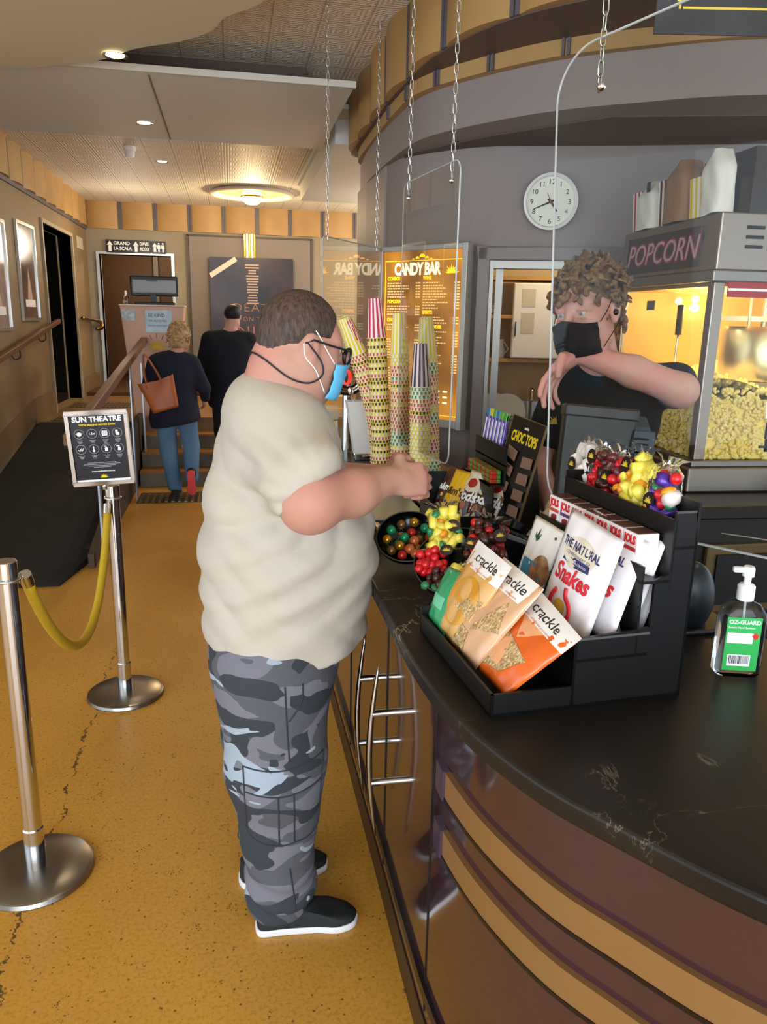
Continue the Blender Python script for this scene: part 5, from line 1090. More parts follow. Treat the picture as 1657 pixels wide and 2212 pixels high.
w = MB(Mf)
for k, wd in enumerate((.115, .15, .11, .07)): w.box((-wd/2, .099-.0065*k, z0), (wd/2, .1015-.0065*k, z1))
w.build('small_print', mat('grey_print', '#9a9aa2', .5), nf, kind='stuff')
text('www.suntheatre.com.au', .0095, F(.002, .063), whitep, nf, bold=.0002); sunburst(F(.002, .034), .019, yellowm, nf)
# ------------------------------------------------------------------ handrails
rail_m = mat('brown_timber_rail', '#6d482c', .4)
hr = thing('handrail', 'sloping timber handrail on flat steel posts beside the carpeted ramp', 'handrail', (-.905, 4.5, 0))
a, b_ = Vector((0, .0, 1.02)), Vector((0, 4.12, 1.44)); u_ = (b_-a).normalized(); MB(frame(a, (1, 0, 0), (0, -u_.z, u_.y))).box((-.03, -.045, -(b_-a).length), (.03, .02, 0)).build('rail', rail_m, hr, bevel=.006)
fs_ = mat('flat_steel_post', '#9aa6b2', .35, .6)
for y, zb in ((.88, 0), (2.85, 0), (3.78, LZ/2)):
    zt = 1.02+y*(1.44-1.02)/4.12-.03; w = MB(); w.add([(-.006, y-.045, zb), (.006, y-.045, zb), (.006, y+.025, zb), (-.006, y+.025, zb), (-.006, y-.05, zt-.16), (.006, y-.05, zt-.16), (.006, y+.03, zt-.16), (-.006, y+.03, zt-.16), (-.006, y-.015, zt), (.006, y-.015, zt), (.006, y, zt), (-.006, y, zt)],
        [(0, 3, 2, 1), (0, 1, 5, 4), (1, 2, 6, 5), (2, 3, 7, 6), (3, 0, 4, 7), (4, 5, 9, 8), (5, 6, 10, 9), (6, 7, 11, 10), (7, 4, 8, 11), (8, 9, 10, 11)]); w.build('post', fs_, hr)
MB().cyl((0, .88+.0, 0), (0, .88, .006), .03).build('post_foot', fs_, hr)
hl = thing('handrail', 'timber handrail fixed to the tan wall with curled brackets', 'handrail', (-1.87, 6.5, 0))
a, b_ = Vector((0, -.6, 1.20)), Vector((0, 2.80, 1.61)); u_ = (b_-a).normalized(); MB(frame(a, (1, 0, 0), (0, -u_.z, u_.y))).box((-.022, -.03, -(b_-a).length), (.022, .02, 0)).build('rail', rail_m, hl, bevel=.008)
for y in (.0, 1.05, 2.1): z = 1.20+(y+.6)*.1206; MB().tube(catmull([(0, y, z-.03), (0, y, z-.10), (-.05, y, z-.12), (-.078, y, z-.06)], 6), .007, 6).build('bracket', mat('dark_bracket', '#3a2a1c', .4), hl, smooth=True)
hn_ = thing('handrail', 'curved brass handrail end on the wall past the dark doorway', 'handrail', (-1.87, 10.9, 1.6)); MB().tube(catmull([(0, -.15, .03), (0, .2, .02), (0, .8, .0), (.05, .95, -.03), (.08, .85, -.10), (.02, .75, -.12)], 6), .025, 8).build('rail', mat('brass', '#a87a30', .25, 1), hn_, smooth=True)
# framed posters on the left wall
def wall_poster(y0, y1, z0, z1, label, c1, c2):
    t = thing('framed_poster', label, 'poster', (-1.948, y0, z0)); w = MB(); L_ = y1-y0; Hh = z1-z0
    w.box((0, -.03, -.03), (.025, 0, Hh+.03)); w.box((0, L_, -.03), (.025, L_+.03, Hh+.03)); w.box((0, 0, Hh), (.025, L_, Hh+.03)); w.box((0, 0, -.03), (.025, L_, 0)); w.build('frame', mat('silver_frame', '#d0cec6', .25, .8), t)
    MB().box((0, 0, 0), (.012, L_, Hh)).build('poster_print', mat('poster_'+c1[1:], c1, .15, vary=(3.5, c2)), t)
    MB().box((.0121, L_*.2, Hh*.12), (.0125, L_*.8, Hh*.2)).build('title_band', whitep, t); MB().add([(.0122, L_*.35, Hh*.2), (.0122, L_*.65, Hh*.2), (.0122, L_*.5, Hh*.55)], [(0, 1, 2)]).build('figure_shape', mat('pale_figure', '#c2a88c', .5), t)
wall_poster(8.08, 8.72, 1.64, 2.50, 'narrow framed poster on the tan wall nearest the dark doorway', '#5b4a44', '#8a6a58')
wall_poster(6.95, 7.62, 1.56, 2.44, 'pale framed poster on the tan wall at the edge of the picture', '#8a7068', '#b09a8c')
w = thing('door_sign', 'small white sign on the wall past the dark doorway', 'sign', (-1.948, 11.15, 2.52)); MB().box((0, 0, 0), (.008, .42, .15)).build('sign_plate', mat('dull_white_sign', '#b5ad9a', .5), w)
# direction signs above the back doorway
bf = frame((0, 11.86, 0), (1, 0, 0), (0, 0, 1)); blk = mat('black_sign', '#0c0c0d', .35)
def arrow(w, x, y, s): w.box((x-.022*s, y-.075*s, 0), (x+.022*s, y+.02*s, .002)); w.prism([(x-.045*s, y+.015*s), (x+.045*s, y+.015*s), (x, y+.08*s)], 0, .002)
t = thing('direction_sign', 'black sign with arrows to the cinemas over the far doorway', 'sign', M=bf @ T(-1.68, 2.525, 0)); MB().box((0, 0, 0), (.60, .17, .012)).build('sign_board', blk, t)
w = MB(T(0, 0, .0125)); arrow(w, .05, .085, .9); w.build('arrow', whitep, t); w = MB(T(0, 0, .0125)); arrow(w, .40, .085, .9); w.build('arrow', whitep, t)
text('GRAND', .062, T(.10, .125, .0125), whitep, t, align='LEFT', bold=.002); text('LA SCALA', .062, T(.10, .055, .0125), whitep, t, align='LEFT', bold=.002, sx=.88); text('DAVIS', .062, T(.45, .125, .0125), whitep, t, align='LEFT', bold=.002, sx=.72); text('ROXY', .062, T(.45, .055, .0125), whitep, t, align='LEFT', bold=.002, sx=.78)
t = thing('toilet_sign', 'small black sign with an arrow and two figures over the far doorway', 'sign', M=bf @ T(-1.065, 2.525, 0)); MB().box((0, 0, 0), (.185, .17, .012)).build('sign_board', blk, t)
w = MB(T(0, 0, .0125)); arrow(w, .04, .085, .8)
for x in (.095, .15): w.prism([(x+.012*math.cos(a), .138+.012*math.sin(a)) for a in [2*math.pi*i/10 for i in range(10)]], 0, .002); w.prism([(x-.02, .12), (x+.02, .12), (x+.022, .07), (x+.01, .07), (x+.01, .025), (x-.01, .025), (x-.01, .07), (x-.022, .07)], 0, .002)
w.build('pictogram', whitep, t)
# film poster and deco light fitting
t = thing('film_poster', 'large dark blue film poster hanging on the grey back panel', 'poster', M=frame((-.27, 11.80, .95), (1, 0, .005), (0, 0, 1)))
m = mat('navy_film_poster', '#232633', .3, vary=(1.6, '#4a3c44')); MB().box((0, 0, 0), (1.19, 1.56, .02)).build('poster_print', m, t)
gp = mat('copper_print', '#a5765a', .5)
for s_, z, y, k in (('DEATH', .17, .86, 1.1), ('ON THE', .085, .70, 1.1), ('NILE', .19, .53, 1.3)): text(s_, s_ and z, T(.64, y, .021), gp, t, sx=k, bold=-.002 if z > .1 else 0, sp=1.15)
w = MB(T(0, 0, .021)); random.seed(2)
for k in range(15): wd = random.uniform(.10, .20); w.box((.60-wd/2, 1.45-.038*k, 0), (.60+wd/2, 1.468-.038*k, .001))
w.build('credit_lines', mat('pale_credit_print', '#b9a08c', .5), t, kind='stuff')
MB(T(.19, 1.42, .022) @ RZ(33)).box((-.22, -.035, 0), (.22, .035, .003)).build('paper_strip', mat('pale_paper', '#d9cfc0', .6), t)
t = thing('deco_light', 'vertical brass and white deco light fitting above the film poster', 'light fitting', (.21, 11.82, 2.50))
for i in range(5): MB().box((.035*i, -.02, 0), (.035*i+.030, .03, .34)).build('light_tube' if i in (1, 3) else 'brass_fin', mat('lit_tube', '#f6efdc', .4, emit='#ffe9c4', es=1.2) if i in (1, 3) else mat('brass', '#a87a30', .25, 1), t, bevel=.006)
# ticket podium, monitor, sanitiser
peach = mat('peach_marble', '#d9a888', .4, vary=(3, '#cb9878'))
t = thing('ticket_podium', 'tapering peach podium with notices and a sun emblem on the landing', 'podium', (-.81, 8.85, LZ))
w = MB(); w.add([(-.23, -.12, 0), (.2, -.12, 0), (.2, .25, 0), (-.23, .25, 0), (-.33, -.15, 1.17), (.325, -.15, 1.17), (.325, .3, 1.17), (-.33, .3, 1.17)], [(0, 3, 2, 1), (4, 5, 6, 7), (0, 1, 5, 4), (1, 2, 6, 5), (2, 3, 7, 6), (3, 0, 4, 7)]); w.build('podium_body', peach, t, bevel=.008)
MB().box((-.335, -.155, 1.17), (.33, .305, 1.185)).build('podium_top', mat('pale_top', '#d8cbb8', .4), t)
Mp_ = frame((0, -.152, 1.17), (1, 0, 0), (0, -.03, 1)) @ T(0, -1.17, .003)
MB(Mp_).box((-.075, .90, 0), (.20, 1.13, .003)).build('notice', mat('notice_blue_white', '#bfcfd6', .3, vary=(9, '#8fb0bd')), t, label='pale blue notice')
text('BE KIND', .05, Mp_ @ T(.04, 1.075, .004), dark, t, sx=.9); text('WE ARE DOING', .028, Mp_ @ T(.05, 1.02, .004), dark, t, sx=.9); text('SOMETHING NEW', .028, Mp_ @ T(.05, .97, .004), mat('blue_print', '#2f7c9c', .5), t, sx=.9)
MB(Mp_).box((-.31, 1.02, 0), (-.18, 1.13, .003)).build('notice', mat('grey_notice_photo', '#7d8688', .3, vary=(30, '#c8ccca')), t, label='small grey notice')
sunburst(Mp_ @ T(.03, .72, .002), .12, mat('sun_yellow', '#e3c234', .5), t)
w = MB(Mp_)
for i in range(7): a = R(15+25*i); w.tube([(.03+.12*math.cos(a), .72+.12*math.sin(a), .004), (.03+.17*math.cos(a), .72+.17*math.sin(a), .004)], .003, 4)
w.build('sun_rays', mat('brown_rays', '#6a5030', .5), t)
t = thing('monitor', 'back of a black and grey computer monitor on the podium', 'monitor', (-.80, 8.95, LZ+1.185))
MB().box((-.245, -.05, .09), (.25, -.01, .30)).build('screen_housing', black, t, bevel=.012); MB().box((-.225, -.075, .12), (.23, -.05, .26)).build('rear_cover', mat('silver_grey_shell', '#8f9499', .4), t, bevel=.015); MB().box((-.07, -.078, .24), (.04, -.074, .255)).build('rear_vent', mat('dark_vent', '#555a60', .5), t)
MB().box((-.04, -.07, 0), (.02, -.03, .12)).build('stand_neck', black, t); MB().box((-.2, -.1, 0), (.21, .1, .03)).build('stand_base', black, t, bevel=.01)
t = thing('spray_bottle', 'small clear sanitiser bottle beside the monitor on the podium', 'bottle', (-1.08, 8.78, LZ+1.185)); MB().lathe([(.028, 0), (.03, .02), (.03, .07), (.012, .10)], n=20).build('bottle_body', glass, t, smooth=40); MB().lathe([(.013, .10), (.013, .125), (.006, .14)], n=14).build('cap', whitep, t, smooth=40)
# ------------------------------------------------------------------ things on the counter
film = mat('clear_film', '#fbfbfb', .08, trans=1.0, ior=1.12, spec=.8)
class Pouch:
    def __init__(s, name, label, cat, BL, BR, TL, TR, th, m, group=None, nu=16, nv=16, crimp=.10, crinkle=.0015, seed=0, body='pouch_body'):
        s.c = [Vector(p) for p in (BL, BR, TL, TR)]; o = s.c[0]; M = frame(o, s.c[1]-o, s.c[2]-o); s.t = thing(name, label, cat, M=M, group=group); Mi = M.inverted()
        s.c = [Mi @ p for p in s.c]; s.th = th; s.k = crimp; s.cr = crinkle; s.sd = seed
        b = MB(); b.grid(lambda u, v: s.at(u, v), nu, nv); b.grid(lambda u, v: s.at(1-u, v, back=True), nu, nv); s.body = b.build(body, m, s.t, smooth=True)
    def at(s, u, v, lift=0, back=False):
        p = s.c[0].lerp(s.c[1], u).lerp(s.c[2].lerp(s.c[3], u), v); uu = min(max(u, 0), 1); vv = min(max(v, 0), 1)
        h = (math.sin(math.pi*uu)**.55)*(math.sin(math.pi*min(1, vv*1.02)**.85)**.6 if vv < .98 else 0) if 0 < uu < 1 and 0 < vv < 1 else 0
        cr = s.cr*math.sin(17*u+9*v+s.sd)*math.cos(13*v-5*u+s.sd*2)*(1 if 0 < uu < 1 else 0)
        return (p.x, p.y, ((-h*s.th*.5) if back else (h*s.th*.5))+cr+lift)
    def poly(s, P, m, name, lift=.0007, cuts=3):
        bm = bmesh.new(); bm.faces.new([bm.verts.new((a, b, 0)) for a, b in P]); bmesh.ops.triangulate(bm, faces=bm.faces); bmesh.ops.subdivide_edges(bm, edges=bm.edges, cuts=cuts, use_grid_fill=True)
        for v in bm.verts: v.co = s.at(v.co.x, v.co.y, lift)
        me = bpy.data.meshes.new(name); bm.to_mesh(me); bm.free(); me.materials.append(m); o = bpy.data.objects.new(name, me); COL.objects.link(o); o.parent = s.t; me.shade_smooth(); return o
    def rect(s, u0, v0, u1, v1, m, name, lift=.0007, cuts=4): return s.poly([(u0, v0), (u1, v0), (u1, v1), (u0, v1)], m, name, lift, cuts)
    def disc(s, u, v, ru, rv, m, name, lift=.0007, n=20, cuts=1): return s.poly([(u+ru*math.cos(2*math.pi*i/n), v+rv*math.sin(2*math.pi*i/n)) for i in range(n)], m, name, lift, cuts)
    def text(s, body, size, u, v, m, name='lettering', rot=0, lift=.0013, **k):
        w = (s.c[1]-s.c[0]).length; h = (s.c[2]-s.c[0]).length
        o = text(body, size, Matrix.Rotation(R(rot), 4, 'Z'), m, s.t, name, ex=0, **k)
        for q in o.data.vertices: q.co = s.at(u+q.co.x/w, v+q.co.y/h, lift)
        return o
# ---- stepped display stand
A5 = R(4.5)
Ms_ = T(.43, 1.165, CZ) @ Matrix.Rotation(A5, 4, 'Z')
sd = thing('display_stand', 'large black stepped display stand full of snack bags on the counter', 'display stand', M=Ms_)
gb = mat('black_card_gloss', '#090909', .38)
w = MB(); D_ = .385; Wd = .40; t_ = .006
w.box((0, 0, 0), (D_, Wd, .008)); w.box((0, 0, 0), (t_, Wd, .045)); w.box((0, 0, 0), (.16, t_, .045)); w.box((0, Wd-t_, 0), (.16, Wd, .06)); w.build('front_tray', gb, sd)
side = [(.155, 0), (.155, .135), (.305, .145), (.305, .235), (.335, .245), (.335, .36), (.375, .36), (.385, .30), (.385, 0)]
for y in (0, Wd-t_):
    w = MB(Matrix(((1, 0, 0, 0), (0, 0, -1, y+t_), (0, 1, 0, 0), (0, 0, 0, 1)))); w.prism(side, 0, t_); w.build('side_panel', gb, sd)
w = MB(); w.box((.155, 0, 0), (.161, Wd, .135)); w.box((.155, 0, .09), (.305, Wd, .096)); w.box((.278, 0, .09), (.282, Wd, .262)); w.box((.278, 0, .229), (.335, Wd, .235)); w.box((.333, 0, .21), (.339, Wd, .345)); w.box((.335, 0, .29), (.385, Wd, .296)); w.box((.379, 0, 0), (.385, Wd, .375)); w.build('tier_panels', gb, sd)
w = MB(); w.box((.155, -.0006, .132), (.306, .0, .1365)); w.box((.335, -.0006, .357), (.376, 0, .361)); w.build('panel_edge', mat('grey_card_edge', '#4a4846', .5), sd)
# ---- crackle caramel popcorn bags in the low front tray
wfilm = mat('white_pouch_plastic', '#e6e2dc', .28, coat=.4); nut = mat('caramel_popcorn', '#a9814c', .6, vary=(140, '#e2c894'), bump=(160, 1.0)); blk_p = mat('black_print', '#26221f', .5)
def crackle(label, BL, BR, TL, TR, base, alt, patch_fn, seed):
    p = Pouch('snack_pouch', label, 'snack pouch', BL, BR, TL, TR, .034, mat('pouch_'+base[1:], base, .3, coat=.5), 'caramel popcorn pouches in the front tray', crinkle=.002, seed=seed)
    p.rect(0, .74, 1, 1, wfilm, 'white_header', cuts=6); p.text('crackle', .030, .55, .87, blk_p, bold=.0002, sx=1.05); p.text('gingerbread flavoured popcorn', .0075, .5, .765, mat('orange_fine_print', '#c86a3a', .5)); patch_fn(p); return p
lo = mat('peach_print', '#e0a070', .35, coat=.4); og = mat('deep_orange_print', '#cf5a12', .3, coat=.5)
def orange_art(p):
    p.poly([(0, .52), (.3, .74), (.0, .74)], lo, 'printed_panel'); p.poly([(.30, .74), (.72, .74), (.52, .52)], lo, 'printed_panel', cuts=2); p.poly([(.05, .18), (.34, .10), (.70, .16), (.85, .42), (.50, .50), (.12, .52)], nut, 'window', .0010); p.poly([(.12, .20), (.30, .42), (.50, .5), (.62, .18)], lo, 'printed_panel', .0016)
def beige_art(p): p.poly([(.45, .25), (.95, .40), (.75, .70)], nut, 'window', .001); p.poly([(.1, .05), (.6, .05), (.5, .22), (.25, .25)], nut, 'window', .001)
def gold_art(p): p.disc(.55, .42, .36, .27, mat('mustard_print', '#c88c1c', .3, coat=.4), 'printed_disc', .0008); p.poly([(.5, .35), (.9, .30), (.95, .55), (.7, .5)], nut, 'window', .0014)
crackle('orange caramel popcorn pouch with white top nearest the tray corner', (.445, 1.365, 1.045), (.465, 1.19, 1.045), (.580, 1.365, 1.195), (.560, 1.145, 1.190), '#d8601a', 0, orange_art, 1)
crackle('beige caramel popcorn pouch behind the orange pouch in the tray', (.425, 1.455, 1.05), (.445, 1.30, 1.05), (.545, 1.45, 1.225), (.570, 1.275, 1.21), '#cfa27a', 0, beige_art, 4)
crackle('golden caramel popcorn pouch with a mustard disc furthest along the tray', (.420, 1.54, 1.05), (.435, 1.39, 1.05), (.515, 1.53, 1.24), (.545, 1.36, 1.225), '#d0a058', 0, gold_art, 7)
p = Pouch('snack_pouch', 'green snack pouch half hidden behind the golden popcorn pouch', 'snack pouch', (.415, 1.575, 1.05), (.425, 1.46, 1.05), (.47, 1.60, 1.16), (.49, 1.50, 1.17), .03, mat('green_pouch', '#2c9460', .3, coat=.4), seed=3); p.rect(.1, .3, .7, .5, mat('pale_green_print', '#66bf96', .3), 'printed_panel')
# ---- white jelly snake bags on the second tier
red_p = mat('red_print', '#c8242c', .45); navy_p = mat('navy_print', '#2c3360', .45); wp = mat('white_matte_pouch', '#e4e0e2', .42); beige_p = mat('beige_print', '#d8cdb8', .45)
for i, (dx, dy, dl, lb) in enumerate(((0, 0, 0, 'white jelly snakes bag at the front of the second tier, its whole face showing'), (.042, -.012, .0, 'white jelly snakes bag second from the front, half hidden'), (.080, -.004, .004, 'white jelly sweets bag third from the front with only its edge showing'), (.112, .012, .0, 'white jelly sweets bag at the back of the second tier'))):
    p = Pouch('sweet_bag', lb, 'sweet bag', (.607+dx, 1.395+dy, 1.125), (.625+dx, 1.215+dy, 1.125), (.668+dx, 1.41+dy, 1.338-dl), (.680+dx, 1.215+dy, 1.322-dl), .030, wp, 'jelly snake bags on the second tier', seed=i, crinkle=.0018)
    p.disc(.47, .68, .30, .15, beige_p, 'beige_label', .0006); p.text('THE NATURAL', .0245, .47, .73, navy_p, bold=.0006, sx=.80); p.text('CONFECTIONERY CO', .0085, .47, .655, navy_p); p.poly([(.24, .64), (.72, .64), (.74, .575), (.5, .555), (.22, .575)], navy_p, 'navy_badge', .0008)
    p.text('NO ARTIFICIAL COLOURS', .0062, .48, .60, whitep, lift=.0016); p.text('Snakes', .048, .48, .46, red_p, bold=.0016, shear=.25, sx=.9)
    P = [p.at(a, b_, .003) for a, b_ in ((.30, .30), (.24, .22), (.22, .12), (.34, .06), (.52, .06), (.64, .13), (.62, .22), (.52, .28), (.50, .36))]
    w = MB(); w.tube(catmull(P, 5), .0055, 6, flat=.5); w.build('snake_picture', red_p, p.t, smooth=True); p.disc(.43, .17, .10, .07, mat('mustard_jelly_print', '#c9a43a', .4), 'jelly_picture', .002)
for i, (dx, lb) in enumerate(((0, 'white and blue nut pouch with a leaf mark beside the jelly snake bags'), (.03, 'white and blue pouch just behind the first nut pouch'))):
    p = Pouch('nut_pouch', lb, 'snack pouch', (.605+dx, 1.56, 1.10), (.625+dx, 1.455, 1.10), (.655+dx, 1.56, 1.285), (.675+dx, 1.445, 1.275), .022, mat('white_pouch_blue', '#dcd8cf', .35), 'blue and white nut pouches', seed=i+5, crinkle=.001)
    p.rect(0, 0, 1, .52, mat('blue_print', '#2f6c9c', .35), 'blue_panel', cuts=5); p.disc(.75, .42, .26, .22, mat('almond_print', '#7a4c30', .6, vary=(60, '#b08560')), 'nut_picture', .0012)
    p.poly([(.30, .80), (.36, .90), (.40, .80), (.46, .86), (.44, .78), (.36, .74), (.26, .79), (.25, .85)], mat('leaf_green', '#1d4f38', .5), 'leaf_mark', .001, 1); p.disc(.85, .88, .03, .018, blk_p, 'hang_hole', .001)
# ---- row of fruit pastille packs
pk0 = None
cols = ('#c4442c', '#5a3a70', '#4c8a3c', '#b23a2c', '#7a3c50', '#c0502c', '#b01e28')
for i in range(7):
    y = .348-.0485*i; lab = ('first', 'second', 'third', 'fourth', 'fifth', 'sixth', 'seventh')[i]+' white pastille pack in the row, counted from the card machine'
    if i == 6: lab = 'white pastille pack with its blank white end showing, nearest the camera'
    t = thing('pastille_pack', lab, 'sweet pack', M=Ms_ @ T(.283, y-.024, .236), group='white fruit pastille packs on the third tier')
    MB().box((0, 0, 0), (.045, .046, .076)).build('carton', mat('white_carton', '#e2dedb', .4), t, bevel=.001); MB().box((.003, .003, .076), (.042, .043, .0775)).build('flap_top', mat('dark_pack_top', '#4a2c28', .4), t); Mt = frame((-.0006, .046, 0), (0, -1, 0), (0, 0, 1))
    text('JOLS', .022, Mt @ T(.023, .062, 0), red_p, t, bold=.0008, sx=.80); MB(Mt).box((.003, .042, 0), (.043, .049, .0006)).build('colour_band', mat('band_'+cols[i][1:], cols[i], .4), t)
    w = MB(Mt)
    for a, b_ in ((.018, .02), (.028, .022), (.023, .032), (.016, .030), (.03, .032)): w.ball((a, b_, 0), (.006, .006, .0012), 8, 4)
    w.build('fruit_picture', mat('berry_print', '#a01c24', .4, vary=(200, '#2c1c24')), t, smooth=True)
# ---- sweets: one shape each, shared by every copy
def shape_mesh(fn, m, name='sweet'): b = MB(); fn(b); o = b.build(name, m, None, smooth=True); me = o.data; bpy.data.objects.remove(o); return me
def jelly(c, n): return mat(n, c, .25, spec=.6, sss=.1)
SW = {'red': shape_mesh(lambda b: b.ball((0, 0, 0), .0095, 12, 8), jelly('#c9181e', 'red_sweet')), 'choc': shape_mesh(lambda b: b.ball((0, 0, 0), .0095, 12, 8), jelly('#4a2218', 'chocolate_sweet')),
      'white': shape_mesh(lambda b: b.lathe([(.001, -.013), (.011, -.011), (.012, 0), (.011, .011), (.001, .013)], 14), jelly('#e6dcd4', 'marshmallow')),
      'yellow': shape_mesh(lambda b: b.cyl((0, 0, -.017), (0, 0, .017), .0095, n=12), jelly('#ecdc58', 'banana_sweet')), 'orange': shape_mesh(lambda b: b.ball((0, 0, 0), (.012, .012, .009), 12, 8), jelly('#e8961c', 'orange_sweet')),
      'green': shape_mesh(lambda b: b.ball((0, 0, 0), (.009, .012, .008), 12, 8), jelly('#2c7c48', 'green_sweet')), 'dark': shape_mesh(lambda b: b.ball((0, 0, 0), (.012, .010, .008), 12, 8), jelly('#5c1c22', 'dark_red_sweet')),
      'purple': shape_mesh(lambda b: b.box((-.017, -.009, -.006), (.017, .009, .006)), mat('purple_foil', '#4c2c94', .25, .3, spec=.7)), 'brown': shape_mesh(lambda b: b.ball((0, 0, 0), (.016, .011, .009), 12, 8), jelly('#3a1a12', 'brown_sweet'))}
def sweet_bag(label, c, right, upv, w_, h_, kinds, n, seed, stick=(.3, .6), group='clear bags of mixed sweets'):
    random.seed(seed); M = frame(c, right, upv); t = thing('sweet_bag', label, 'sweet bag', M=M, group=group)
    k = 0; placed = []
    n = int(n*1.5)
    while len(placed) < n and k < 1500:
        k += 1; x = random.uniform(-.42, .42)*w_; y = random.uniform(.03, .74)*h_; z = random.uniform(-.008, .012)
        if any((x-a)**2+(y-b_)**2+(z-d)**2 < .0145**2 for a, b_, d in placed): continue
        placed.append((x, y, z)); kd = random.choice(kinds); o = bpy.data.objects.new('sweet', SW[kd]); COL.objects.link(o); o.parent = t; o.location = (x, y, z); o.rotation_euler = (random.uniform(0, 3), random.uniform(0, 3), random.uniform(0, 3)); o.scale = (1.25, 1.25, 1.25)
    def fn(u, v, s_):
        a = 1 if v < .78 else 1-.55*math.sin((v-.78)/.22*math.pi)+.25*(v-.78)/.22
        z = .021*(math.sin(math.pi*u)**.5)*(math.sin(math.pi*min(1, v/.84))**.45 if v < .84 else 0)*s_+.0014*math.sin(30*u+22*v+seed)+(.006*math.sin(19*u+seed) if v > .84 else 0)
        return ((u-.5)*w_*a, v*h_, z)
    b_ = MB(); b_.grid(lambda u, v: fn(u, v, 1), 16, 16); b_.grid(lambda u, v: fn(1-u, v, -1), 16, 16); b_.build('clear_wrapper', film, t, smooth=True)
    sx, sy = (stick[0]-.5)*w_*1.0, stick[1]*h_*.8; w2 = MB(); w2.prism([(sx+.0165*math.cos(a), sy+.0165*math.sin(a)) for a in [2*math.pi*i/22 for i in range(22)]], .0215, .0222); s2_ = w2.build('round_sticker', mat('black_sticker', '#121110', .4), t); sunburst(T(sx, sy-.004, .0224), .0125, mat('gold_sun', '#d8b83c', .4), t, 'sun_print'); return t
rgt = Vector((.07, -1, 0)); upb = Vector((.12, .02, .99))
tb_ = [('white marshmallow bag at the card-machine end of the top tier', 1.62, ['white'], 9, (.18, .42), .075, .105), ('clear bag of red and brown balls next to the marshmallow bag', 1.545, ['red', 'red', 'choc'], 15, (.35, .78), .08, .11), ('clear bag of dark red sweets in the middle of the top tier', 1.465, ['dark', 'dark', 'orange', 'red'], 16, (.30, .42), .08, .11), ('fat clear bag of yellow banana sweets on the top tier', 1.385, ['yellow', 'yellow', 'yellow', 'orange'], 18, (.25, .80), .085, .122), ('clear bag of purple foil chocolates at the near end of the top tier', 1.29, ['purple', 'purple', 'orange', 'white', 'red', 'green'], 15, (.40, .30), .095, .118)]
for lb, y, kd, n, st, ww, hh in tb_: sweet_bag(lb, (.775+(1.6-y)*-.0+.012, y, 1.345), rgt, upb, ww, hh, kd, n, int(y*100), st, 'clear sweet bags on the top tier')
# ---- black bowls of sweets
def bowl(label, c, r, tilt, az):
    M = T(*c) @ RZ(az) @ RX(tilt); t = thing('sweet_bowl', label, 'bowl', M=M)
    b_ = MB(); pr = [(r*math.sin(a)*1.0, -r*.62*math.cos(a)) for a in [math.pi/2*i/12 for i in range(13)]]; b_.lathe([(max(a, .001), z) for a, z in pr]+[((r-.004), .0)]+[(max((r-.004)*math.sin(a), .001), -(r*.62-.004)*math.cos(a)) for a in [math.pi/2*(12-i)/12 for i in range(1, 13)]], n=40, caps=False); b_.build('bowl_shell', mat('black_gloss_bowl', '#0a0a0a', .18), t, smooth=50)
    e = MB(); e.tube([((r-.002)*math.cos(a), (r-.002)*math.sin(a), .0) for a in [2*math.pi*i/40 for i in range(40)]], .0018, 6, closed=True); e.build('bowl_rim', mat('brown_rim', '#3a3428', .3), t, smooth=True); return M
Mb1 = bowl('smaller black bowl of foil-wrapped round sweets beside the man', (.475, 2.035, CZ+.088), .092, 36, -22)
foil = [mat('gold_foil', '#b88a2a', .25, .7), mat('red_foil', '#b02a20', .3, .3), mat('green_foil', '#1c8a5a', .3, .3), mat('bronze_foil', '#7c5a34', .3, .6), mat('orange_foil', '#c8703c', .3, .3)]
def wrapped(M, m, label):
    t = thing('wrapped_sweet', label, 'wrapped sweet', M=M, group='round foil-wrapped sweets in the smaller bowl'); MB().ball((0, 0, 0), .0145, 12, 8).build('sweet_ball', m, t, smooth=True)
    b_ = MB(); b_.add([(0, 0, 0)]+[(-.022-.002*(i % 2), .010*math.cos(i*1.05), .010*math.sin(i*1.05)) for i in range(7)], [(0, i, i+1) for i in range(1, 7)]); b_.build('wrapper_twist', film, t, smooth=True); return t
random.seed(21); cn = ('gold', 'red', 'green', 'bronze', 'orange')
P9 = []
for ring, rr, zz9, n9 in ((0, 0, -.034, 1), (1, .031, -.028, 6), (2, .060, -.014, 10)):
    for i in range(n9): a = 2*math.pi*i/max(n9, 1)+ring*.4; P9.append((rr*math.cos(a), rr*math.sin(a)-.0, zz9+.004*math.sin(i*2.1)))
for i in range(4): P9.append((.022*math.cos(i*1.57+.5), -.02+.022*math.sin(i*1.57+.5), -.008))
for i, q in enumerate(P9): k = (i*3+i//5) % 5; wrapped(Mb1 @ T(*q) @ RZ(random.uniform(0, 360)), foil[k], cn[k]+' foil-wrapped round sweet in the smaller black bowl')
Mb2 = bowl('larger black bowl of clear sweet bags at the counter edge', (.545, 1.755, CZ+.100), .118, 30, -28)
g2 = 'clear sweet bags in the larger bowl'
V3 = lambda x, y, z: Mb2 @ Vector((x, y, z))
nb = lambda x, y: (Mb2.to_3x3() @ Vector((x, y, 0)))
sweet_bag('clear bag of long yellow sweets standing at the back of the larger bowl', V3(-.045, .035, -.005), nb(1, .25), (-.05, .55, .80), .085, .13, ['yellow', 'yellow', 'yellow', 'green', 'orange'], 16, 31, (.78, .55), g2)
sweet_bag('clear bag of brown chocolate balls and red balls in the larger bowl', V3(.045, .01, .0), nb(1, -.2), (.15, .55, .75), .10, .125, ['choc', 'choc', 'choc', 'red'], 20, 32, (.22, .30), g2)
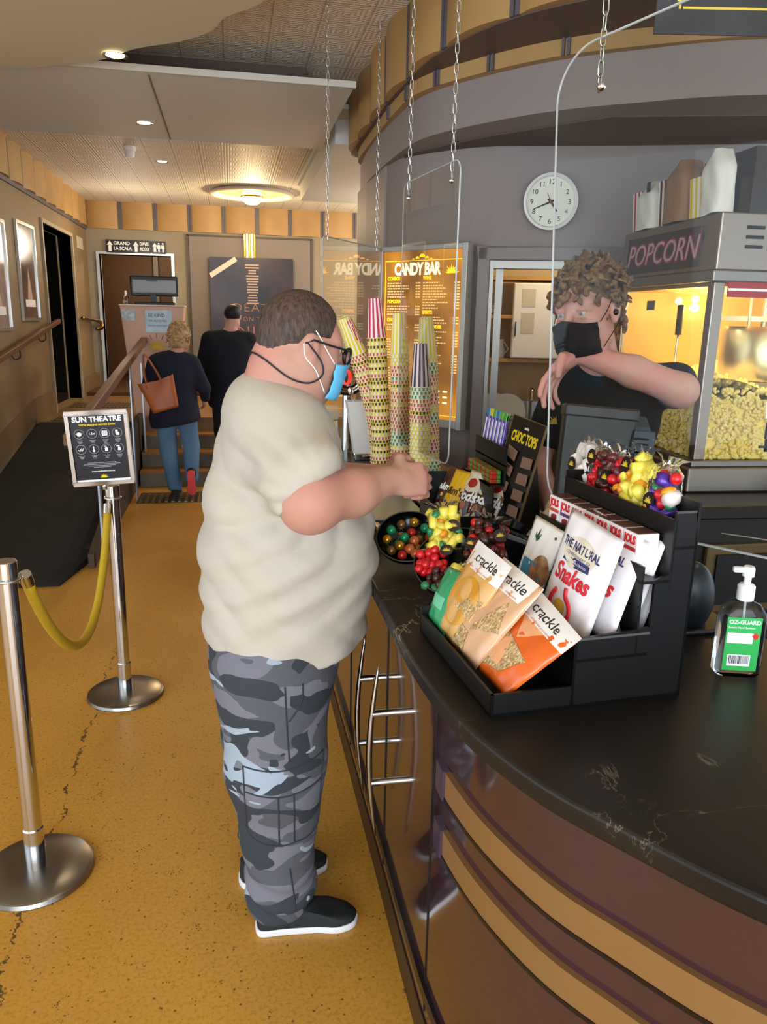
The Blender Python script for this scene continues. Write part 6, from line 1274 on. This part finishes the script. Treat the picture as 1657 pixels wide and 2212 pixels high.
sweet_bag('clear bag of bright red balls at the front of the larger bowl', V3(-.065, -.045, -.012), nb(1, .1), nb(.05, 1)+Vector((0, 0, .15)), .085, .095, ['red', 'red', 'red'], 13, 33, (.9, .8), g2)
sweet_bag('clear bag of green and brown sweets lying low in the larger bowl', V3(-.03, -.105, -.008), nb(1, -.15), nb(.1, 1), .10, .075, ['green', 'brown', 'dark'], 13, 34, (.9, .95), g2)
sweet_bag('small clear bag of yellow and orange sweets at the right rim of the bowl', V3(.062, -.095, .006), nb(.85, .5), nb(-.4, 1)+Vector((0, 0, .25)), .07, .098, ['yellow', 'orange', 'orange', 'green'], 12, 35, (.80, .45), g2)
sweet_bag('clear bag of dark red sweets tucked behind in the larger bowl', V3(.085, -.01, .0), nb(.8, .3), (.3, .4, .7), .07, .10, ['dark', 'brown'], 12, 36, (.9, .9), g2)
# ---- rolls of chewy mints
mm_ = mat('mint_roll_wrap', '#8a5aa0', .35, vary=(45, '#4ca05a')); 
for i, (y, z, c2) in enumerate(((0, 0, 0), (.027, 0, 0), (.014, .024, 0), (.041, .024, 0), (.028, .048, 0), (.055, .048, 0), (.045, .072, 0))):
    t = thing('mint_roll', 'rainbow-wrapped mint roll in the small pile, '+('lowest front', 'lowest back', 'second layer front', 'second layer back', 'third layer front', 'third layer back', 'topmost')[i], 'mint roll', M=T(.662, 1.615+y, CZ+.013+z) @ RZ(2), group='chewy mint rolls behind the popcorn pouches')
    MB().cyl((0, 0, 0), (.135, 0, 0), .0122, n=20).build('roll', mm_, t, smooth=40); MB().cyl((-.001, 0, 0), (.006, 0, 0), .0126, n=20).build('end_cap', mat('foil_end', '#b7b2c4', .3, .5), t, smooth=40)
    o = text('mentos', .021, Matrix.Identity(4), navy_p, t, bold=.0010, ex=0)
    for q in o.data.vertices: a = q.co.y/.0126; q.co = (q.co.x+.07, -.0129*math.cos(a+.35), .0129*math.sin(a+.35))
# ---- card terminal
t = thing('card_terminal', 'black card payment terminal with a glossy curved top and lit keys', 'card terminal', M=T(.80, 1.985, CZ) @ RZ(58) @ RX(0))
prof = [(-.10, 0), (-.105, .045), (-.085, .075), (-.03, .098), (.06, .125), (.10, .12), (.10, 0)]
Mx = Matrix(((0, 0, 1, -.045), (1, 0, 0, 0), (0, 1, 0, 0), (0, 0, 0, 1))); w = MB(Mx); w.prism(prof, 0, .09); w.build('terminal_body', mat('black_gloss_plastic', '#0b0b0d', .15), t, bevel=.008, seg=3)
w = MB(Mx); w.prism([(-.106, .036), (-.088, .064), (-.03, .088), (.06, .112), (.095, .06), (.06, .095), (-.03, .075), (-.085, .052)], -.003, .093); w.build('grey_side_band', mat('grey_plastic_band', '#6a6a72', .35), t, bevel=.002)
kc = [mat('key_green', '#2cc850', .4, emit='#2cc850', es=1.2), mat('key_yellow', '#d8a828', .4, emit='#d8a828', es=.5), mat('key_red', '#c83c28', .4, emit='#c83c28', es=.5), mat('key_grey', '#8a8a90', .4)]
for i in range(3):
    for j in range(4):
        y = -.075+.017*j; z = .0815+(.017*j)*.40; MB().box((-.03+.022*i, y, z-.004), (-.014+.022*i, y+.011, z+.003)).build('key', kc[i] if j == 0 else kc[3], t, bevel=.001)
MB(frame((-.035, .0, .111), (1, 0, 0), (0, 1, .3))).box((0, 0, 0), (.07, .05, .002)).build('terminal_screen', mat('dark_screen', '#101418', .05), t)
# ---- second display stand with chocolate bags and bars
Ms2 = T(.648, 2.262, CZ) @ RZ(0)
sd2 = thing('display_stand', 'smaller black display stand of chocolate bags beside the price board', 'display stand', M=Ms2)
w = MB(); w.box((0, 0, 0), (.24, .34, .01)); w.box((0, 0, 0), (.005, .34, .078)); w.box((0, 0, 0), (.15, .005, .078)); w.box((0, .335, 0), (.24, .34, .16)); w.box((.15, 0, 0), (.155, .34, .17)); w.box((.15, .03, .165), (.20, .34, .17)); w.box((.197, .03, .165), (.202, .34, .29)); w.box((.197, .03, .23), (.24, .34, .235)); w.box((.236, .03, 0), (.241, .34, .30)); w.build('stand_panels', gb, sd2)
MB().box((-.0006, 0, .074), (.005, .34, .0785)).build('tray_edge', mat('brown_edge_card', '#5a4a30', .5), sd2)
br = mat('brown_choc_wrap', '#4a2416', .3, coat=.4); yl = mat('yellow_choc_wrap', '#e0b414', .3, coat=.4); cr = mat('cream_choc_wrap', '#ddd2b8', .3, coat=.4); rd = mat('red_choc_wrap', '#a8201c', .3, coat=.4)
def lean(x, y, h=.175, w_=.085, sp=.2): 
    rv = Vector((.35, -.94, 0)).normalized()*w_; uv = Vector((.38, .10, .92)).normalized()*h; b0 = Vector((x, y, CZ+.02)); return b0-rv*.5, b0+rv*.5, b0-rv*.5+uv, b0+rv*.5+uv
for i, (x, y, m_, lb) in enumerate(((.70, 2.545, br, 'brown bag of candy-coated chocolates at the far end of the smaller stand'), (.705, 2.475, yl, 'yellow bag of candy-coated peanuts beside the brown bag'))):
    a = lean(x, y); p = Pouch('chocolate_bag', lb, 'chocolate bag', *a, .028, m_, 'chocolate bags on the smaller stand', seed=i); p.text("m&m's", .038, .5, .55, whitep if i == 0 else br, bold=.0012, sx=.9)
    for k, (u, v, c) in enumerate(((.3, .3, '#2c6ab8'), (.55, .22, '#c8321c'), (.75, .33, '#2c9c4c'), (.45, .38, '#e8a81c'))): p.disc(u, v, .09, .045, mat('dot_'+c[1:], c, .3), 'sweet_picture')
for i, (x, y, lb) in enumerate(((.735, 2.41, 'cream and brown malt ball bag, leftmost of the three cream bags'), (.765, 2.36, 'middle one of the three cream and brown malt ball bags'), (.79, 2.315, 'cream and brown malt ball bag nearest the price board'))):
    a = lean(x, y, .185, .08); p = Pouch('chocolate_bag', lb, 'chocolate bag', *a, .028, cr, 'cream malt ball bags', seed=i+3); p.poly([(0, .20), (.3, .10), (.5, .28), (.75, .12), (1, .25), (1, .62), (.5, .58), (0, .64)], br, 'brown_panel'); p.text('Pods', .046, .48, .50, whitep, bold=.0018, shear=.2, lift=.0018); p.disc(.55, .76, .26, .09, rd, 'red_picture', .0012); p.disc(.5, .32, .16, .08, mat('tan_biscuit', '#b0704a', .5), 'biscuit_picture', .0016)
lab2 = ('bottom', 'middle', 'top')
gs = m_stripe('fruit_chew_wrap', '#b8341c', '#4c9a34', 22, 'X', .35)
for i in range(3):
    t = thing('chew_stick', lab2[i]+' one of the red and green striped chew packs on the smaller stand', 'sweet pack', M=Ms2 @ T(.158, .05, .172+.014*i), group='red and green chew packs'); MB().box((0, 0, 0), (.035, .25, .013)).build('pack', gs, t, bevel=.003)
pur = mat('purple_bar_wrap', '#5a48a8', .3, coat=.4)
tipc = ('#2c7cc0', '#d8c030', '#50a848', '#2c7cc0', '#60b040', '#58a840', '#c84838', '#d8a030')
for i in range(6):
    t = thing('chocolate_bar', 'purple upright chocolate bar with a %s tip%s' % (('blue', 'yellow', 'green', 'blue', 'green', 'lime', 'red', 'amber')[i], (' at the far end of the row', '', ' beside the yellow one', ' in the middle of the row', ' right after the middle blue one', ' nearest the price board')[i]), 'chocolate bar', M=Ms2 @ T(.206, .29-.034*i, .236) @ RY(8), group='purple chocolate bars standing in the smaller stand')
    MB().box((0, 0, 0), (.010, .030, .15)).build('wrapper', pur, t, bevel=.003); MB().box((-.0005, 0, .128), (.0105, .030, .155)).build('coloured_tip', mat('tip_'+tipc[i][1:], tipc[i], .3), t, bevel=.002); MB().box((-.0008, .012, .02), (.0, .022, .12)).build('white_print', whitep, t)
# ---- choc tops price board
BLc, BRc, TLc, TRc = [Vector(v) for v in ((.812, 2.365, 1.075), (.848, 2.185, 1.06), (.887, 2.36, 1.41), (.919, 2.18, 1.38))]
Mc = frame(BLc, BRc-BLc, TLc-BLc); bw = (BRc-BLc).length; bh = (TLc-BLc).length
t = thing('price_board', 'tilted black price board for choc tops with brown name cards', 'price board', M=Mc)
w = MB(); w.box((0, -.03, -.006), (bw, bh, 0)); w.build('board', mat('brown_black_board', '#17130f', .3, coat=.3), t, bevel=.002)
w = MB(); w.box((-.002, -.032, -.007), (.0, bh+.001, .001)); w.box((bw, -.032, -.007), (bw+.002, bh+.001, .001)); w.box((0, bh, -.007), (bw, bh+.002, .001)); w.build('board_edge', mat('bronze_edge', '#7a6440', .4, .4), t)
text('CHOC TOPS', .046, T(bw*.5+.0, bh-.062, .0006), yellowm, t, bold=.0012, sx=.56); text('table', .013, T(bw*.5, bh-.028, .0006), whitep, t)
cdm = mat('brown_name_card', '#927462', .4, coat=.2)
for i in range(8):
    c_, r_ = i % 2, i//2; MB(T(.048+.092*c_, bh-.115-.052*r_-.012*c_, .001) @ RY(-6) @ RZ(-8 if c_ == 0 else 5)).box((-.036, -.017, 0), (.036, .017, .002)).build('name_card', cdm, t, bevel=.0004)
w = MB(); w.add([(.02, bh-.12, -.008), (bw-.01, bh-.12, -.008), (bw-.01, -.005, -.115), (.02, -.005, -.115), (.02, bh-.125, -.010), (bw-.01, bh-.125, -.010), (bw-.01, -.012, -.119), (.02, -.012, -.119)], [(0, 1, 2, 3), (4, 7, 6, 5), (0, 4, 5, 1), (1, 5, 6, 2), (2, 6, 7, 3), (3, 7, 4, 0)]); w.build('back_strut', gb, t)
w = MB(); w.add([(bw-.012, bh-.1, -.006), (bw-.012, -.02, -.006), (bw-.012, -.01, -.115), (bw-.008, bh-.1, -.006), (bw-.008, -.02, -.006), (bw-.008, -.01, -.115)], [(0, 1, 2), (3, 5, 4), (0, 3, 4, 1), (1, 4, 5, 2), (2, 5, 3, 0)]); w.build('side_gusset', gb, t)
# ---- till screen
TLp, TRp, BLp = Vector((.822, 1.905, 1.492)), Vector((1.012, 1.868, 1.478)), Vector((.838, 1.872, 1.245))
Mq = frame(BLp, TRp-TLp, TLp-BLp); pw = (TRp-TLp).length; ph = (TLp-BLp).length
t = thing('till', 'back of a dark grey till touchscreen on a vented stand before the worker', 'till', M=Mq)
MB().box((0, 0, -.045), (pw, ph, 0)).build('screen_housing', mat('dark_till_plastic', '#1b1817', .4), t, bevel=.008, seg=3); MB().box((-.002, ph-.03, -.052), (pw+.002, ph+.004, .002)).build('top_bezel', mat('charcoal_bezel', '#2a2625', .4), t, bevel=.006)
bl = mat('blue_grey_plastic', '#3a4650', .45); w = MB(Matrix(((0, 0, 1, pw-.028), (0, 1, 0, 0), (-1, 0, 0, 0), (0, 0, 0, 1)))); w.prism([(.0, .205), (.05, .24), (.075, .15), (.115, -.02), (.10, -.20), (.02, -.20), (-.01, .04), (-.025, .12)], .02, .065); w.build('stand_body', bl, t, bevel=.006)
w = MB()
for i in range(10): w.box((pw-.012, .175-.014*i, .012), (pw+.028, .180-.014*i, .016))
MB().add([(pw-.03, .04, 0), (pw+.05, .04, 0), (pw+.045, .20, 0), (pw-.01, .20, 0), (pw-.03, .04, .014), (pw+.05, .04, .014), (pw+.045, .20, .014), (pw-.01, .20, .014)], [(0, 3, 2, 1), (4, 5, 6, 7), (0, 1, 5, 4), (1, 2, 6, 5), (2, 3, 7, 6), (3, 0, 4, 7)]).build('vent_cover', bl, t, bevel=.004)
w.build('vent_slots', blackm, t)
Mqi = Mq.inverted(); w = MB(Mqi); w.box((.93, 1.80, CZ), (1.08, 1.93, CZ+.02)); w.cyl((.985, 1.885, CZ+.02), (.965, 1.875, 1.30), .022); w.build('stand_foot', black, t)
# ---- dark rounded card reader cradle behind the stand, thin cable
t = thing('reader_hood', 'dark rounded plastic hood standing behind the large display stand', 'card reader', (1.02, 1.50, CZ))
MB().ball((0, 0, .075), (.055, .045, .085), 20, 12).build('hood_shell', mat('dark_blue_plastic', '#121a20', .35), t, smooth=True); MB().box((-.06, -.05, 0), (.06, .05, .012)).build('hood_base', black, t, bevel=.005)
w = MB(); w.tube(catmull([(-.05, .0, .02), (-.10, -.09, .12), (-.13, -.12, .02)], 6), .003, 6); w.build('cable', black, t, smooth=True)
t = thing('string', 'pale string stretched across the dark shelves behind the counter', 'string', (1.3, 1.75, 1.0)); MB().tube([(-.02, .03, .16), (.3, -.1, .13)], .0018, 6).build('cord', mat('pale_cord', '#a09a88', .6), t, smooth=True)
# ---- sanitiser pump bottle
Msn = T(.982, 1.268, CZ) @ RZ(-16)
t = thing('sanitiser_bottle', 'clear hand sanitiser pump bottle with a green label on the black counter', 'bottle', M=Msn)
def rr(wd, dp, r, n=6): 
    o = []
    for cx_, cy_, a0 in ((wd/2-r, dp/2-r, 0), (-wd/2+r, dp/2-r, 90), (-wd/2+r, -dp/2+r, 180), (wd/2-r, -dp/2+r, 270)): o += arc(cx_, cy_, r, a0, a0+90, n)
    return o
def shell(prof): 
    b_ = MB(); rows = []; 
    for wd, dp, r, z in prof: rows.append([(x, y, z) for x, y in rr(wd, dp, r)])
    n = len(rows[0]); b_.add([v for q in rows for v in q], [(k*n+i, k*n+(i+1) % n, (k+1)*n+(i+1) % n, (k+1)*n+i) for k in range(len(rows)-1) for i in range(n)]+[tuple(range(n))[::-1], tuple(range((len(rows)-1)*n, len(rows)*n))]); return b_
shell([(.080, .040, .016, 0), (.090, .048, .018, .006), (.090, .048, .018, .115), (.086, .046, .018, .132), (.062, .036, .016, .150), (.030, .028, .012, .158), (.026, .026, .0125, .168)]).build('bottle_body', mat('clear_pet', '#f1f4f4', .04, trans=1.0, ior=1.33, spec=.5), t, smooth=50)
MB().lathe([(.016, .158), (.0165, .162), (.0165, .186), (.013, .190), (.007, .191), (.007, .205), (.0115, .206), (.0115, .222), (.009, .226)], n=28).build('pump_collar', whitep, t, smooth=40); MB().box((-.030, -.006, .213), (.004, .006, .224)).build('pump_spout', whitep, t, bevel=.003); MB().cyl((0, 0, .02), (0, 0, .16), .0025).build('dip_tube', mat('milky_tube', '#d8dcda', .4), t)
grn = mat('green_label', '#2fae52', .4); Ml = Matrix(((1, 0, 0, 0), (0, 0, -1, -.0246), (0, 1, 0, 0), (0, 0, 0, 1)))
lb_ = MB(Ml).box((-.036, .016, 0), (.030, .128, .0005)).build('label', grn, t)
text('OZ-GUARD', .0115, Ml @ T(-.033, .118, .0007), whitep, t, align='LEFT', bold=.0003); text('Instant Hand Sanitiser', .0058, Ml @ T(-.033, .107, .0007), whitep, t, align='LEFT')
MB(Ml).box((-.033, .074, .0006), (.016, .096, .0009)).build('blank_white_box', whitep, t); MB(Ml @ T(.021, .090, .0007) @ RZ(45)).box((-.0055, -.0055, 0), (.0055, .0055, .0004)).build('hazard_diamond', mat('hazard_red', '#d8342c', .4), t)
MB(Ml).box((-.028, .026, .0006), (.016, .050, .0009)).build('barcode_panel', whitep, t); w = MB(Ml); x = -.025
random.seed(5)
while x < .013: q = random.choice((.0006, .001, .0016)); w.box((x, .031, .001), (x+q, .048, .0012)); x += q+random.choice((.0007, .0012))
w.build('barcode', dark, t, kind='stuff')
MB(Ml).box((.0, .02, -.044), (.038, .11, -.043)).build('back_label', mat('pale_back_label', '#a8b0b4', .5), t)
# ---- stacks of nested paper cups
def cup_mesh(nm, c1, c2, n=14):
    m = m_stripe(nm, c1, c2, n); b_ = MB(); b_.lathe([(.0, .168), (.0275, .170), (.0285, .172), (.043, .003)], n=36, caps=False); o = b_.build('cup_wall', m, None, smooth=40); me = o.data; bpy.data.objects.remove(o); return me
rim_b = MB(); rim_b.tube([(.0435*math.cos(a), .0435*math.sin(a), .0025) for a in [2*math.pi*i/30 for i in range(30)]], .0022, 6, closed=True); ro = rim_b.build('cup_rim', mat('cream_rim', '#e6dcae', .5), None, smooth=True); rim_me = ro.data; bpy.data.objects.remove(ro)
CM = {'y': cup_mesh('yellow_cup', '#e8d018', '#ece6cc'), 'p': cup_mesh('pink_cup', '#c8204c', '#efe6e2', 12), 'b': cup_mesh('brown_cup', '#4a2630', '#d8d0d2', 12), 'g': cup_mesh('green_cup', '#2c8c68', '#e8e0c4'), 'r': cup_mesh('red_cup', '#c83c3c', '#eadfba', 16), 'k': cup_mesh('black_yellow_cup', '#2a2418', '#e8c428', 16)}
def stack(pts, order, n, lab, top_lab, gname):
    P = catmull([Vector(p) for p in pts], 24); L = [0]
    for i in range(1, len(P)): L.append(L[-1]+(P[i]-P[i-1]).length)
    tot = L[-1]-.17
    for k in range(n+1):
        s = tot*k/n; i = next(j for j in range(1, len(L)) if L[j] >= s or j == len(L)-1); f = (s-L[i-1])/max(L[i]-L[i-1], 1e-6); p = P[i-1].lerp(P[i], f); d = (P[i]-P[i-1]).normalized()
        if k == n: d = (P[-1]-p).normalized()
        M = Matrix.Translation(p) @ d.to_track_quat('Z', 'Y').to_matrix().to_4x4() @ RZ((k*37) % 360)
        t = thing('paper_cup', top_lab if k == n else lab, 'paper cup', M=M, group=None if k == n else gname)
        for nm, me in (('cup_wall', CM[order[n-k] if n-k < len(order) else order[-1]]), ('cup_rim', rim_me)): o = bpy.data.objects.new(nm, me); COL.objects.link(o); o.parent = t
def seqs(top, pat, n): return top+''.join(pat[i//1 % len(pat)] for i in range(n))
stack([(.682, 3.56, CZ+.003), (.652, 3.53, 1.25), (.575, 3.50, 1.50), (.49, 3.48, 1.70)], seqs('y', 'rrkrry', 40), 34, 'nested cup rim in the stack that leans over towards the man', 'yellow and white striped cup topping the leaning stack by the glasses', 'cups of the leaning stack')
stack([(.668, 3.44, CZ+.003), (.655, 3.44, 1.3), (.622, 3.44, 1.785)], seqs('p', 'kykyrk', 50), 38, 'nested cup rim in the tallest stack', 'pink and white striped cup topping the tallest stack', 'cups of the tallest stack')
stack([(.735, 3.34, CZ+.003), (.725, 3.34, 1.4), (.712, 3.34, 1.722)], seqs('yyy', 'yrrrgrkyrrryrrrrrrrgggg', 50), 33, 'nested cup rim in the upright yellow-topped stack', 'yellow and white striped cup topping the upright stack beside the pink one', 'cups of the upright yellow-topped stack')
stack([(.845, 3.22, CZ+.003), (.825, 3.22, 1.4), (.805, 3.22, 1.71)], seqs('y', 'ygggrrryrrpry', 50), 32, 'nested cup rim in the back stack behind the narrow screen', 'yellow striped cup topping the back stack behind the narrow screen', 'cups of the back stack')
stack([(.752, 3.05, CZ+.003), (.750, 3.05, 1.3), (.742, 3.05, 1.605)], seqs('b', 'gggrrrkrryyyyyyyyyyyyyyy', 50), 26, 'nested cup rim in the brown-topped stack behind the narrow screen', 'brown and white striped cup topping the shortest stack', 'cups of the brown-topped stack')
MB().box((.62, 2.95, CZ-.04), (1.0, 3.0, CZ)).build('well_lip', steel, bpy.data.objects['cooler_ledge'])
# ---- spoon holder and beer tap
t = thing('spoon_holder', 'white tapered holder on a chrome foot beside the leaning cups', 'holder', (.625, 3.72, CZ)); b_ = MB()
b_.add([(-.045, -.035, .035), (.05, -.035, .035), (.05, .035, .035), (-.045, .035, .035), (-.085, -.045, .29), (.05, -.045, .29), (.05, .045, .29), (-.085, .045, .29)], [(0, 3, 2, 1), (0, 1, 5, 4), (1, 2, 6, 5), (2, 3, 7, 6), (3, 0, 4, 7)]); b_.build('holder_body', mat('white_enamel', '#dcdcd8', .35), t); MB().box((-.045, -.038, 0), (.053, .038, .035)).build('chrome_foot', chrome, t, bevel=.006)
for i in range(3): sp_ = thing('spoon', 'steel spoon standing in the white holder', 'spoon', M=T(.60+.02*i, 3.72, CZ+.22) @ RY(18*(i-1)), group='spoons in the white holder'); MB().tube([(0, 0, 0), (0, 0, .10)], .003, 6).build('spoon_stem', chrome, sp_, smooth=True); MB().ball((0, 0, .12), (.014, .004, .022), 12, 8).build('spoon_bowl', chrome, sp_, smooth=True)
t = thing('drink_tap', 'chrome domed drink tap with a glowing red badge behind the man', 'drink tap', M=T(.560, 3.83, CZ) @ RZ(-4))
MB().cyl((0, 0, 0), (0, 0, .33), .022, n=20).build('tap_column', chrome, t, smooth=40); Mt2 = Matrix(((1, 0, 0, 0), (0, 0, -1, -.02), (0, 1, 0, .40), (0, 0, 0, 1)))
w = MB(); w.lathe([(.095, 0), (.092, .01), (.078, .022), (.072, .02), (.064, .032), (.058, .03), (.045, .042), (.0, .046)], n=40, M=Mt2, caps=False); w.build('ribbed_dome', chrome, t, smooth=30)
w = MB(Mt2); w.prism([(-.01+.027*math.cos(a), .0+.038*math.sin(a)) for a in [2*math.pi*i/28 for i in range(28)]], .046, .052); w.build('red_badge', mat('glowing_red', '#e81810', .4, emit='#ff2010', es=2.0), t); w = MB(Mt2); w.prism([(-.01+.010*math.cos(a), .026*math.sin(a)) for a in [2*math.pi*i/20 for i in range(20)]], .0525, .0535); w.build('badge_mark', dark, t)
t = thing('menu_card', 'plain cream card standing on the counter behind the man', 'card', (.50, 4.15, CZ)); MB(RX(-8)).box((-.08, 0, 0), (.06, .004, .22)).build('card_sheet', mat('cream_card', '#cfc2a4', .6), t)
# ---- crumpled bag between price board and till, little chocolate box by the small bowl
t = thing('plastic_bag', 'crumpled pale plastic bag on the counter between price board and till', 'bag', (1.0, 2.12, CZ)); b_ = MB()
def crump(u, v):
    a = 2*math.pi*u; b2 = math.pi*v; n_ = noise.noise(Vector((math.cos(a)*1.7, math.sin(a)*1.7, v*4)))*.35+noise.noise(Vector((math.cos(a)*5, math.sin(a)*5, v*9)))*.18; r_ = .075*(1+n_)
    return (r_*math.sin(b2)*math.cos(a), r_*math.sin(b2)*math.sin(a), max(0, .085-.095*math.cos(b2)*(1+n_*.5)))
b_.grid(lambda u, v: crump(u, 1-v), 40, 26, cu=True); b_.build('bag_film', mat('pale_crumpled_film', '#c0aa8a', .3, bump=(40, .5)), t, smooth=True)
t = thing('chocolate_box', 'small open box of gold and purple chocolates behind the smaller bowl', 'box', (.405, 2.30, CZ)); MB().box((-.045, -.05, 0), (.045, .05, .035)).build('carton', mat('brown_carton', '#3a2a22', .5), t, bevel=.002)
for i in range(4): w = thing('small_chocolate', ('purple', 'gold', 'dark red', 'cream')[i]+' wrapped chocolate in the small box', 'chocolate', (.37+.022*i, 2.29, CZ+.036)); MB().box((-.008, -.03, 0), (.008, .03, .018)).build('wrapper', mat('choc_%d' % i, ('#5a3c8c', '#c09a50', '#6a1c20', '#c8b890')[i], .3), w, bevel=.004)
